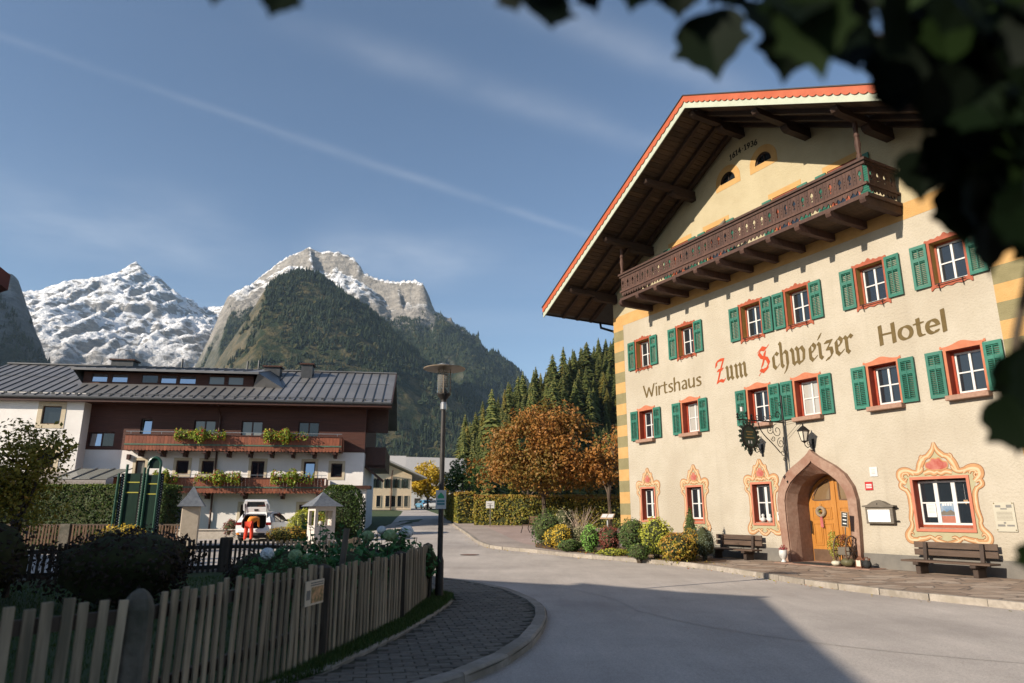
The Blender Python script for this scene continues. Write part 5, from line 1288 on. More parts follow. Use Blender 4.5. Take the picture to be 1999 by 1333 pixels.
for k, (x, y, z) in enumerate(kept[290:]):
    v = svars[k % 4]; h = r_.uniform(9, 20); q = r_.uniform(.9, 1.3) * h; a = r_.random() * 6; c, s = math.cos(a), math.sin(a); o_ = len(rest_f.v)
    rest_f.v.extend([(x + (p[0] * c - p[1] * s) * q, y + (p[0] * s + p[1] * c) * q, z + p[2] * h) for p in v.v]); rest_f.f.extend([tuple(i + o_ for i in f_) for f_ in v.f]); rest_f.t.extend([min(1, max(0, t_ + r_.normal(0, .1))) for t_ in v.t])
print("spruces", len(kept))
o = rest_f.build("forest", "spruce_needle"); o["kind"] = "stuff"

# ---- air
hz = MB().box(-9000, -2500, -70, 4500, 11000, 2250)
mm = bpy.data.materials.new("haze_air"); mm.use_nodes = True; nn = mm.node_tree.nodes; nn.remove(nn["Principled BSDF"])
pv = nn.new("ShaderNodeVolumePrincipled"); pv.inputs["Color"].default_value = (.56, .76, 1.0, 1); pv.inputs["Density"].default_value = 2.5e-5; pv.inputs["Anisotropy"].default_value = .0
mm.node_tree.links.new(pv.outputs[0], nn["Material Output"].inputs["Volume"]); MATS["haze_air"] = mm
o = hz.build("haze", "haze_air"); o["kind"] = "stuff"; o.display_type = 'WIRE'
def dim(names, k):
    """paint a little darker: the plaster and colours are duller than the sunlit photograph shows"""
    for nm in names:
        for nd in MATS[nm].node_tree.nodes:
            if nd.type == 'VALTORGB':
                for e in nd.color_ramp.elements: e.color = (e.color[0] * k, e.color[1] * k, e.color[2] * k, 1)
            if nd.type == 'MIX' and nd.data_type == 'RGBA' and not nd.inputs[7].is_linked: c = nd.inputs[7].default_value; nd.inputs[7].default_value = (c[0] * k, c[1] * k, c[2] * k, 1)
dim(["stucco", "stucco_gable"], .55); dim([n for n in HOTEL_MATS if not n.startswith("stucco")], .66)
# ================================================================== guest house on the left
LO = (-9.81, 46.0, 0.0); LA = math.atan2(.13678, .9906)
def lw(u, d, v):
    c, s = math.cos(LA), math.sin(LA); return Vector((LO[0] + u * c + d * s, LO[1] + u * s - d * c, v))
pm("white_plaster", (.78, .735, .69), (.84, .80, .755), scale=1.5, rough=.9, bump=.3, bscale=30, c3=(.72, .68, .635), scale3=.3)
pm("cladding", (.055, .018, .011), (.090, .030, .018), scale=2, rough=.6, bump=.9, bscale=3, stretch=(.3, .3, 7), bdist=.03)
pm("red_balcony", (.17, .050, .024), (.25, .078, .038), scale=3, rough=.55, stretch=(4, 4, .8), rnd=.16)
pm("brown_frame", (.045, .016, .010), (.07, .026, .015), scale=6, rough=.5)
pm("beige_surround", (.52, .43, .30), (.58, .49, .35), scale=4, rough=.9)
pm("metal_roof", (.17, .165, .165), (.215, .21, .21), scale=1.4, rough=.42, metal=.25, c3=(.15, .147, .148), scale3=.35)
pm("seam_metal", (.045, .047, .05), (.06, .062, .066), scale=4, rough=.5, metal=.2)
pm("rail_green", (.06, .11, .075), (.08, .14, .095), rough=.5); pm("steel_rail", (.35, .35, .35), rough=.35, metal=.8)
pm("shingle", (.19, .165, .145), (.30, .265, .235), scale=9, rough=.9, bump=.8, bscale=14, stretch=(1, 3, 1))
glass("pane_sky"); pm("pane_mirror", (.50, .53, .56), rough=.03, metal=1.0)
glass("pane_cream", (.20, .20, .18), .04)
pm("curtain", (.25, .27, .26), (.36, .37, .35), scale=5, stretch=(7, 1, .2), rough=.8)
leafmat("box_flowers", [(.10, .18, .02), (.19, .29, .03), (.33, .40, .05), (.50, .18, .03), (.45, .05, .06)])
gh = empty("guest_house", LO, LA)
tag(gh, "white and dark brown alpine guest house with long metal roof and flower balconies", "building")
GX0, GX1 = -25.4, 0.0
def wins_loops(L): return [rect(a, b, z0, z1) for a, b, z0, z1 in L]
UP = [(-14.15, -13.45, 5.5, 7.45), (-10.9, -9.55, 5.5, 7.42), (-7.95, -6.6, 5.5, 7.42), (-4.35, -3.0, 5.5, 7.42), (-17.15, -15.62, 5.62, 6.55)]
FL = [(-14.15, -13.6, 2.9, 4.80), (-11.72, -10.97, 3.98, 4.82), (-10.17, -9.42, 3.98, 4.82), (-7.12, -6.3, 2.9, 4.82), (-3.82, -3.1, 3.0, 4.82), (-2.08, -1.36, 3.83, 4.72)]
GF = [(-7.55, -6.05, .95, 2.08), (-3.95, -2.7, .95, 2.08), (-13.6, -12.8, .3, 2.1), (-11.6, -10.5, .95, 2.0)]
m = MB(); v, f = filled([[(-17.6, -.5), (0, -.5), (0, 5.45), (-17.6, 5.45)]] + wins_loops(FL + GF), 0); m.add(v, f)
m.add([(0, 0, -.5), (0, 12, -.5), (0, 12, 5.45), (0, 0, 5.45)], [(0, 1, 2, 3)]); m.build("lower_wall", "white_plaster", gh)
m = MB(); v, f = filled([[(-17.6, 5.45), (.02, 5.45), (.02, 9.0), (-17.6, 9.0)]] + wins_loops(UP), -.03); m.add(v, f)
m.add([(.02, -.03, 5.45), (.02, 12, 5.45), (.02, 12, 9.0), (.02, 6, 11.7), (.02, -.03, 9.0)], [(0, 1, 2, 3, 4)]); m.add([(-17.6, -.03, 5.45), (.02, -.03, 5.45), (.02, .02, 5.45), (-17.6, .02, 5.45)], [(3, 2, 1, 0)])
m.build("upper_wall", "cladding", gh)
# projecting white bay on the left
BW = [(-20.4, -19.25, 7.0, 8.1), (-20.35, -19.32, 4.15, 5.3)]
BW = [(-19.62, -18.52, 6.9, 8.02), (-19.5, -18.5, 4.22, 5.32)]
m = MB(); v, f = filled([[(-25.2, -.5), (-17.25, -.5), (-17.25, 8.9), (-25.2, 8.9)]] + wins_loops(BW), -1.0); m.add(v, f)
m.add([(-17.25, -1, -.5), (-17.25, .1, -.5), (-17.25, .1, 8.9), (-17.25, -1, 8.9)], [(0, 1, 2, 3)]); m.add([(-25.2, -1, -.5), (-25.2, 12, -.5), (-25.2, 12, 8.9), (-25.2, 6, 11.7), (-25.2, -1, 8.9)], [(4, 3, 2, 1, 0)])
m.build("bay_wall", "white_plaster", gh)
def gwin(a, b, z0, z1, y, sur, frame="brown_frame", pane="pane_sky", two=False, depth=.16, curt=False):
    w = empty("window", ((a + b) / 2, y, 0), parent=gh); h = (b - a) / 2
    if sur: plate(MB(), [rect(-h - sur, h + sur, z0 - sur, z1 + sur), rect(-h, h, z0, z1)], -.025, 0).build("surround", "beige_surround", w, fixn=True)
    vv = [(-h, 0, z0), (h, 0, z0), (h, 0, z1), (-h, 0, z1), (-h, depth, z0), (h, depth, z0), (h, depth, z1), (-h, depth, z1)]
    MB().add(vv, [(0, 1, 5, 4), (1, 2, 6, 5), (2, 3, 7, 6), (3, 0, 4, 7)]).build("reveal", "beige_surround" if sur else frame, w)
    plate(MB(), [rect(-h, h, z0, z1), rect(-h + .07, h - .07, z0 + .07, z1 - .07)], depth - .06, depth).build("frame", frame, w, fixn=True)
    cols = [-h + .06, 0, h - .06] if two else [-h + .06, h - .06]
    if two: MB().box(-.04, depth - .065, z0 + .06, .04, depth, z1 - .06).build("mullion", frame, w)
    for i in range(len(cols) - 1):
        pn = pane[i] if isinstance(pane, tuple) else pane; q = MB().box(cols[i], depth - .03, z0 + .06, cols[i + 1], depth - .02, z1 - .06)
        if pn == "pane_mirror": q.v = [(a_, b_ + (c_ - z0) * .10 - .02, c_) for a_, b_, c_ in q.v]      # tilted open, mirrors the sky
        q.build("pane", pn, w)
for i, q in enumerate(UP): gwin(*q, -.03, 0, two=i > 0, pane=["pane_mirror", ("pane_cream", "pane_cream"), ("pane_cream", "pane_cream"), "pane_sky", ("pane_mirror", "pane_sky")][i])
for i, q in enumerate(FL): gwin(*q, 0, .17, pane=["pane_cream", "pane_sky", "pane_sky", "pane_sky", "pane_mirror", "pane_sky"][i], two=i == 3)
for i, q in enumerate(GF): gwin(*q, 0, .18)
for q in BW: gwin(*q, -1.0, .26, pane="pane_sky")
# roof with standing seams
gr = empty("roof", parent=gh); RP = .452; EY, EZ, RY, RZ2 = -1.45, 8.62, 6.0, 8.62 + .452 * 7.45; RX0, RX1 = -25.9, 1.72
m = MB()
for (y0, z0, y1, z1) in ((EY, EZ, RY, RZ2), (13.45, EZ, RY, RZ2)):
    m.add([(RX0, y0, z0), (RX1, y0, z0), (RX1, y1, z1), (RX0, y1, z1), (RX0, y0, z0 - .2), (RX1, y0, z0 - .2), (RX1, y1, z1 - .2), (RX0, y1, z1 - .2)], [(0, 1, 2, 3), (7, 6, 5, 4), (0, 4, 5, 1), (1, 5, 6, 2), (3, 7, 4, 0)])
m.build("roof_sheet", "metal_roof", gr, fixn=True)
x = RX0 + .3; DX0, DX1 = -18.9, -7.7
while x < RX1:
    y1 = RY; 
    if DX0 - .3 < x < DX1 + .5: y1 = 1.0
    MB().bar((x, EY, EZ + .02), (x, y1, EZ + .02 + RP * (y1 - EY)), .045, .06).build("seam", "seam_metal", gr); x += .62
for yy in (2.8,): 
    for a, b in ((RX0, DX0 - .4), (DX1 + 2.2, RX1 - .4)): MB().bar((a, yy, EZ + .006 + RP * (yy - EY)), (b, yy, EZ + .006 + RP * (yy - EY)), .05, .03).build("cross_seam", "seam_metal", gr)
MB().bar((RX0, RY, RZ2 + .04), (RX1, RY, RZ2 + .04), .35, .08).build("ridge_cap", "metal_roof", gr)
MB().tube([(RX0, EY - .06, EZ - .10), (RX1, EY - .06, EZ - .10)], .085, 8).build("gutter", "seam_metal", gr)
MB().box(RX0, EY - .02, EZ - .34, RX1, EY + .03, EZ - .16).build("fascia", "brown_frame", gr)
MB().box(RX0 + .02, EY + .04, EZ - .30, RX1 - .02, 0, EZ - .24).build("soffit", "brown_frame", gr)
MB().bar((RX1 + .01, EY, EZ - .08), (RX1 + .01, RY, RZ2 - .08), .05, .26).build("verge_board", "brown_frame", gr)
for k in range(40):
    xx = RX0 + .6 + k * .68; MB().box(xx, EY + .25, EZ + RP * .25, xx + .16, EY + .32, EZ + RP * .25 + .13).build("snow_guard", "seam_metal", gr)
MB().bar((RX0, EY + .3, EZ + .24), (RX1, EY + .3, EZ + .24), .03, .03).build("snow_rail", "seam_metal", gr)
# dormer
dm = empty("dormer", parent=gh); DY = 1.5; dz0 = EZ + RP * (DY - EY) - .05; dz1 = 10.72
DW = [(-18.2, -17.17), (-16.95, -15.9), (-15.05, -13.98), (-13.86, -12.8), (-12.66, -11.55), (-10.75, -9.7), (-9.5, -8.45)]
m = MB(); v, f = filled([[(DX0 + .2, dz0), (DX1 - .1, dz0), (DX1 - .1, dz1), (DX0 + .2, dz1)]] + [rect(a, b, dz0 + .12, dz0 + .72) for a, b in DW], DY); m.add(v, f)
for xx in (DX0 + .2, DX1 - .1): m.add([(xx, DY, dz0), (xx, 5.6, dz0 + RP * 4.1), (xx, 5.6, dz1 + .5), (xx, DY, dz1)], [(0, 1, 2, 3)])
m.build("dormer_wall", "cladding", dm)
for i, (a, b) in enumerate(DW):
    plate(MB(), [rect(a, b, dz0 + .12, dz0 + .72), rect(a + .05, b - .05, dz0 + .17, dz0 + .67)], DY + .02, DY + .1).build("window_frame", "brown_frame", dm, fixn=True)
    q = MB().box(a + .05, DY + .05, dz0 + .17, b - .05, DY + .06, dz0 + .67); mir = i in (0, 1, 3, 4)
    if mir: q.v = [(a_, b_ + (c_ - dz0 - .17) * .09, c_) for a_, b_, c_ in q.v]
    q.build("pane", "pane_cream" if i > 4 else "pane_mirror" if mir else "pane_sky", dm)
m = MB(); y0, y1 = .75, 6.0; za, zb = dz1 - .02, RZ2 - .02
m.add([(DX0 - .3, y0, za), (DX1 + .35, y0, za), (DX1 + .35, y1, zb), (DX0 - .3, y1, zb), (DX0 - .3, y0, za + .16), (DX1 + .35, y0, za + .16), (DX1 + .35, y1, zb + .08), (DX0 - .3, y1, zb + .08)], [(3, 2, 1, 0), (4, 5, 6, 7), (0, 1, 5, 4), (1, 2, 6, 5), (3, 0, 4, 7)]); m.build("dormer_roof", "metal_roof", dm)
for k in range(18): xx = DX0 + k * .62; MB().bar((xx, y0, za + .18), (xx, y1, zb + .1), .045, .06).build("seam", "seam_metal", dm)
m = MB(); m.add([(DX1 - .1, DY, dz0), (DX1 + 2.0, DY - .3, dz0 - .1), (DX1 + .3, 5.8, zb + .05), (DX1 + .3, .8, za + .1)], [(0, 1, 2, 3)]); m.build("dormer_cheek", "metal_roof", dm)
m = MB(); m.add([(DX0 + .2, DY, dz0), (DX0 - 1.9, DY - .3, dz0 - .1), (DX0 - .25, 5.8, zb + .05), (DX0 - .25, .8, za + .1)], [(3, 2, 1, 0)]); m.build("dormer_cheek", "metal_roof", dm)
# chimneys and pipes
def chim(u, y, w, h, z): 
    c = empty("chimney", (u, y, z), parent=gr); MB().box(-w / 2, -.45, -.8, w / 2, .45, h).build("shaft", "seam_metal", c); MB().box(-w / 2 - .12, -.57, h, w / 2 + .12, .57, h + .1).build("cap", "brown_frame", c)
chim(-17.9, 5.6, 1.5, .55, 11.75); chim(-4.75, 4.6, .8, .95, 11.2); chim(-7.2, 4.6, 1.1, .75, 11.15)
for u, h in ((-13.8, .8), (-9.2, .75), (-8.4, .85)): MB().tube([(u, 5.2, 11.2), (u, 5.2, 11.75 + h)], .07, 8).build("vent_pipe", "seam_metal", gr)
MB().tube([(-18.4, 5.6, 12.2), (-18.4, 5.6, 13.4)], .02, 5).build("antenna", "steel_rail", gr)
# balconies: boards one by one
def gbalc(x0, x1, z0, z1, n_br):
    b = empty("balcony", parent=gh); y = -1.12; me = None; zr = z0 + .34
    MB().box(x0, -1.1, z0 + .02, x1, -.001, z0 + .12).build("floor", "brown_frame", b)
    for i in range(int((x1 - x0) / .21)):
        if me is None:
            m = MB(); plate(m, [[(-.10, z0 + .03), (-.06, z0 - .02), (0, z0 - .04), (.06, z0 - .02), (.10, z0 + .03), (.10, z1 - .06), (-.10, z1 - .06)]], -.015, .015); o = m.build("board", "red_balcony", b, fixn=True); me = o.data
        else: o = link("board", me, b)
        o.location = (x0 + .105 + i * .21, y, 0)
    for xx in (x0 + .01, x1 - .01):
        for k in range(5): o = link("board", me, b); o.location = (xx, y + .12 + .21 * k, 0); o.rotation_euler = (0, 0, PI / 2)
    MB().box(x0 - .03, y - .06, z1 - .06, x1 + .03, y + .05, z1).build("handrail", "brown_frame", b)
    MB().box(x0, y - .05, zr - .045, x1, y - .016, zr + .045).build("green_rail", "rail_green", b)
    MB().bar((x0, y, z1 + .16), (x1, y, z1 + .16), .03, .03).build("steel_rail", "steel_rail", b)
    for k in range(8): xx = x0 + .3 + (x1 - x0 - .6) * k / 7; MB().bar((xx, y, z1), (xx, y, z1 + .16), .02, .02, (0, 1, 0)).build("rail_post", "steel_rail", b)
    for k in range(n_br):
        xx = x0 + .75 + k * (x1 - x0 - 1.2) / (n_br - 1); m = MB(); m.box(xx - .11, -1.08, z0 - .17, xx + .11, 0, z0 + .02); m.box(xx - .09, -.55, z0 - .36, xx + .09, 0, z0 - .17); m.build("bracket", "brown_frame", b)
gbalc(-14.55, -1.38, 5.38, 6.36, 10); gbalc(-14.9, -2.2, 2.78, 3.72, 6)
MB().tube([(-9.3, -1.45, 8.4), (-9.3, -.3, 7.9), (-9.3, -.12, 7.6), (-9.3, -.12, .1)], .06, 8).build("downpipe", "brown_frame", gh)
for u, z in ((-14.6, 5.0), (-9.9, 5.05)): MB().box(u - .09, -.2, z - .16, u + .09, 0, z + .16).build("wall_lamp", "brown_frame", gh)
# gable-end balcony and struts, porch on the right
MB().box(.03, 1.0, 4.55, 1.35, 9, 4.7).build("end_balcony_floor", "brown_frame", gh)
m = MB()
for k in range(30): m.box(1.32, 1.05 + k * .265, 4.5, 1.36, 1.29 + k * .265, 5.9)
m.box(.03, 1.0, 4.5, 1.36, 1.04, 5.9); m.build("end_balcony_front", "brown_frame", gh)
MB().box(.03, 1.1, 6.9, 1.45, 1.4, 8.7).build("gable_strut", "brown_frame", gh); MB().bar((.03, .9, 4.6), (1.3, .9, 3.6), .15, .15).build("balcony_brace", "brown_frame", gh)
m = MB().box(-2.1, -1.3, -.4, .3, -.01, 3.05); m.build("porch_wall", "white_plaster", gh); MB().box(-2.35, -1.6, 3.05, .6, -.02, 3.25).build("porch_roof", "brown_frame", gh)
# low annex with shingles and skylight at the left
m = MB(); m.add([(-25, -2.9, 3.35), (-14.6, -2.9, 3.35), (-15.4, -1.01, 4.0), (-25, -1.01, 4.0)], [(0, 1, 2, 3)]); m.add([(-25, -2.9, 3.15), (-14.6, -2.9, 3.15), (-14.6, -2.9, 3.35), (-25, -2.9, 3.35)], [(0, 1, 2, 3)]); m.build("annex_roof", "shingle", gh)
MB().box(-25, -2.6, -.4, -15.4, -1.02, 3.15).build("annex_wall", "white_plaster", gh)
m = MB(); m.add([(-17.6, -2.6, 3.5), (-14.7, -2.6, 3.5), (-13.9, -1.1, 4.2), (-16.9, -1.1, 4.2)], [(0, 1, 2, 3)]); m.build("skylight_glass", "pane_cream", gh)
for k in range(4): a = k / 3; MB().bar((-17.6 + 2.9 * a, -2.6, 3.54), (-16.9 + 3.0 * a, -1.1, 4.24), .07, .05).build("skylight_bar", "steel_rail", gh)
# flower boxes
def flower_box(u0, u1, z, lab, hgt=.42):
    r = tag(empty("flower_box", lw((u0 + u1) / 2, 1.28, z), LA), lab, "flower box", "balcony flower boxes"); h = (u1 - u0) / 2
    m = MB(); m.box(-h, -.13, -.2, h, .09, .02); m.build("trough", "brown_frame", r)
    for s in (-1, 1): MB().bar((s * h * .7, .05, .0), (s * h * .7, .22, .06), .03, .03).build("hook", "steel_rail", r)
    n = 1700; P = RNG.normal(0, 1, (n, 3)); P /= np.linalg.norm(P, axis=1, keepdims=True); P *= RNG.random((n, 1)) ** .4
    lump = 1 + .35 * np.sin(P[:, 0:1] * 9 + u0); N = P.copy(); P = P * [h * 1.08, .34, hgt] * lump + [0, -.16, -.05]
    mb = MB(); t = np.clip(.15 + .45 * RNG.random(n) + .45 * (RNG.random(n) < .16), 0, 1); leaves(mb, P, N, .13, .6, tint=t, tvar=.06); mb.build("plants", "box_flowers", r)
flower_box(-11.55, -8.75, 6.36, "flower box of yellow green plants on the upper balcony, left one")
flower_box(-6.4, -3.9, 6.36, "flower box of yellow green plants on the upper balcony, right one")
flower_box(-9.75, -7.25, 3.72, "full flower box on the lower balcony right of the downpipe")
flower_box(-5.6, -3.2, 3.76, "full flower box at the right end of the lower balcony", .46)
flower_box(-12.6, -11.3, 3.70, "small flower box on the lower balcony behind the green climbing tower")
# terrace wall before the house
pm("terrace_stone", (.42, .36, .30), (.50, .44, .38), scale=6, rough=.9, bump=.3)
r = tag(empty("terrace_wall", lw(-9, 4.6, .2), LA), "long low beige terrace wall before the guest house", "wall")
MB().box(-6.5, -.2, -.5, 4.6, .2, .40).build("wall_body", "terrace_stone", r); MB().box(-6.6, -.27, .40, 4.7, .27, .48).build("coping", "terrace_stone", r, bevel=.02)

# ================================================================== buildings further up the street
pm("peach_plaster", (.74, .57, .38), (.80, .63, .43), scale=2, rough=.9, bump=.2, bscale=20); pm("grey_roof", (.34, .32, .30), (.42, .40, .375), scale=3, rough=.7, stretch=(1, 6, 1)); pm("dark_shutter", (.018, .03, .022), (.025, .04, .03), rough=.6)
B2 = Vector((-13.6, 95.0, 0)); A2 = math.radians(20)
b2 = tag(empty("street_house", (B2.x, B2.y, gzf(B2.x, B2.y) - .1), A2), "peach two-storey house with grey roof and arched shutters up the street", "house")
W2 = [(-.95, .42), (-2.1, .42), (-3.3, .42), (-4.6, .42), (-5.35, .42)]; W3 = [-.7, -1.6, -2.4, -3.2, -4.4, -6.2]
m = MB(); v, f = filled([[(-13, -1), (0, -1), (0, 4.7), (-6.5, 7.4), (-13, 4.7)]], 0); m.add(v, f); m.add([(0, 0, -1), (0, 14, -1), (0, 14, 4.7), (0, 0, 4.7)], [(0, 1, 2, 3)]); m.build("wall", "peach_plaster", b2)
for c, w in W2:
    wv = empty("window", (c, 0, 0), parent=b2); pl = [(-.22, 3.0), (.22, 3.0), (.22, 3.95)] + arc(0, 3.95, .22, .25, 0, PI, 8)[1:-1] + [(-.22, 3.95)]
    plate(MB(), [pl], -.03, 0).build("pane", "pane_sky", wv, fixn=True)
    for s in (-1, 1): plate(MB(), [[(x * .5 + s * .33, z) for x, z in pl]], -.06, -.01).build("shutter", "dark_shutter", wv, fixn=True)
for c in W3:
    wv = empty("window", (c, 0, 0), parent=b2); MB().box(-.26, -.03, .55, .26, 0, 1.95).build("pane", "pane_sky", wv); plate(MB(), [rect(-.33, .33, .48, 2.02), rect(-.26, .26, .55, 1.95)], -.05, 0).build("frame", "beige_surround", wv, fixn=True)
m = MB()
for s in (-1, 1):
    x1 = -6.5 + s * 8.3; z1 = 7.65 - .415 * 8.3; m.add([(-6.5, -1.2, 7.65), (x1, -1.2, z1), (x1, 15, z1), (-6.5, 15, 7.65), (-6.5, -1.2, 7.9), (x1, -1.2, z1 + .2), (x1, 15, z1 + .2), (-6.5, 15, 7.9)], [(0, 1, 2, 3), (7, 6, 5, 4), (0, 4, 5, 1), (1, 5, 6, 2)])
m.build("roof", "grey_roof", b2, fixn=True)
MB().box(-13.02, -.05, -1, .02, -.001, .15).build("plinth", "plinth_grey", b2)
mb = MB(); plate(mb, [arc(-7.6, 3.2, .45, .65, 0, 2 * PI, 20)[:-1]], -.03, -.005); mb.build("painted_medallion", "white_plaster", b2, fixn=True)
MB().tube([(-2.75, -.6, 5.3), (-2.75, -.1, 4.6), (-2.75, -.1, .1)], .07, 6).build("downpipe", "brown_frame", b2)
def far_house(x, y, rz, w, d, h, rh, lab, roofm="grey_roof", wallm="white_plaster"):
    r = tag(empty("house", (x, y, gzf(x, y) - .3), rz), lab, "house"); m = MB(); m.box(-w / 2, 0, 0, w / 2, d, h); m.build("wall", wallm, r)
    m = MB(); e = .9
    for s in (-1, 1):
        y0 = d / 2 + s * (d / 2 + e); z0 = h - rh * e / (d / 2)
        m.add([(-w / 2 - e, y0, z0), (w / 2 + e, y0, z0), (w / 2 + e, d / 2, h + rh), (-w / 2 - e, d / 2, h + rh), (-w / 2 - e, y0, z0 + .3), (w / 2 + e, y0, z0 + .3), (w / 2 + e, d / 2, h + rh + .3), (-w / 2 - e, d / 2, h + rh + .3)], [(3, 2, 1, 0), (4, 5, 6, 7), (0, 1, 5, 4), (1, 2, 6, 5), (3, 0, 4, 7)])
    m.build("roof", roofm, r, fixn=True); m = MB()
    for s in (-1, 1): m.add([(s * w / 2, 0, h), (s * w / 2, d, h), (s * w / 2, d / 2, h + rh)], [(0, 1, 2) if s > 0 else (2, 1, 0)])
    m.build("gable", wallm, r)
    for k in range(int(w / 2.6)):
        for zz in ((1.2,) if h < 4.5 else (1.2, 4.0)):
            wv = empty("window", (-w / 2 + 1.5 + k * 2.6, 0, zz), parent=r); MB().box(-.5, -.03, 0, .5, -.005, 1.3).build("pane", "pane_sky", wv); plate(MB(), [rect(-.6, .6, -.1, 1.4), rect(-.5, .5, 0, 1.3)], -.06, -.002).build("frame", "brown_frame", wv, fixn=True)
    return r
far_house(-19.5, 150, .35, 20, 11, 8.2, 3.2, "white house with pale metal roof beyond the yellow tree")
far_house(-27, 128, .15, 13, 10, 7.4, 2.6, "house with grey roof just above the peach house")

# ================================================================== neighbouring house left of the camera (mostly outside the frame)
pm("brown_red", (.13, .03, .02), (.18, .045, .028), scale=4, rough=.6)
nh = tag(empty("neighbour_house", (-9.3, 5.05, 0), math.atan2(.504, -.863)), "dark red eave corner of a neighbouring house at the left edge", "house")
# local x runs along the ridge away from the gable, local y across (towards the camera side negative)
NR, NW, NE = 7.35, 4.62, 4.80; NL = 34.0; ns = (NR - NE) / NW
m = MB()
for s in (-1, 1):
    m.add([(-.0, 0, NR - .22), (0, s * NW, NE - .22), (NL, s * NW, NE - .22), (NL, 0, NR - .22), (0, 0, NR), (0, s * NW, NE), (NL, s * NW, NE), (NL, 0, NR)], [(0, 1, 2, 3), (7, 6, 5, 4), (0, 4, 5, 1), (1, 5, 6, 2), (2, 6, 7, 3)])
m.build("roof", "brown_red", nh, fixn=True)
m = MB(); wy = NW - 1.0
m.add([(1.1, -wy, -.3), (1.1, wy, -.3), (1.1, wy, NE + .3), (1.1, 0, NR - .25), (1.1, -wy, NE + .3)], [(0, 1, 2, 3, 4)]); m.add([(NL, -wy, -.3), (NL, wy, -.3), (NL, wy, NE + .3), (NL, 0, NR - .25), (NL, -wy, NE + .3)], [(4, 3, 2, 1, 0)])
for s in (-1, 1): m.add([(1.1, s * wy, -.3), (NL, s * wy, -.3), (NL, s * wy, NE + .3), (1.1, s * wy, NE + .3)], [(0, 1, 2, 3)])
m.build("wall", "white_plaster", nh)
# taller wing behind, whose eave edge shades the near road
wg = MB()
E0, E1 = Vector((-7.0, 6.3, 6.05)), Vector((-11.2, -13.5, 6.05)); up = Vector((-6.2, 1.3, 1.5))
wg.add([E0, E1, E1 + up, E0 + up], [(0, 1, 2, 3)]); wg.add([E0 + Vector((0, 0, -.25)), E1 + Vector((0, 0, -.25)), E1 + up + Vector((0, 0, -.25)), E0 + up + Vector((0, 0, -.25))], [(3, 2, 1, 0)])
w2 = [E0, E1, E1 + Vector((0, 0, -.25)), E0 + Vector((0, 0, -.25))]; wg.add(w2, [(0, 1, 2, 3)])
o = wg.build("wing_roof", "brown_red"); o.parent = nh; o.matrix_parent_inverse = (Matrix.Translation(nh.location) @ Matrix.Rotation(nh.rotation_euler.z, 4, 'Z')).inverted()
ww = MB(); a, b = E0 + Vector((-1.1, -.6, 0)), E1 + Vector((-1.1, 1, 0)); c = a + up * 1.0; d = b + up * 1.0
ww.add([(p.x, p.y, z) for p in (a, b, d, c) for z in (-.3, 6.2)], [(0, 2, 3, 1), (2, 4, 5, 3), (4, 6, 7, 5), (6, 0, 1, 7)])
o = ww.build("wing_wall", "white_plaster"); o.parent = nh; o.matrix_parent_inverse = (Matrix.Translation(nh.location) @ Matrix.Rotation(nh.rotation_euler.z, 4, 'Z')).inverted()
# ================================================================== vegetation
LM = {
 "dark_green": [(.012, .028, .008), (.028, .055, .014), (.055, .085, .02), (.11, .13, .03)], "lime": [(.06, .085, .012), (.14, .16, .02), (.26, .26, .035), (.36, .33, .05)],
 "gold": [(.12, .085, .012), (.28, .19, .02), (.40, .28, .035), (.48, .36, .06)], "bright_green": [(.05, .11, .02), (.09, .19, .035), (.14, .26, .05), (.2, .3, .07)],
 "brown_red": [(.07, .03, .012), (.13, .06, .02), (.19, .095, .03), (.13, .12, .03)], "mixed_autumn": [(.07, .085, .015), (.17, .15, .02), (.28, .17, .025), (.26, .075, .02)],
 "beech_hedge": [(.075, .09, .015), (.135, .13, .02), (.215, .15, .024), (.17, .07, .024)], "pale_olive": [(.16, .15, .08), (.24, .22, .12), (.33, .29, .18), (.12, .12, .05)],
 "blue_green": [(.05, .075, .055), (.09, .125, .09), (.15, .18, .135), (.2, .2, .13)], "chestnut": [(.085, .078, .016), (.175, .112, .023), (.255, .122, .028), (.33, .138, .03), (.14, .058, .018)],
 "thuja": [(.014, .030, .008), (.030, .060, .012), (.060, .10, .018), (.14, .17, .025)], "yellow_tree": [(.16, .12, .015), (.36, .24, .02), (.50, .34, .03), (.20, .17, .025)],
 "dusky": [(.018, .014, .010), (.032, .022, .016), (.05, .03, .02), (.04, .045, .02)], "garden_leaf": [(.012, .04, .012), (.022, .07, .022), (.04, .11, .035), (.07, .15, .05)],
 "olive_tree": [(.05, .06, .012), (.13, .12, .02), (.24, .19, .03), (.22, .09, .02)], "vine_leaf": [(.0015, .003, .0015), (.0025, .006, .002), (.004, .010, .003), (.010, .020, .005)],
}
for k_, f_ in (("lime", 1.9), ("gold", 1.7), ("bright_green", 1.8), ("dark_green", 2.0), ("brown_red", 1.7), ("mixed_autumn", 1.75), ("garden_leaf", 1.9), ("beech_hedge", 1.7), ("pale_olive", 1.3), ("blue_green", 1.3), ("chestnut", 1.15), ("yellow_tree", 1.4), ("olive_tree", 1.7)): LM[k_] = [tuple(q * f_ for q in c) for c in LM[k_]]
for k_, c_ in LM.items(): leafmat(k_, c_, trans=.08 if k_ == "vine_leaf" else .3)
pm("twig", (.05, .038, .026), (.08, .06, .042), scale=8, rough=.95); pm("core_dark", (.03, .036, .012), (.05, .055, .02), scale=6, rough=1)
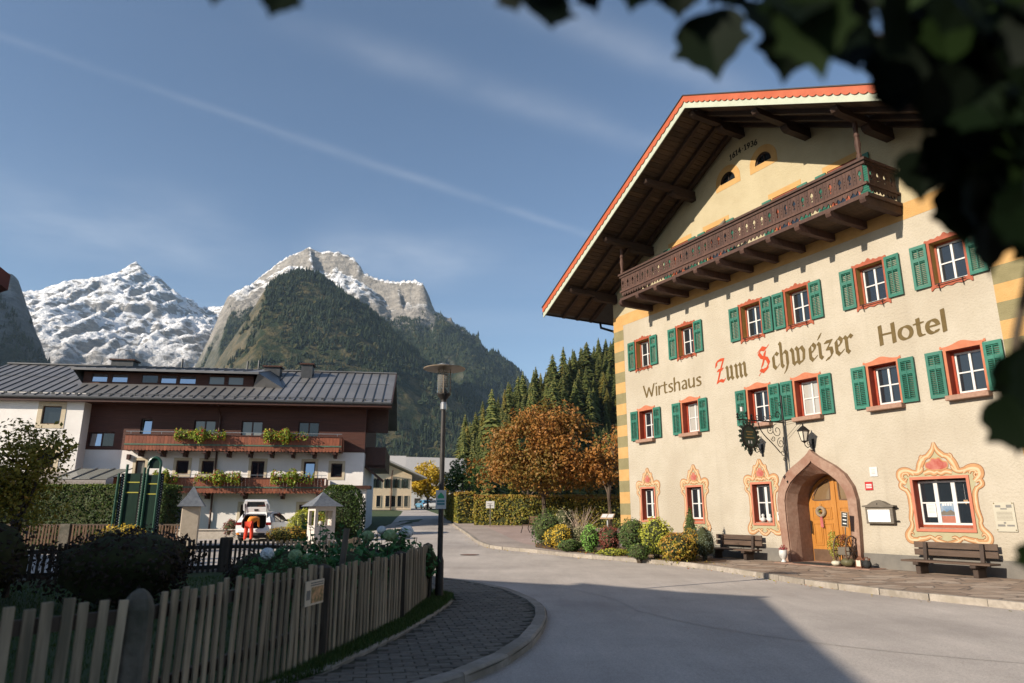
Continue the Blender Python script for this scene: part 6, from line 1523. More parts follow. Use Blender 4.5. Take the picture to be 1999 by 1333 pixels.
def shell(n, r, kind="ball", pw=.30):
    P = r.normal(0, 1, (n, 3)); P /= np.linalg.norm(P, axis=1, keepdims=True)
    if kind == "box": P = np.sign(P) * np.abs(P) ** .45; 
    if kind == "cone": P[:, 2] = 1 - 2 * r.random(n) ** .8; a = r.random(n) * 2 * PI; q = np.clip((1 - P[:, 2]) / 2, .03, 1) ** .8; P[:, 0] = np.cos(a) * q; P[:, 1] = np.sin(a) * q
    return P, r.random((n, 1)) ** pw
def plant(name, x, y, rx, ry, h, mat, n, ls, label, cat="shrub", group=None, kind="ball", z0=None, lump=.42, aspect=.6, base=.0, seed=None, stems=5):
    seed = seed or (hash_(label) % 9999); r = np.random.default_rng(seed); zg = (gzf(x, y) + .1) if z0 is None else z0
    root = tag(empty(name, (x, y, zg), float(r.random() * .6)), label, cat, group)
    D_, k = shell(n, r, kind); L = 1 + lump * 2 * (fbm(D_ * 1.0 + seed, 1.7, 3, seed) - .5); P = D_ * k * L[:, None]
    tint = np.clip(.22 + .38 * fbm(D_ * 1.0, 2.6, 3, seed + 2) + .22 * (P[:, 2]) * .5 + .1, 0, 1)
    P = P * [rx, ry, (h - base) / 2] + [0, 0, base + (h - base) / 2]; ok = P[:, 2] > .0
    mb = MB(); leaves(mb, P[ok], D_[ok] + [0, 0, .25], ls, aspect, .7, tint=tint[ok], tvar=.16, rng=r); mb.build("foliage", mat, root)
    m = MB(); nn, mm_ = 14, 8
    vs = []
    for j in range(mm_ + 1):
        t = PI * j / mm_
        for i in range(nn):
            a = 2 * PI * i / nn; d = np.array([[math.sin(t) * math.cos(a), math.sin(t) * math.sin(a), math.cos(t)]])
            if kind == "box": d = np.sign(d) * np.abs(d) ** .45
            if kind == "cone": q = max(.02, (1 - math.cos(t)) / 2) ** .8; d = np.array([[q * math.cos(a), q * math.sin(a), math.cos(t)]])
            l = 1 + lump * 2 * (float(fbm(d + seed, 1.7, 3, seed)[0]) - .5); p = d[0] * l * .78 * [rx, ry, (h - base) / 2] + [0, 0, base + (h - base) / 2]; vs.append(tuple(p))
    m.add(vs, [(j * nn + i, j * nn + (i + 1) % nn, (j + 1) * nn + (i + 1) % nn, (j + 1) * nn + i) for j in range(mm_) for i in range(nn)]); m.build("light_block_core", "core_dark", root, smooth=True)  # closed dark lump added inside the leaves to block light and see-through
    m = MB()
    for s in range(stems):
        a = r.random() * 6; q = r.random() * .5; m.tube([(rx * q * .3 * math.cos(a), ry * q * .3 * math.sin(a), -.12), (rx * q * math.cos(a), ry * q * math.sin(a), base + (h - base) * .5)], [.03, .012], 5)
    m.build("stem", "twig", root)
    return root
def hash_(s):
    v = 7
    for ch in s: v = (v * 31 + ord(ch)) & 0xffffff
    return v
G_ = "shrubs in the bed before the hotel"
BED = [(1.45, 29.9, .56, .56, 1.35, "dark_green", 1500, .085, "tall green shrub with lime tips at the left end of the bed"),
 (1.62, 28.9, .30, .30, .72, "gold", 620, .07, "narrow yellow shrub leaning on the leftmost tall shrub"), (2.0, 28.7, .42, .40, .92, "gold", 1000, .075, "rounded golden shrub second in the bed's front row"),
 (2.75, 28.9, .40, .40, .85, "pale_olive", 800, .07, "pale grey olive shrub between golden and bright green ones"), (2.25, 27.25, .48, .34, .46, "dark_green", 760, .07, "low dark green cushion shrub at the pavement edge"),
 (2.95, 26.9, .33, .33, 1.0, "bright_green", 900, .07, "bright fresh green upright shrub in the bed"), (3.62, 26.7, .43, .43, .98, "brown_red", 1000, .08, "brown red leafed shrub beside the bright green one"),
 (4.42, 26.1, .50, .48, 1.32, "dark_green", 1500, .08, "tall dense dark green shrub below the leftmost hotel window"), (4.85, 23.9, .56, .52, 1.30, "lime", 1700, .08, "large yellow green globe shrub near the pavement"),
 (3.55, 25.35, .50, .26, .26, "lime", 700, .06, "low clipped box edging strip at the kerb side"), (4.15, 23.3, .34, .32, .50, "dark_green", 700, .06, "small round dark green shrub before the globe shrub"),
 (5.15, 22.25, .55, .5, .86, "mixed_autumn", 1300, .075, "orange and green spreading shrub at the bed's right tip"), (5.75, 23.0, .36, .36, .95, "mixed_autumn", 800, .075, "reddish orange shrub close to the wall behind the right tip")]
for b in BED: plant("shrub", b[0], b[1], b[2] * 1.14, b[3] * 1.14, b[4] * 1.05, b[5], int(b[6] * 1.35), b[7], b[8], group=G_)
plant("conifer_shrub", 5.95, 23.7, .36, .36, 1.75, "dark_green", 1500, .09, "pointed dark green dwarf conifer against the hotel wall", kind="cone", group=G_, aspect=.25)
plant("silver_shrub", 6.15, 22.9, .42, .4, 1.15, "blue_green", 1300, .06, "silvery grey green shrub below the second hotel window", group=G_, aspect=.3)
plant("dry_shrub", 2.35, 31.6, .62, .6, 1.45, "pale_olive", 700, .09, "pale dry shrub behind the golden ones with bare twigs", group=G_, lump=.5)
r = tag(empty("bare_shrub", (3.0, 31.0, gzf(3, 31) + .1)), "leafless beige twig shrub left of the hotel corner", "shrub", G_)
m = MB(); rr = random.Random(5); pm("pale_twig", (.30, .22, .16), (.38, .29, .22), rough=.9)
for k in range(60):
    a = rr.random() * 6.28; q = rr.uniform(.2, .85); z = rr.uniform(.8, 1.65); m.tube([(.05 * math.cos(a), .05 * math.sin(a), 0), (q * .45 * math.cos(a + .2), q * .45 * math.sin(a + .2), z * .6), (q * math.cos(a), q * math.sin(a), z)], [.016, .01, .003], 4, cap=False)
m.build("twigs", "pale_twig", r)
# ground leaves strewn on the bed and pavement
mb = MB(); rl = np.random.default_rng(3); q = rl.random((420, 2)); P = np.stack([1 + 5.2 * q[:, 0], 30.5 - 8.6 * q[:, 0] + 2.2 * (q[:, 1] - .62), 0 * q[:, 0]], 1); P[:, 2] = gz(P[:, 0], P[:, 1]) + .135
leaves(mb, P, np.tile([0, 0, 1.], (len(P), 1)), .07, .7, .25, rng=rl); kq = [p for p in KR if 8 < p[1] < 48]; kp = np.array([kq[i] for i in rl.integers(0, len(kq), 260)]); kp = np.stack([kp[:, 0] - np.abs(rl.normal(0, .22, 260)) - .04, kp[:, 1] + rl.normal(0, .35, 260), 0 * kp[:, 0]], 1); kp[:, 2] = gz(kp[:, 0], kp[:, 1]) + .02
leaves(mb, kp, np.tile([0, 0, 1.], (260, 1)), .06, .7, .3, rng=rl)
o = mb.build("fallen_leaves", "mixed_autumn"); o["kind"] = "stuff"

def tree(name, x, y, blobs, trunk_h, tr, mat, n, ls, label, group=None, seed=1, aspect=.62, zg=None, tb=.0):
    r = np.random.default_rng(seed); z0 = gzf(x, y) + .05 if zg is None else zg; root = tag(empty(name, (x, y, z0)), label, "tree", group)
    m = MB(); m.tube([(0, 0, -.2), (.02, 0, trunk_h * .4), (-.03, .02, trunk_h), (0.02, 0, trunk_h + 1.1)], [tr * 1.3, tr, tr * .85, tr * .5], 9); m.build("trunk", "bark", root)
    m = MB()
    for (bx, by, bz, rx, ry, rz) in blobs:
        a = Vector((0, 0, trunk_h * .9)); b = Vector((bx, by, bz)); c = a.lerp(b, .5) + Vector((0, 0, .25)); m.tube([a, c, b], [tr * .55, tr * .35, tr * .12], 6)
        for q in range(6):
            d = Vector(r.normal(0, 1, 3)).normalized(); m.tube([c.lerp(b, .5), b + Vector((d.x * rx, d.y * ry, d.z * rz)) * .7], [tr * .2, .01], 4, cap=False)
    m.build("limbs", "bark", root)
    V = sum(b[3] * b[4] * b[5] for b in blobs); mb = MB()
    for (bx, by, bz, rx, ry, rz) in blobs:
        k = int(n * rx * ry * rz / V); D_, q = shell(k, r, pw=.36); L = 1 + .62 * (fbm(D_ + bx * 3, 2.2, 3, seed + int(bz * 10)) - .5) * 2 * .62
        P = D_ * q * L[:, None] * [rx, ry, rz] + [bx, by, bz]
        den = fbm(P, .8, 3, seed + 4); ok = den > .455
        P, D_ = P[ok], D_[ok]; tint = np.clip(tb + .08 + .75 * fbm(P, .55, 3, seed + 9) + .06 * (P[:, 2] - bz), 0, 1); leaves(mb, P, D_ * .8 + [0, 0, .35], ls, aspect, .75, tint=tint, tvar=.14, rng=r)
    mb.build("crown", mat, root); return root
tree("chestnut_tree", 1.9, 42, [(-1.2, 0, 4.4, 2.6, 2.6, 2.1), (1.5, .3, 4.6, 2.6, 2.6, 2.2), (0, -.5, 3.5, 2.9, 2.4, 1.5), (.3, .2, 5.9, 2.4, 2.3, 1.9), (-2.9, .3, 3.4, 1.8, 1.8, 1.2), (3.3, 0, 3.7, 2.0, 1.9, 1.5), (-2.2, .2, 4.9, 1.7, 1.7, 1.3), (-.9, 0, 5.8, 1.7, 1.7, 1.3), (1.8, .3, 6.0, 1.6, 1.6, 1.2)], 2.2, .16, "chestnut", 24000, .21, "large rust brown chestnut tree left of the hotel", seed=12)
tree("autumn_tree", 5.6, 40.5, [(0, 0, 4.0, 1.6, 1.6, 1.4), (.5, .2, 5.0, 1.3, 1.3, 1.1), (-.7, 0, 3.4, 1.2, 1.2, .9)], 2.1, .13, "chestnut", 3200, .22, "reddish autumn tree partly hidden by the hotel corner", seed=21, tb=.22)
tree("dark_tree", -4.1, 58, [(0, 0, 3.4, 1.6, 1.6, 1.6), (.8, 0, 2.6, 1.3, 1.3, 1.1), (-.7, 0, 2.7, 1.1, 1.1, 1.0)], 1.6, .14, "dark_green", 4200, .2, "dark leafy tree behind the far end of the hedge", seed=31)
tree("yellow_tree", -13.4, 112, [(0, 0, 4.6, 2.6, 2.6, 2.8), (1.9, 0, 3.6, 2.3, 2, 2.2), (-1.7, 0, 3.6, 2.0, 2, 2.0)], 1.5, .2, "yellow_tree", 8000, .36, "bright yellow autumn tree beside the street", seed=41)
tree("green_tree", -7.6, 118, [(0, 0, 4.0, 2.4, 2.2, 2.4), (1.6, 0, 5.5, 1.8, 2, 2.2)], 1.6, .2, "dark_green", 3600, .32, "green broadleaf tree right of the yellow tree", seed=42, tb=.25)
tree("linden_tree", 1.5, 66, [(0, 0, 4.2, 2.2, 2.2, 2.2), (2.2, 0, 3.6, 2.0, 2, 1.8), (-1.6, 0, 3.2, 1.6, 1.6, 1.5)], 1.6, .2, "olive_tree", 4200, .25, "olive tinted tree behind the big chestnut", seed=43)
tree("garden_tree", -9.2, 13.2, [(0, 0, 2.55, .75, .7, .75), (.15, 0, 1.75, .68, .6, .6), (-.5, 0, 2.1, .7, .6, .7), (.45, .1, 2.75, .35, .35, .3)], 1.2, .07, "olive_tree", 5200, .085, "small olive and yellow leaved tree at the garden's left edge", seed=51, zg=.1)
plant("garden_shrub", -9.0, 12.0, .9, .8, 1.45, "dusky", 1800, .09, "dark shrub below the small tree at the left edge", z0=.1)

# hedges
def hedge(a, b, w, h, mat, n, ls, label, round_=False, seed=3):
    a, b = Vector((*a, 0)), Vector((*b, 0)); L = (b - a).length; c = (a + b) / 2; r = np.random.default_rng(seed); zg = gzf(c.x, c.y)
    root = tag(empty("hedge", (c.x, c.y, zg), math.atan2(b.y - a.y, b.x - a.x)), label, "hedge"); h = h
    fa = [("t", L * w), ("f", L * h), ("k", L * h), ("l", w * h), ("r", w * h)]; tot = sum(q for _, q in fa); mb = MB()
    for k, ar in fa:
        m_ = int(n * ar / tot); u, v = r.random(m_), r.random(m_); dp = r.random(m_) ** 2 * .22
        if k == "t": P = np.stack([(u - .5) * L, (v - .5) * w, h - dp], 1); N = [0, 0, 1.]
        elif k in "fk": s = -1 if k == "f" else 1; P = np.stack([(u - .5) * L, 0 * u + s * (w / 2 - dp), v * h], 1); N = [0, float(s), .15]
        else: s = -1 if k == "l" else 1; P = np.stack([0 * u + s * (L / 2 - dp), (u - .5) * w, v * h], 1); N = [float(s), 0, .15]
        if round_:
            e = np.clip(P[:, 2] / h, 0, 1); f_ = np.sqrt(np.clip(1 - np.clip((e - .55) / .5, 0, 1) ** 2.2, .02, 1)); P[:, 0] *= f_; P[:, 1] *= f_
        P += .11 * (fbm(P, 1.4, 3, seed)[:, None] - .5) * np.array(N); 
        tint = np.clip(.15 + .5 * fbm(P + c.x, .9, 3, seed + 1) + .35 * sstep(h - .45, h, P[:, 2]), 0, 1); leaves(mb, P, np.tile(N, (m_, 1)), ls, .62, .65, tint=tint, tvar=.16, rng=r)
    mb.build("foliage", mat, root)
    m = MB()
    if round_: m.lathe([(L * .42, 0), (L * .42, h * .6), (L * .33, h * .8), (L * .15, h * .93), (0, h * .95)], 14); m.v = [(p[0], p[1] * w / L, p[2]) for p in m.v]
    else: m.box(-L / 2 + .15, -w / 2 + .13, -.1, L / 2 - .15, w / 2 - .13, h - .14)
    m.build("light_block_core", "core_dark", root)  # solid dark filler added inside the hedge so no light passes through
hedge((-2.4, 46.4), (7.6, 45.2), 1.3, 2.0, "beech_hedge", 9000, .15, "long clipped beech hedge in autumn colours behind the gravel square")
hedge((-3.1, 47.6), (-5.0, 59), 1.3, 2.0, "beech_hedge", 5000, .17, "hedge arm running up the street beside the road", seed=5)
hedge((3.9, 43.2), (8.4, 42.4), 1.2, 1.95, "beech_hedge", 4200, .14, "nearer hedge block beside the hotel corner", seed=6)
hedge((-22.5, 31.4), (-14.9, 31.0), 1.4, 2.72, "thuja", 15000, .11, "tall clipped thuja hedge left of the slate roofed pillar", seed=7)
hedge((-10.2, 37.2), (-7.85, 37.4), 2.0, 2.7, "thuja", 6500, .11, "dome topped clipped thuja behind the right pillar", True, seed=8)
plant("grass_bush", -10.3, 35.6, .95, .8, 1.6, "lime", 2200, .24, "tall yellow green grass bush left of the right pillar", z0=gzf(-10.3, 35.6), aspect=.1)
plant("low_bush", -10.9, 34.6, .9, .6, .8, "mixed_autumn", 1300, .09, "low flowering bush at the foot of the grass bush", z0=gzf(-10.9, 34.6))
plant("terracotta_bush", -16.0, 40.6, .55, .5, 1.1, "brown_red", 700, .1, "reddish bush beside the parked white car", z0=gzf(-16, 40.6))
plant("golden_bush", -12.2, 22.2, .95, .7, 1.15, "gold", 1500, .10, "sunlit golden bush behind the dark garden shrub", z0=.05)
# garden planting behind the front fence
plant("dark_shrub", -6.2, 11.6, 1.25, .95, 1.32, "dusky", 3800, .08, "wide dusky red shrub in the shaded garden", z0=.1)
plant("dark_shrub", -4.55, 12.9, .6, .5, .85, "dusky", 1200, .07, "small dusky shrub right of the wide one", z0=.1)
# hydrangeas
pm("petal_white", (.62, .64, .66), (.74, .75, .74), scale=20, rough=.8, bump=.5); pm("petal_green", (.20, .30, .13), (.30, .38, .2), scale=20, rough=.8, bump=.5)
def hydrangea(x, y, h, n, rad, label, heads):
    r = np.random.default_rng(hash_(label) % 999); root = tag(empty("hydrangea", (x, y, .1)), label, "shrub", "hydrangeas behind the front fence"); m = MB(); P = []; N = []
    for k in range(n):
        a, q = r.random() * 6.28, rad * r.random() ** .5; tx, ty, tz = q * math.cos(a), q * math.sin(a) * 1.2, h * r.uniform(.7, 1.05); m.tube([(tx * .4, ty * .4, 0), (tx * .8, ty * .8, tz * .5), (tx, ty, tz)], [.012, .009, .005], 5, cap=False)
        for j in range(24):
            f_ = r.uniform(.25, 1.0); b = r.random() * 6.28; P.append((tx * (.5 + .5 * f_) + .1 * math.cos(b), ty * (.5 + .5 * f_) + .1 * math.sin(b), tz * f_ + r.normal(0, .02))); N.append((math.cos(b) * .5, math.sin(b) * .5, .9))
    m.build("stems", "twig", root); mb = MB(); leaves(mb, np.array(P), np.array(N), .125, .6, .4, rng=r); mb.build("foliage", "garden_leaf", root)
    for (hx, hy, hz, R, mt) in heads:
        m = MB(); vs = []; nn = 12
        for j in range(9):
            t = PI * j / 8
            for i in range(nn): a = 2 * PI * i / nn; q = R * (1 + .10 * math.sin(7 * a + 5 * t)); vs.append((hx + q * math.sin(t) * math.cos(a), hy + q * math.sin(t) * math.sin(a), hz + q * .85 * math.cos(t)))
        m.add(vs, [(j * nn + i, (j + 1) * nn + i, (j + 1) * nn + (i + 1) % nn, j * nn + (i + 1) % nn) for j in range(8) for i in range(nn)]); fl = MB()
        D_ = r.normal(0, 1, (130, 3)); D_ /= np.linalg.norm(D_, axis=1, keepdims=True); leaves(fl, D_ * R * [1, 1, .85] + [hx, hy, hz], D_, .034, .9, .25, rng=r); fl.t = []
        m.add(fl.v, fl.f); m.build("flower_head", mt, root)
hydrangea(-2.15, 12.5, 1.22, 20, .55, "hydrangea with white and pale green flower heads near the last fence post", [(.32, -.1, 1.17, .12, "petal_white"), (.06, -.3, 1.12, .115, "petal_green"), (-.32, -.3, 1.10, .11, "petal_green"), (-.12, -.1, 1.2, .08, "petal_white")])
hydrangea(-3.0, 12.0, 1.32, 22, .62, "tall leafy hydrangea without open flowers in the middle", [(-.2, -.7, .8, .09, "petal_green")])
hydrangea(-3.3, 10.6, .85, 14, .5, "low hydrangea behind the picture sign with pale heads", [(-.35, .1, .9, .10, "petal_white"), (.1, 0, .88, .1, "petal_green"), (.3, -.3, .72, .08, "petal_green")])
for i, (x, y, R) in enumerate(((-3.0, 8.25, .13), (-2.75, 8.7, .15), (-2.62, 8.95, .16), (-2.5, 9.25, .15))):
    plant("sedum", x, y, R * 1.1, R * 1.1, .98 if i else .9, "garden_leaf", 380, .045, ["small round green sedum head standing alone above the fence", "green sedum above the fence, first of the cluster of three", "green sedum above the fence, middle of the cluster of three", "green sedum above the fence, last of the cluster of three"][i], z0=.1, base=.62, group="sedums behind the front fence", stems=4)
for (x, y, rx, h, n, lab) in ((-2.5, 11.4, .5, 1.02, 420, "lush broad leaved plant between the two tall hydrangeas"), (-2.75, 10.2, .45, .9, 380, "broad leaved plant just behind the picture sign panel"), (-2.1, 13.0, .4, 1.05, 320, "broad leaved plant beside the last fence post"), (-3.6, 11.6, .55, .95, 420, "leafy plant left of the tall hydrangea")):
    plant("broadleaf_plant", x, y, rx, rx, h, "garden_leaf", n, .15, lab, z0=.1, cat="plant", group="broad leaved plants behind the front fence", aspect=.55)
# leaning board in the garden
pm("weathered", (.13, .105, .08), (.19, .16, .125), scale=3, rough=.9, bump=.5, stretch=(6, 6, .6), rnd=.2, c3=(.10, .08, .062), scale3=1.2)
r = tag(empty("garden_stake", (-2.42, 9.95, .1)), "weathered square wooden stake leaning among the hydrangeas", "stake"); MB().bar((0, 0, -.1), (.10, .05, 1.28), .075, .05, (0, 1, 0)).build("post", "weathered", r)

# ================================================================== fences
pm("picket_grey", (.21, .165, .11), (.36, .285, .195), scale=2.5, rough=.9, bump=.6, stretch=(7, 7, .5), rnd=.3, c3=(.15, .125, .085), scale3=1.6)
pm("post_wood", (.045, .034, .025), (.075, .058, .043), scale=3, rough=.95, bump=.7, stretch=(5, 5, .6), rnd=.2); pm("post_concrete", (.085, .075, .058), (.14, .125, .10), scale=9, rough=.95, bump=.7, bscale=30, c3=(.055, .055, .038), scale3=2.5)
pm("rail_wood", (.06, .045, .032), (.09, .068, .05), scale=3, rough=.95, bump=.5)
ff = tag(empty("picket_fence", (0, 0, 0)), "weathered grey picket fence along the curved paved path", "fence")
FP = [(-4.6, 2.6), (-2.56, 5.0), (-2.06, 7.86), (-1.64, 10.52), (-1.55, 13.19)]
rv = random.Random(3); pkm = {}
def picket(parent, x, y, z, rz, h, w, mat, name="picket"):
    key = (round(w, 3), mat)
    if key not in pkm:
        m = MB(); m.box(-w / 2, -.011, 0, w / 2, .011, 1.0); o = m.build(name, mat, parent, bevel=.004); pkm[key] = o.data
    else: o = link(name, pkm[key], parent)
    o.location = (x, y, z); o.rotation_euler = (rv.uniform(-.015, .015), rv.gauss(0, .014), rz + rv.uniform(-.06, .06)); o.scale = (rv.uniform(.82, 1.16), 1, h * rv.uniform(.97, 1.025)); return o
def panel(parent, a, b, n, h, w, mat, gap0, zb=.12, off=.06, rails=(.3, .8), railmat="rail_wood"):
    a, b = Vector((*a, 0)), Vector((*b, 0)); d = (b - a); L = d.length; d.normalize(); nrm = Vector((d.y, -d.x, 0)); rz = math.atan2(d.y, d.x)
    for k in range(n):
        t = gap0 + (L - 2 * gap0) * k / (n - 1); p = a + d * t + nrm * off; picket(parent, p.x, p.y, zb + gzf(p.x, p.y), rz, h, w, mat)
    for z in rails:
        p, q = a + nrm * (off - .045), b + nrm * (off - .045); MB().bar((p.x, p.y, z + zb + gzf(p.x, p.y)), (q.x, q.y, z + zb + gzf(q.x, q.y)), .05, .09).build("rail", railmat, parent)
panel(ff, FP[0], FP[1], 29, .93, .062, "picket_grey", .14)
panel(ff, FP[1], FP[2], 23, .94, .062, "picket_grey", .17)
panel(ff, FP[2], FP[3], 22, .90, .062, "picket_grey", .15)
panel(ff, FP[3], FP[4], 22, .92, .062, "picket_grey", .14)
for k, (x, y) in enumerate(FP):
    rz = .15
    if k == 1:
        m = MB(); m.lathe([(.15, -.2), (.135, .5), (.125, .96), (.10, 1.03), (.05, 1.085), (.02, 1.09)], 4, (0, 0, 0)); o = m.build("concrete_post", "post_concrete", ff, bevel=.02); o.location = (x, y, 0); o.rotation_euler = (0, 0, PI / 4 + .2)
    else:
        m = MB(); m.box(-.085, -.085, -.2, .085, .085, 1.02); m.add([(-.085, -.085, 1.02), (.085, -.085, 1.02), (.085, .085, 1.02), (-.085, .085, 1.02), (0, 0, 1.06)], [(0, 1, 4), (1, 2, 4), (2, 3, 4), (3, 0, 4)]); o = m.build("post", "post_wood", ff); o.location = (x, y, 0); o.rotation_euler = (0, 0, rz)
# picture sign on the fence
d = (Vector(FP[2]) - Vector(FP[1])).normalized(); p = Vector(FP[2]) - d * .36; nrm = Vector((d.y, -d.x))
r = tag(empty("fence_sign", (p.x + nrm.x * .085, p.y + nrm.y * .085, .80), math.atan2(d.y, d.x)), "small pale picture sign screwed to the picket fence", "sign")
pm("sign_beige", (.55, .45, .33), (.62, .52, .40), scale=8, rough=.6); pm("sign_photo", (.16, .13, .05), (.60, .32, .16), scale=16, rough=.5, lo=.42, hi=.6)
MB().box(-.21, -.006, -.12, .21, .006, .12).build("board", "sign_beige", r); MB().box(-.08, -.0085, -.10, .20, -.0065, .055).build("picture", "sign_photo", r)
for k in range(2): MB().box(-.10, -.0085, .068 + k * .022, .19, -.0065, .080 + k * .022).build("text_line", "text_grey", r)
MB().box(-.185, -.0085, -.06, -.105, -.0065, .03).build("emblem", "text_grey", r)
# dark fence at the back of the garden
bf = tag(empty("back_fence", (0, 0, 0)), "dark picket fence closing the back of the shaded garden", "fence")
BP = [(-14.5, 13.4), (-11.3, 15.9), (-7.55, 18.9), (-4.1, 18.6), (-1.62, 13.4)]
pm("picket_dark", (.030, .026, .020), (.05, .043, .033), scale=3, rough=.9, bump=.4, rnd=.2)
for a, b, n in ((0, 1, 30), (1, 2, 36), (2, 3, 26), (3, 4, 40)): panel(bf, BP[a], BP[b], n, .84, .065, "picket_dark", .16, zb=.06, off=.05, rails=(.16, .66), railmat="picket_dark")
for x, y in BP[:4]: m = MB(); m.box(-.13, -.13, -.2, .13, .13, .96); o = m.build("post", "post_wood", bf, bevel=.02); o.location = (x, y, 0)
# brown fence below the thuja hedge
hf = tag(empty("brown_fence", (0, 0, 0)), "brown picket fence in front of the thuja hedge", "fence")
pm("picket_brown", (.075, .042, .024), (.12, .068, .04), scale=3, rough=.85, bump=.3, rnd=.2)
panel(hf, (-21.5, 29.4), (-15.6, 29.3), 42, .80, .075, "picket_brown", .1, zb=.25); panel(hf, (-15.2, 29.3), (-13.6, 29.2), 12, .80, .075, "picket_brown", .1, zb=.25)
for x in (-21.6, -18.4, -15.4): m = MB(); m.box(-.2, -.15, -.2, .2, .15, 1.1); o = m.build("post", "post_concrete", hf); o.location = (x, 29.4, gzf(x, 29.4))
# verge grass blades
def blades(name, poly, n, h, seed, mat="garden_leaf"):
    r = np.random.default_rng(seed); xs_ = [p[0] for p in poly]; ys_ = [p[1] for p in poly]; P = []
    while len(P) < n:
        x, y = r.uniform(min(xs_), max(xs_)), r.uniform(min(ys_), max(ys_))
        if inside((x, y), poly): P.append((x, y))
    P = np.array(P); N = len(P); a = r.random(N) * 6.28; hh_ = h * (.5 + .9 * r.random(N)); w = .004 + .004 * r.random(N); ln = hh_ * .5 * r.normal(0, 1, N)
    dx, dy = np.cos(a), np.sin(a); z = gz(P[:, 0], P[:, 1]) + .095
    V = np.stack([np.stack([P[:, 0] - dy * w, P[:, 1] + dx * w, z], 1), np.stack([P[:, 0] + dy * w, P[:, 1] - dx * w, z], 1), np.stack([P[:, 0] + dx * ln, P[:, 1] + dy * ln, z + hh_], 1)], 1).reshape(-1, 3)
    mb = MB(); mb.v = list(map(tuple, V.tolist())); mb.f = [(3 * i, 3 * i + 1, 3 * i + 2) for i in range(N)]; mb.t = np.repeat(np.clip(.55 + r.normal(0, .22, N), 0, 1), 3).tolist()
    o = mb.build(name, mat); o["kind"] = "stuff"
leafmat("grass_blade", [(.018, .04, .008), (.035, .075, .012), (.06, .11, .02), (.11, .12, .035)], trans=.2)
blades("verge_grass", [(p[0] - .02, p[1]) for p in GE if p[1] > 5.5] + [(-1.5, 14.3)] + [(-1.5, 13.2), (-1.6, 10.5), (-2.0, 7.9), (-2.5, 5.5)], 26000, .07, 5, "grass_blade")
blades("lawn_grass", [(-2.6, 5.4), (-2.1, 8), (-1.7, 10.5), (-1.7, 13), (-7, 17.6), (-11, 14.5), (-9, 6), (-5, 4)], 42000, .05, 6, "grass_blade")
# climber on the last fence panel
plant("climbing_vine", -1.47, 12.75, .16, .28, .95, "garden_leaf", 130, .09, "green climber on the last panel of the front fence", z0=.1, base=.35, lump=.6, cat="vine", stems=3)

# ================================================================== street furniture and garden objects
pm("lamp_dark", (.025, .022, .02), (.04, .035, .032), scale=6, rough=.5, metal=.3); pm("lamp_disc", (.26, .20, .14), (.32, .25, .18), scale=4, rough=.45, metal=.2); pm("lamp_disc_top", (.11, .12, .125), rough=.5, metal=.4)
r = tag(empty("street_lamp", (-1.31, 13.05, .09)), "slim dark street lamp with flat disc top at the path corner", "street lamp")
MB().lathe([(.085, -.1), (.075, .05), (.072, .66), (.05, .74), (.045, 3.45), (.045, 3.46)], 14).build("post", "lamp_dark", r, smooth=False)
MB().lathe([(.048, 3.40), (.065, 3.42), (.065, 3.52), (.05, 3.56)], 12).build("collar", "steel_rail", r)
MB().lathe([(.045, 3.5), (.055, 3.6), (.13, 3.70), (.135, 3.73)], 14).build("lantern_base", "lamp_dark", r)
mg, n_, l_, b_ = nmat("lamp_glass"); b_.inputs["Transmission Weight"].default_value = .9; b_.inputs["Roughness"].default_value = .06; b_.inputs["Base Color"].default_value = (.93, .90, .84, 1); b_.inputs["IOR"].default_value = 1.01
MB().lathe([(.13, 3.73), (.13, 4.2)], 18).build("glass_cylinder", "lamp_glass", r, smooth=True)
MB().lathe([(.06, 3.73), (.06, 3.80), (.03, 3.82), (.035, 4.02), (0, 4.04)], 10).build("lamp_bulb", "ceramic", r)
for z in range(7): MB().lathe([(.075, 3.86 + z * .045), (.08, 3.865 + z * .045), (.075, 3.87 + z * .045)], 14).build("louvre_ring", "lamp_disc", r)
for k in range(3): a = 2.1 * k + .5; MB().bar((.125 * math.cos(a), .125 * math.sin(a), 3.72), (.125 * math.cos(a), .125 * math.sin(a), 4.2), .014, .014, (0, 1, 0)).build("strut", "lamp_disc", r)
MB().lathe([(0, 4.19), (.12, 4.19), (.40, 4.20), (.405, 4.215)], 30).build("disc_underside", "lamp_disc", r, smooth=False); MB().lathe([(.405, 4.216), (.30, 4.245), (.13, 4.265), (.12, 4.30), (0, 4.31)], 30).build("disc_top", "lamp_disc_top", r, smooth=False)
pm("sign_teal", (.05, .20, .22), rough=.5); pm("sign_arrow", (.04, .32, .14), rough=.5)
r = tag(empty("lamp_post_sign", (-1.31, 12.985, 1.83)), "small pale sign with green arrow fixed to the lamp post", "sign")
MB().box(-.095, -.008, -.17, .095, .0, .17).build("plate", "white_enamel", r)
m = MB(); v, f = filled([[(-.06, .02), (.06, .02), (.06, .06), (.0, .13), (-.06, .06)]], -.0105); m.add(v, f).build("arrow", "sign_arrow", r)
for z in (-.03, -.08): MB().box(-.07, -.0115, z - .018, .07, -.0085, z + .018).build("text_band", "sign_teal", r)
MB().box(-.05, .0, -.03, .05, .12, .03).build("clamp", "steel_rail", r)
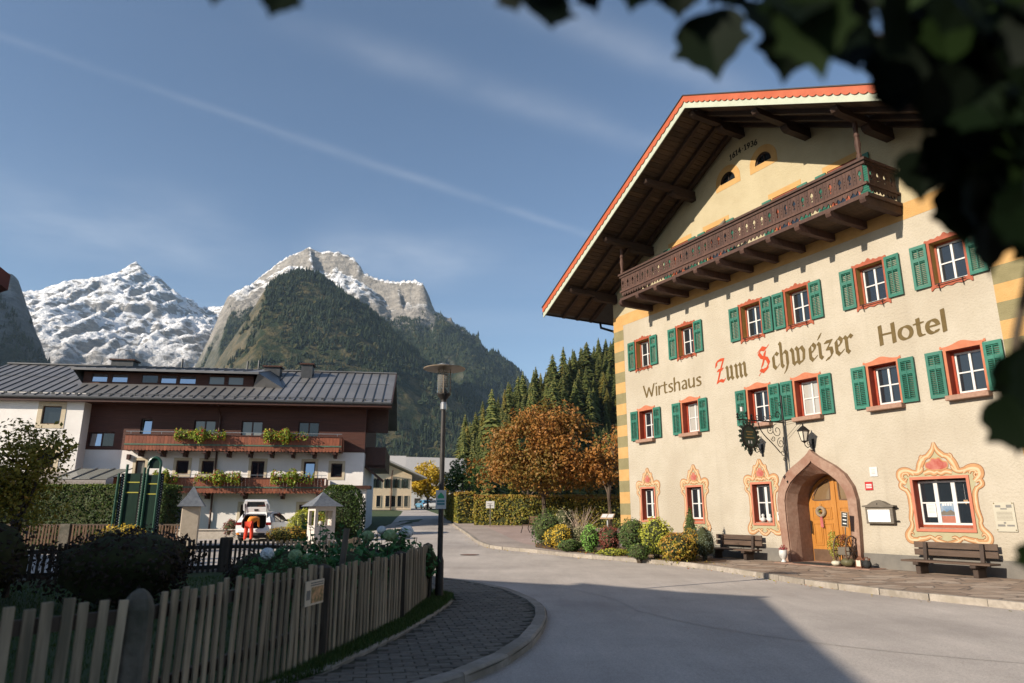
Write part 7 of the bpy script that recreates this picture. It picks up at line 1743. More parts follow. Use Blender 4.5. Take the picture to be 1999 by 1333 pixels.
# slate-roofed pillars
pm("pillar_plaster", (.44, .37, .28), (.52, .44, .34), scale=5, rough=.95, bump=.5, bscale=24); pm("pillar_white", (.48, .43, .39), (.54, .49, .44), scale=4, rough=.9); pm("slate", (.10, .11, .125), (.16, .17, .185), scale=7, rough=.6, bump=.4)
def pillar(x, y, w, hb, ht, label, mat, finial, niche, rz):
    r = tag(empty("roofed_pillar", (x, y, gzf(x, y)), rz), label, "pillar", "pillars with slate pyramid roofs"); e = w * .78
    if niche:
        k = w / 2; m = MB(); m.box(-k, -k, -.3, k, k, hb * .48); m.box(-k, -k, hb * .88, k, k, hb)
        for sx in (-1, 1):
            for sy in (-1, 1): m.box(min(sx * k, sx * (k - .14)), min(sy * k, sy * (k - .14)), hb * .48, max(sx * k, sx * (k - .14)), max(sy * k, sy * (k - .14)), hb * .88)
        m.box(-.02 + k - .05, -k + .14, hb * .48, k - .03, k - .14, hb * .88); m.build("column", mat, r); MB().lathe([(.06, 0), (.12, .1), (.09, .2)], 10, (-.1, -.2, hb * .48)).build("flower_pot", "ceramic", r)
        P = RNG.normal(0, .13, (120, 3)) + [-.1, -.2, hb * .48 + .32]; mb = MB(); leaves(mb, P, RNG.normal(0, 1, (120, 3)), .08, .6); mb.build("flowers", "box_flowers", r)
    else: MB().box(-w / 2, -w / 2, -.3, w / 2, w / 2, hb).build("column", mat, r, bevel=.02)
    MB().add([(-e, -e, hb), (e, -e, hb), (e, e, hb), (-e, e, hb), (-e * .45, -e * .45, hb + (ht - hb) * .48), (e * .45, -e * .45, hb + (ht - hb) * .48), (e * .45, e * .45, hb + (ht - hb) * .48), (-e * .45, e * .45, hb + (ht - hb) * .48), (0, 0, ht)],
       [(3, 2, 1, 0), (0, 1, 5, 4), (1, 2, 6, 5), (2, 3, 7, 6), (3, 0, 4, 7), (4, 5, 8), (5, 6, 8), (6, 7, 8), (7, 4, 8)]).build("roof", "slate", r)
    if finial: MB().lathe([(.03, 0), (.03, .1), (.07, .14), (.03, .2), (.012, .22), (.012, .4), (0, .42)], 8, (0, 0, ht - .05)).build("finial", "brass", r)
pillar(-9.0, 33.5, .98, 1.68, 2.36, "white plastered pillar with slate roof and flower niche right of the car", "pillar_white", False, True, .62)
pillar(-13.15, 29.0, .66, 1.8, 2.65, "beige rough pillar with slate roof and ball finial left of the car", "pillar_plaster", True, False, .35)
# green climbing tower
pm("tower_green", (.004, .020, .012), (.006, .028, .016), scale=5, rough=.4); pm("tower_light", (.012, .055, .034), (.016, .072, .045), scale=5, rough=.35); pm("tower_black", (.008, .010, .010), rough=.7); pm("tower_yellow", (.42, .38, .06), rough=.5)
r = tag(empty("climbing_tower", (-12.85, 24.0, .05), .1), "tall dark green playground panels with arched top above the garden", "playground")
for x0, x1, zt in ((-.36, .10, 2.85), (.34, .72, 2.8)): MB().box(x0, -.03, .4, x1, .03, zt).build("panel", "tower_green", r); [MB().box(x0, -.045, zz, x1, -.031, zz + .035).build("yellow_stripe", "tower_yellow", r) for zz in (zt - .32, zt - .66)]
for x0, x1 in ((-.54, -.37), (.11, .33), (.73, .86)):
    MB().box(x0, -.02, .4, x1, .02, 2.85).build("mesh_strip", "tower_black", r); m = MB()
    for k in range(26):
        for q in range(2):
            xx = x0 + (x1 - x0) * (.28 + .45 * q); zz = .55 + k * .088 + .04 * q; m.box(xx - .014, -.03, zz - .014, xx + .014, -.021, zz + .014)
    m.build("mesh_holes", "white_enamel", r)
for x, zt in ((-.60, 2.85), (-.36, 3.15), (.22, 3.05)): MB().tube([(x, -.05, 0), (x, -.05, zt)], .045, 8).build("tube_post", "tower_light", r)
MB().tube([(.33, -.05, 0), (.33, -.05, 3.0)] + [(.53 - .2 * math.cos(a), -.05, 3.15 + .24 * math.sin(a)) for a in [PI * k / 10 for k in range(11)]] + [(.73, -.05, 3.0), (.73, -.05, 0)], .045, 8).build("arch_tube", "tower_light", r)
pl = [(.36, 3.02)] + [(.53 - .17 * math.cos(PI * k / 8), 3.15 + .2 * math.sin(PI * k / 8)) for k in range(9)] + [(.70, 3.02)]; plate(MB(), [pl], -.03, .0).build("arch_panel", "tower_green", r, fixn=True)
# white notice on post before the hedge, lectern, far signs, park bench
r = tag(empty("white_notice_board", (-1.36, 44.0, gzf(-1.36, 44) + .1)), "white square sign on a post before the beech hedge", "sign")
MB().bar((0, 0, 0), (0, 0, 1.35), .06, .06, (0, 1, 0)).build("post", "grey_wood", r); MB().box(-.26, -.03, 1.12, .26, 0, 1.55).build("plate", "white_enamel", r); MB().box(-.18, -.033, 1.25, .18, -.0305, 1.29).build("text_line", "text_grey", r); MB().box(-.18, -.033, 1.38, .12, -.0305, 1.41).build("text_line", "text_grey", r)
r = tag(empty("lectern_sign", (4.12, 30.6, gzf(4.1, 30.6) + .1), -.5), "open book shaped information lectern at the hotel's left corner", "sign")
MB().bar((0, 0, 0), (0, 0, 1.1), .05, .05, (0, 1, 0)).build("post", "steel_rail", r); m = MB(); m.add([(-.30, -.14, 1.06), (.30, -.14, 1.06), (.30, .16, 1.24), (-.30, .16, 1.24), (-.30, -.14, 1.10), (.30, -.14, 1.10), (.30, .16, 1.28), (-.30, .16, 1.28)], [(3, 2, 1, 0), (4, 5, 6, 7), (0, 1, 5, 4), (1, 2, 6, 5), (2, 3, 7, 6), (3, 0, 4, 7)]); m.build("desk", "light_wood", r)
for x0, x1 in ((-.26, -.02), (.02, .26)): MB().add([(x0, -.11, 1.123), (x1, -.11, 1.123), (x1, .13, 1.267), (x0, .13, 1.267)], [(0, 1, 2, 3)]).build("page", "paper", r)
r = tag(empty("park_bench", (1.0, 37.6, gzf(1, 37.6) + .1), math.radians(-62)), "small iron and wood park bench on the gravel square", "bench")
for i in range(4): MB().box(-.65, -.2 + i * .1, .43, .65, -.12 + i * .1, .46).build("seat_slat", "metal_sheet", r)
for i in range(3): MB().box(-.65, .23 + i * .02, .55 + i * .12, .65, .25 + i * .02, .64 + i * .12).build("back_slat", "metal_sheet", r)
for x in (-.6, .6): m = MB(); m.tube([(x, -.28, 0), (x, -.18, .3), (x, -.2, .45), (x, .2, .45), (x, .26, .9)], .02, 6); m.tube([(x, .3, 0), (x, .16, .25), (x, .2, .45)], .02, 6); m.tube([(x, -.2, .45), (x, -.2, .65), (x, .2, .66)], .018, 6); m.build("iron_side", "iron", r)
r = tag(empty("town_sign", (-6.5, 75, gzf(-6.5, 75))), "round topped white sign behind a rail far up the street", "sign")
plate(MB(), [[(-.55, .7), (.55, .7), (.55, 1.6)] + arc(0, 1.6, .55, .5, 0, PI, 12)[1:-1] + [(-.55, 1.6)]], -.03, .03).build("plate", "white_enamel", r, fixn=True)
for x in (-.45, .45): MB().bar((x, .05, 0), (x, .05, 1.5), .07, .07, (0, 1, 0)).build("post", "grey_wood", r)
for z in (.35, .75): MB().bar((-.9, -.12, z), (.9, -.12, z), .06, .07).build("rail", "dark_wood", r)
MB().lathe([(.14, 0), (.14, .02)], 12).build("emblem", "sign_arrow", r).location = (0, -.05, 1.55); [o for o in r.children if o.name.startswith("emblem")][0].rotation_euler = (PI / 2, 0, 0)

# ================================================================== cars
pm("car_white", (.74, .74, .74), (.78, .78, .78), scale=2, rough=.22, coat=.6); pm("car_blue", (.05, .16, .26), (.06, .19, .30), scale=2, rough=.25, coat=.5); pm("car_grey", (.30, .31, .33), rough=.3, metal=.4)
pm("tyre", (.012, .012, .012), rough=.9); pm("alloy", (.42, .42, .42), rough=.3, metal=.8); pm("car_black", (.01, .01, .011), rough=.55); pm("tail_red", (.16, .008, .008), rough=.2); glass("car_glass", (.015, .02, .022), .03); pm("plate_white", (.7, .7, .7), rough=.4); pm("bumper_orange", (.62, .22, .03), rough=.35)
def car(x, y, rz, paint, label, hatch=False):
    r = tag(empty("parked_car", (x, y, gzf(x, y) + .004), rz), label, "car")
    # sections along y (0 = rear): y, half width, sill, belt, roof, roof half width
    sec = [(.0, .72, .42, .92, .93, .66), (.06, .84, .34, .96, 1.0, .70), (.30, .88, .30, .98, 1.34, .60), (.55, .89, .28, .97, 1.47, .60), (1.2, .90, .24, .96, 1.53, .62), (2.0, .90, .24, .95, 1.51, .62), (2.55, .90, .24, .94, 1.38, .60), (3.1, .89, .26, .93, .96, .66), (3.6, .86, .28, .86, .88, .62), (4.0, .78, .32, .74, .76, .54), (4.14, .62, .40, .62, .63, .44)]
    m = MB(); rings = []
    for (yy, hw_, s, b, rf, rw) in sec:
        half = [(hw_ * .92, s), (hw_, s + .16), (hw_ * 1.0, (s + b) / 2), (hw_ * .985, b), (rw + (hw_ - rw) * .35, b + (rf - b) * .55), (rw, rf - .03 if rf > b + .05 else rf), (rw * .6, rf)]
        rings.append([(a, yy, z) for a, z in half] + [(-a, yy, z) for a, z in half[::-1]])
    n = len(rings[0])
    for q in rings: m.v.extend(q)
    for i in range(len(rings) - 1):
        for k in range(n - 1):
            if hatch and i < 2 and 3 <= k <= 9: continue
            m.f.append((i * n + k, i * n + k + 1, (i + 1) * n + k + 1, (i + 1) * n + k))
    if not hatch: m.f.append(tuple(range(n - 1, -1, -1)))
    m.f.append(tuple(range((len(rings) - 1) * n, len(rings) * n))); body = m.build("body", paint, r, smooth=False, fixn=True)
    md = body.modifiers.new("sub", 'BEVEL'); md.width = .03; md.segments = 2; md.limit_method = 'ANGLE'; md.angle_limit = .5
    MB().box(-.80, .1, .18, .80, 4.0, .30).build("underbody", "car_black", r)
    for s in (-1, 1):
        sw = [(.72, 1.0), (1.25, 1.43), (2.0, 1.42), (2.62, 1.28), (3.0, 1.0)]
        q = MB(); X = lambda z: s * (.902 - (z - .95) * .50); q.add([(X(z) + s * .012, yy, z) for yy, z in [(.72, .99), (3.02, .99), (2.62, 1.29), (2.05, 1.415), (1.0, 1.40)]], [(0, 1, 2, 3, 4) if s > 0 else (4, 3, 2, 1, 0)]); q.build("side_window", "car_glass", r)
        MB().box(s * .895 - .012, 1.62, .95, s * .895 + .012, 1.67, 1.42).build("pillar", "car_black", r)
        MB().box(min(s * .9, s * 1.06), 2.72, .97, max(s * .9, s * 1.06), 2.84, 1.10).build("mirror", "car_black", r, bevel=.02)
        MB().box(min(s * .63, s * .885), -.045, .82, max(s * .63, s * .885), .14, .97).build("tail_light", "tail_red", r, bevel=.02)
        MB().box(min(s * .45, s * .74), 3.9, .60, max(s * .45, s * .74), 4.08, .72).build("headlight", "alloy", r, bevel=.02)
        for wy in (.72, 3.3):
            w = empty("wheel", (s * .80, wy, .31), parent=r); w.rotation_euler = (0, PI / 2, 0)
            MB().lathe([(.20, -.1), (.29, -.1), (.31, -.06), (.31, .06), (.29, .1), (.20, .1)], 24).build("tyre", "tyre", w, smooth=False); MB().lathe([(0, .085), (.06, .09), (.20, .07), (.205, -.07), (.06, -.09), (0, -.085)], 12).build("rim", "alloy", w)
        MB().box(min(s * .88, s * .915), .36, .28, max(s * .88, s * .915), 1.08, .66).build("wheel_arch", "car_black", r); MB().box(min(s * .88, s * .912), 2.95, .28, max(s * .88, s * .912), 3.66, .64).build("wheel_arch", "car_black", r)
    q = MB(); q.add([(-.60, 2.42, 1.44), (.60, 2.42, 1.44), (.68, 3.02, 1.01), (-.68, 3.02, 1.01)], [(0, 1, 2, 3)]); q.v = [(a, b + .03, c + .02) for a, b, c in q.v]; q.build("windscreen", "car_glass", r)
    MB().box(-.62, -.05, .30, .62, .02, .50).build("lower_bumper", "car_black", r, bevel=.02)
    if hatch:
        for s in (-1, 1): MB().box(min(s * .66, s * .84), -.04, .34, max(s * .66, s * .84), .05, .46).build("bumper_corner", "bumper_orange", r, bevel=.02)
        rr_ = [(.55, .34), (.80, .36), (.88, .50), (.90, .74), (.86, .98), (.72, 1.30), (.62, 1.45), (.40, 1.50)]; ho = [(.50, .66), (.60, .74), (.63, .98), (.56, 1.30), (.48, 1.40)]
        q = MB(); plate(q, [rr_ + [(-x, z) for x, z in rr_[::-1]], ho + [(-x, z) for x, z in ho[::-1]]], -.03, .10); q.v = [(a_, b_ + max(0, c_ - .95) * .62, c_) for a_, b_, c_ in q.v]; q.build("rear_panel", paint, r, fixn=True)
        MB().box(-.80, -.09, .44, .80, .02, .64).build("rear_bumper", paint, r, bevel=.04)
        for a, b in (((-.64, .12, .66), (-.60, 1.0, 1.42)), ((.60, .12, .66), (.64, 1.0, 1.42))): MB().box(*a, *b).build("boot_side", "car_black", r)
        MB().box(-.64, .1, .62, .64, 1.05, .66).build("boot_floor", "car_black", r); MB().box(-.62, 1.0, .64, .62, 1.06, 1.44).build("rear_seats", "car_black", r)
        # tailgate swung up
        g = empty("tailgate", (0, .34, 1.47), parent=r); g.rotation_euler = (math.radians(58), 0, 0)
        pl = [(-.56, 0), (.56, 0), (.68, .14), (.66, .45), (.56, .68), (-.56, .68), (-.66, .45), (-.68, .14)]; hole = [(-.50, .30), (.50, .30), (.44, .60), (-.44, .60)]
        m = MB(); plate(m, [pl, hole], -.05, .05); m.build("gate_panel", paint, g, fixn=True); MB().box(-.5, -.01, .29, .5, .01, .61).build("rear_window", "car_glass", g); MB().box(-.10, -.07, .10, .10, -.045, .2).build("latch_recess", "car_black", g)
        for s in (-1, 1): MB().bar((s * .56, -.1, -.05), (s * .56, -.06, .5), .03, .03).build("gas_strut", "car_black", g)
        g.rotation_euler = (math.radians(24), 0, 0)
    else:
        q = MB(); q.add([(-.58, .10, 1.03), (.58, .10, 1.03), (.52, .36, 1.38), (-.52, .36, 1.38)], [(0, 1, 2, 3)]); q.v = [(a, b - .03, c + .01) for a, b, c in q.v]; q.build("rear_window", "car_glass", r)
    MB().box(-.26, -.062, .52, .26, -.05, .63).build("number_plate", "plate_white", r)
    return r
car(-13.35, 36.7, .04, "car_white", "white hatchback with raised tailgate in front of the guest house", True)
car(-14.6, 122, .5, "car_blue", "small blue car parked far up the street"); car(-11.0, 120, 1.3, "car_grey", "silver car parked beside the far blue one")

# ================================================================== person loading the car
pm("skin", (.46, .26, .18), (.52, .31, .22), scale=12, rough=.55); pm("jacket_orange", (.70, .20, .02), (.82, .27, .035), scale=9, rough=.8, bump=.3); pm("trousers_red", (.62, .045, .02), (.72, .07, .03), scale=9, rough=.85, bump=.3); pm("shoe", (.03, .03, .03), rough=.7); pm("hair", (.06, .04, .025), (.09, .06, .04), scale=30, rough=.8)
pr = tag(empty("person", (-13.42, 36.28, gzf(-13.4, 36.3)), .0), "person in orange top and red trousers bending into the car boot", "person")
def skinned(name, verts, edges, radii, mat, parent, root=0, sub=2):
    me = bpy.data.meshes.new(name); me.from_pydata(verts, edges, []); o = link(name, me, parent); sk = o.modifiers.new("skin", 'SKIN'); sk.use_smooth_shade = True
    if not me.skin_vertices: me.skin_vertices.new() if hasattr(me.skin_vertices, "new") else None
    for i, q in enumerate(radii): me.skin_vertices[0].data[i].radius = (q, q) if not isinstance(q, tuple) else q
    me.skin_vertices[0].data[root].use_root = True; o.modifiers.new("sub", 'SUBSURF').levels = sub; o.modifiers["sub"].render_levels = sub; me.materials.append(MATS[mat]); return o
# joints: pelvis, spine, chest, neck, head, shoulders, elbows, wrists, hips, knees, ankles, toes (bent forward, towards +y)
J = dict(pel=(0, -.05, .93), sp=(.05, .10, 1.09), ch=(.14, .28, 1.20), nk=(.20, .44, 1.20), hd=(.22, .56, 1.14), hd2=(.23, .65, 1.08), sl=(-.05, .33, 1.19), sr=(.31, .33, 1.15), el=(-.20, .50, .85), er=(.30, .50, .84), wl=(-.14, .66, .74), wr=(.26, .68, .73),
         hl=(-.10, -.05, .88), hr=(.11, -.05, .88), kl=(-.13, -.02, .47), kr=(.15, .02, .47), al=(-.14, -.10, .08), ar=(.16, -.04, .08), tl=(-.16, .06, .04), tr=(.18, .12, .04))
K = list(J); ix = {k: i for i, k in enumerate(K)}; E_ = [("pel", "sp"), ("sp", "ch"), ("ch", "nk"), ("nk", "hd"), ("hd", "hd2"), ("ch", "sl"), ("ch", "sr"), ("sl", "el"), ("sr", "er"), ("el", "wl"), ("er", "wr"), ("pel", "hl"), ("pel", "hr"), ("hl", "kl"), ("hr", "kr"), ("kl", "al"), ("kr", "ar"), ("al", "tl"), ("ar", "tr")]
rad = dict(pel=.13, sp=.12, ch=.13, nk=.055, hd=.085, hd2=.075, sl=.06, sr=.06, el=.043, er=.043, wl=.03, wr=.03, hl=.085, hr=.085, kl=.058, kr=.058, al=.042, ar=.042, tl=.038, tr=.038)
skinned("body", [J[k] for k in K], [(ix[a], ix[b]) for a, b in E_], [rad[k] for k in K], "skin", pr)
for s, w in ((-1, "wl"), (1, "wr")):
    w0 = Vector(J[w]); palm = w0 + Vector((0, .06, -.04)); vs = [w0, palm]; es = [(0, 1)]; rs = [.026, .03]
    for q in range(4):
        a = palm + Vector(((q - 1.5) * .018, .03, -.02)); b = a + Vector((0, .035, -.02 + .004 * abs(q - 1))); c = b + Vector((0, .012, -.03)); i = len(vs); vs += [a, b, c]; es += [(1, i), (i, i + 1), (i + 1, i + 2)]; rs += [.010, .009, .008]
    t1 = w0 + Vector((-s * .03, .03, -.01)); t2 = t1 + Vector((-s * .018, .035, -.01)); i = len(vs); vs += [t1, t2]; es += [(0, i), (i, i + 1)]; rs += [.011, .009]; skinned("hand", vs, es, rs, "skin", pr, sub=1)
jk = ["pel", "sp", "ch", "nk", "sl", "sr", "el", "er", "wl", "wr"]; ji = {k: i for i, k in enumerate(jk)}
jr = dict(pel=.175, sp=.175, ch=.185, nk=.085, sl=.095, sr=.085, el=.062, er=.062, wl=.045, wr=.045)
skinned("jacket", [J[k] if k not in ("wl", "wr", "nk") else tuple(Vector(J[k]).lerp(Vector(J[{"wl": "el", "wr": "er", "nk": "ch"}[k]]), .2)) for k in jk], [(ji[a], ji[b]) for a, b in (("pel", "sp"), ("sp", "ch"), ("ch", "nk"), ("ch", "sl"), ("ch", "sr"), ("sl", "el"), ("sr", "er"), ("el", "wl"), ("er", "wr"))], [jr[k] for k in jk], "jacket_orange", pr)
tk = ["pel", "hl", "hr", "kl", "kr", "al", "ar"]; ti = {k: i for i, k in enumerate(tk)}; trr = dict(pel=.165, hl=.125, hr=.125, kl=.095, kr=.095, al=.068, ar=.068)
skinned("trousers", [tuple(Vector(J[k]) + Vector((0, 0, .04 if k[0] == "a" else -.03 if k == "pel" else 0))) for k in tk], [(ti[a], ti[b]) for a, b in (("pel", "hl"), ("pel", "hr"), ("hl", "kl"), ("hr", "kr"), ("kl", "al"), ("kr", "ar"))], [trr[k] for k in tk], "trousers_red", pr)
for a, t in (("al", "tl"), ("ar", "tr")): skinned("shoe", [tuple(Vector(J[a]) + Vector((0, -.04, -.03))), J[t]], [(0, 1)], [.052, .045], "shoe", pr, sub=1)
m = MB(); m.lathe([(0, .098), (.06, .085), (.094, .04), (.096, 0), (.085, -.03)], 12); o = m.build("hair", "hair", pr, smooth=True); o.location = (.225, .60, 1.15); o.rotation_euler = (-.9, 0, 0)

# ================================================================== vine hanging close to the camera
STEMS = [[(0.987, 0.99, 2.383), (0.739, 0.939, 2.381), (0.575, 0.931, 2.413), (0.392, 0.885, 2.391), (0.262, 0.845, 2.346), (0.112, 0.839, 2.368), (0.0, 0.796, 2.336)], [(1.03, 1.042, 2.382), (0.816, 1.003, 2.333), (0.657, 0.953, 2.325), (0.526, 0.947, 2.349), (0.408, 0.906, 2.307)], [(0.944, 1.009, 2.308), (0.788, 0.979, 2.221), (0.706, 0.987, 2.189), (0.627, 0.955, 2.109)], [(0.903, 0.985, 2.197), (0.788, 1.005, 2.118), (0.721, 0.974, 2.033), (0.702, 0.984, 1.995)], [(0.92, 1.015, 2.078), (0.83, 1.038, 1.982), (0.809, 1.064, 1.879), (0.801, 1.086, 1.791), (0.809, 1.11, 1.696)], [(1.03, 1.033, 2.417), (0.859, 1.019, 2.266), (0.806, 1.053, 2.339), (0.672, 1.053, 2.339)], [(0.985, 1.114, 1.68), (0.871, 1.141, 1.568), (0.83, 1.155, 1.512)], [(0.0, 0.796, 2.336), (-0.141, 0.797, 2.329), (-0.283, 0.798, 2.326), (-0.368, 0.797, 2.329)]]
BIG = [(0.291, 0.866, 2.263, 0.115), (0.043, 0.81, 2.278, 0.1), (-0.322, 0.807, 2.291, 0.07), (-0.404, 0.803, 2.305, 0.06), (0.004, 0.806, 2.295, 0.06), (0.179, 0.846, 2.342, 0.08), (0.247, 0.848, 2.331, 0.08), (0.366, 0.857, 2.295, 0.08), (0.403, 0.866, 2.259, 0.1), (0.448, 0.861, 2.281, 0.1), (0.485, 0.868, 2.252, 0.09), (0.565, 0.921, 2.246, 0.1), (0.588, 0.929, 2.216, 0.08), (0.627, 0.957, 2.102, 0.09), (0.682, 0.972, 2.041, 0.1), (0.659, 0.951, 2.125, 0.09), (0.71, 0.968, 2.056, 0.1), (0.764, 1.033, 1.798, 0.09), (0.776, 1.05, 1.729, 0.08), (0.729, 0.984, 1.995, 0.08)]
vr = tag(empty("hanging_vine", (1.05, 1.05, 0)), "dark blurred vine leaves hanging close to the camera at upper right", "vine")
VO = Vector((1.05, 1.05, 0))
m = MB(); m.tube([(0, 0, -.1), (.05, .03, 1.0), (-.02, 0, 2.4), (0, 0, 2.9)], [.05, .04, .03, .02], 8); m.build("trunk", "bark", vr)
for s in STEMS:
    m = MB(); m.tube([Vector(p) - VO for p in s], [.007] * (len(s) - 1) + [.003], 6); m.build("stem", "twig", vr)
half = [(0, -.42), (.10, -.46), (.30, -.40), (.44, -.20), (.40, -.04), (.50, .10), (.34, .18), (.26, .30), (.12, .40), (0, .62)]
half = [(max(x, 0), z) for x, z in smooth(half, 3)]; half[0] = (0, half[0][1]); half[-1] = (0, half[-1][1]); lm = MB(); nh_ = len(half); vv = [(0, .16 * z * z, z) for x, z in half] + [(x, .12 * x + .16 * z * z, z) for x, z in half[1:-1]] + [(-x, .12 * x + .16 * z * z, z) for x, z in half[1:-1]]
fs = []
for i in range(nh_ - 1):
    a, b = i, i + 1; ra = nh_ + i - 1 if 0 < i < nh_ - 1 else None; rb = nh_ + i if i + 1 < nh_ - 1 else None; q = [a, b] + ([rb] if rb is not None else []) + ([ra] if ra is not None else []); fs.append(tuple(q))
    la = nh_ + (nh_ - 2) + i - 1 if 0 < i < nh_ - 1 else None; lb = nh_ + (nh_ - 2) + i if i + 1 < nh_ - 1 else None; q = [b, a] + ([la] if la is not None else []) + ([lb] if lb is not None else []); fs.append(tuple(q))
fs = [f_ for f_ in fs if len(f_) > 2]; vl = []
for tv in (.15, .4, .65, .95):
    q = MB(); q.add(vv, fs, tv); vl.append(q)
lme = {}
def vleaf(p, size, rot, k):
    if k not in lme: o = vl[k].build("leaf", "vine_leaf", vr); lme[k] = o.data
    else: o = link("leaf", lme[k], vr)
    o.location = Vector(p) - VO; o.rotation_euler = rot; o.scale = (size,) * 3
rv = random.Random(9)
for (x, y, z, s) in BIG: vleaf((x, y, z), s, (PI + rv.uniform(-.35, .35), rv.uniform(-.25, .25), rv.uniform(-.5, .5)), rv.choice((0, 0, 1)))
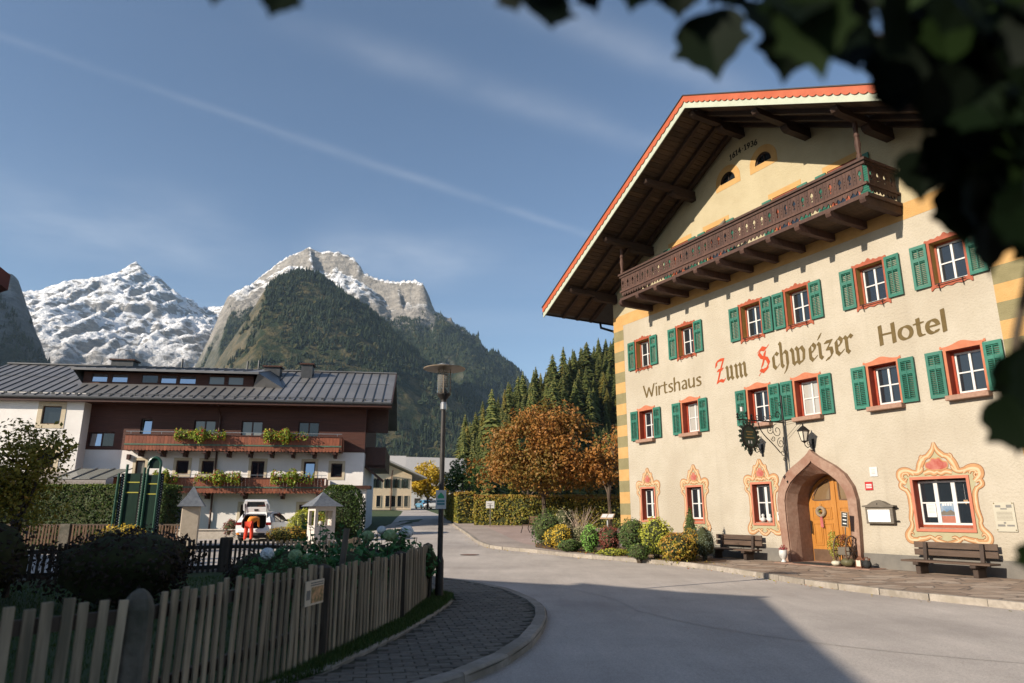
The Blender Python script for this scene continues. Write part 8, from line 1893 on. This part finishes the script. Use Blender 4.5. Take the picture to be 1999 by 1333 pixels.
VL = [(0.47,0.857,2.332),(0.434,0.855,2.349),(0.898,1.064,2.112),(0.432,0.765,2.223),(0.861,1.078,2.115),(0.661,0.821,1.963),(0.703,1.038,2.495),(0.73,0.868,2.129),(0.929,1.079,2.244),(0.756,0.905,2.17),(0.577,0.807,2.142),(0.416,0.929,2.424),(0.716,1.092,2.385),(0.75,0.936,2.284),(0.674,0.743,2.236),(0.628,0.848,2.26),(0.877,1.071,2.035),(0.768,0.812,2.334),(0.506,0.883,2.309),(0.68,0.745,2.141),(0.691,0.846,2.2),(0.482,0.752,2.197),(0.578,0.74,2.212),(0.727,1.08,2.433),(0.885,1.097,2.349),(0.584,0.876,2.279),(0.636,0.768,2.088),(0.657,0.743,2.218),(0.973,1.117,2.271),(0.619,0.789,2.103),(0.756,0.918,1.987),(0.818,1.056,2.403),(0.983,1.049,2.513),(0.691,0.787,2.031),(0.95,1.055,2.486),(0.607,0.775,2.281),(0.744,1.03,2.217),(0.665,0.733,2.178),(0.935,1.009,2.515),(0.765,0.993,2.041),(0.849,0.962,2.367),(0.754,0.941,2.211),(0.403,0.917,2.42),(0.632,0.849,2.308),(0.605,0.762,2.075),(0.654,0.816,1.982),(0.706,1.023,2.314),(0.523,0.902,2.303),(0.715,0.761,2.253),(0.706,1.054,2.306),(0.856,1.018,2.49),(0.865,1.031,2.297),(0.46,0.895,2.341),(0.656,0.777,2.009),(0.549,0.803,2.299),(0.861,1.013,2.321),(0.65,0.879,2.108),(0.94,1.077,2.302),(0.736,0.926,2.133),(0.38,0.769,2.266),(0.88,1.038,2.442),(0.872,0.953,2.372),(0.454,1.035,2.534),(0.864,1.079,2.119),(0.859,0.927,2.362),(0.972,1.134,2.168),(0.731,1.004,2.111),(0.9,1.062,2.387),(0.747,0.887,2.07),(0.776,0.889,2.212),(0.741,0.881,2.262),(0.786,1.078,2.363),(0.563,0.75,2.218),(0.758,0.878,2.11),(0.696,0.835,2.011),(0.921,0.998,2.418),(0.825,1.104,2.273),(0.371,0.733,2.228),(0.44,0.745,2.228),(0.873,1.04,2.152),(0.815,0.98,2.111),(0.722,0.977,2.108),(0.652,0.779,2.101),(0.662,1.011,2.508),(0.702,0.87,2.009),(0.694,1.01,2.253),(0.779,0.936,1.988),(0.808,1.002,2.066),(0.858,0.965,2.314),(0.663,0.778,2.053),(0.771,1.032,2.392),(0.797,1.052,2.377),(0.761,1.034,2.346),(0.92,1.119,2.088),(0.719,0.994,2.129),(0.59,0.962,2.434),(0.587,0.804,2.22),(0.692,0.816,2.035),(0.701,0.997,2.511),(0.899,1.076,2.146),(0.643,0.855,2.365),(0.846,0.979,2.328),(0.736,0.933,2.094),(0.528,1.014,2.516),(0.902,0.999,2.356),(0.815,0.957,2.3),(0.406,0.793,2.283),(0.945,1.094,2.199),(0.767,0.811,2.263),(0.92,1.054,2.493),(0.381,0.743,2.191),(0.538,1.061,2.439),(0.983,1.128,2.209),(0.806,1.077,2.19),(0.368,0.778,2.222),(0.79,1.026,2.308),(0.832,1.147,2.312),(0.759,0.855,2.351),(0.719,1.013,2.413),(0.656,0.962,2.237),(0.86,1.182,2.348),(0.809,1.163,2.486),(0.624,0.867,2.366),(1.018,1.182,2.338),(0.732,0.907,2.396),(0.745,0.874,2.252),(0.711,0.955,2.287),(0.644,0.82,2.289),(0.846,0.997,2.222),(0.684,1.012,2.391),(1.053,1.172,2.436),(0.826,1.023,2.443),(0.879,1.095,2.335),(0.737,0.824,2.293),(0.675,0.969,2.361),(0.646,0.901,2.194),(0.751,1.037,2.268),(0.846,0.954,2.129),(0.747,1.026,2.311),(0.603,0.873,2.225),(1.054,1.187,2.398),(0.905,1.082,2.545),(1.036,1.126,2.571),(0.885,1.031,2.29),(0.708,0.966,2.441),(0.887,0.976,2.394),(0.836,1.186,2.358),(0.876,0.963,2.355),(0.759,0.88,2.116),(0.746,0.95,2.419),(1.019,1.11,2.472),(0.827,0.925,2.15),(1.069,1.221,2.283),(0.592,0.899,2.402),(0.679,0.86,2.231),(0.865,1.067,2.29),(0.841,1.078,2.343),(0.572,0.876,2.239),(0.676,0.918,2.302),(0.852,1.027,2.47),(0.745,0.934,2.285),(0.75,1.037,2.238),(0.831,1.031,2.424),(0.723,1.06,2.355),(0.818,1.039,2.304),(0.974,1.187,2.344),(0.719,0.927,2.312),(0.684,0.929,2.324),(0.648,0.934,2.265),(0.698,0.955,2.219),(0.841,0.969,2.183),(0.762,0.845,2.298),(0.774,0.805,2.309),(0.944,1.022,2.512),(0.731,0.899,2.327),(0.843,0.91,2.278),(0.712,0.951,2.194),(0.55,0.806,2.303),(1.011,1.086,2.393),(0.785,1.059,2.407),(0.861,1.01,2.287),(0.991,1.083,2.392),(0.724,0.938,2.407),(0.647,0.899,2.394),(0.729,1.088,2.385),(0.808,0.972,2.156),(0.806,1.0,2.171),(1.043,1.12,2.557),(1.004,1.165,2.229),(0.913,1.079,2.387),(0.937,1.057,2.318),(0.861,0.935,2.334),(0.749,0.928,2.199),(0.782,1.138,2.413),(0.721,0.973,2.315),(1.002,1.104,2.533),(0.938,1.09,2.382),(0.685,0.933,2.383),(0.938,1.189,2.372),(1.01,1.199,2.324),(0.866,0.972,2.204),(0.867,1.13,2.296),(0.959,1.087,2.275),(0.634,0.906,2.201),(0.691,0.818,2.276),(0.86,0.966,2.157),(0.963,1.09,2.509),(0.818,0.934,2.235),(0.639,0.954,2.429),(0.771,0.921,2.205),(0.871,1.078,1.839),(0.743,1.004,1.727),(0.823,1.086,1.768),(0.809,1.037,1.716),(0.786,0.991,1.813),(0.878,1.165,1.76),(0.764,0.993,1.801),(0.739,0.954,1.771),(0.927,1.161,1.77),(0.917,1.152,1.756),(0.902,1.141,1.798),(0.788,0.964,1.808),(0.859,1.153,1.796),(0.799,1.042,1.724),(0.834,1.112,1.537),(0.847,1.141,1.523)]
MATS["vine_leaf"].node_tree.nodes["Principled BSDF"].inputs["Specular IOR Level"].default_value = .08
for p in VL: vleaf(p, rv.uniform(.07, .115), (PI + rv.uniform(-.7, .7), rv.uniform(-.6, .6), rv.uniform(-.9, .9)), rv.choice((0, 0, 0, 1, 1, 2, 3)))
for k in range(22):
    t = rv.random() * 3; s = STEMS[0]; i = 3 + min(int(t), 2); p = Vector(s[i]).lerp(Vector(s[i + 1]), t - int(t)) + Vector((rv.gauss(0, .02), rv.gauss(0, .03), abs(rv.gauss(0, .02)))); vleaf(p, rv.uniform(.05, .08), (PI + rv.uniform(-.6, .6), rv.uniform(-.6, .6), rv.uniform(-.9, .9)), 0)

# ================================================================== unseen tree and house added behind the camera to block sky light
tree("sky_block_tree", 3.1, -2.6, [(-1.2, 1.2, 3.6, 2.6, 2.4, 1.3), (.8, 0, 4.2, 2.6, 2.6, 1.7), (-2.6, -.6, 3.9, 2.3, 2.3, 1.3), (1.6, 2.2, 4.0, 2.0, 1.8, 1.2), (-.6, -2.2, 4.3, 2.4, 2.2, 1.5)], 2.4, .22, "vine_leaf", 9000, .2, "unseen broad tree added behind the camera to block sky light", seed=61, zg=0)
far_house(15, -9, math.radians(215), 22, 9, 7.0, 3.4, "unseen white house added behind the camera to block sky light")
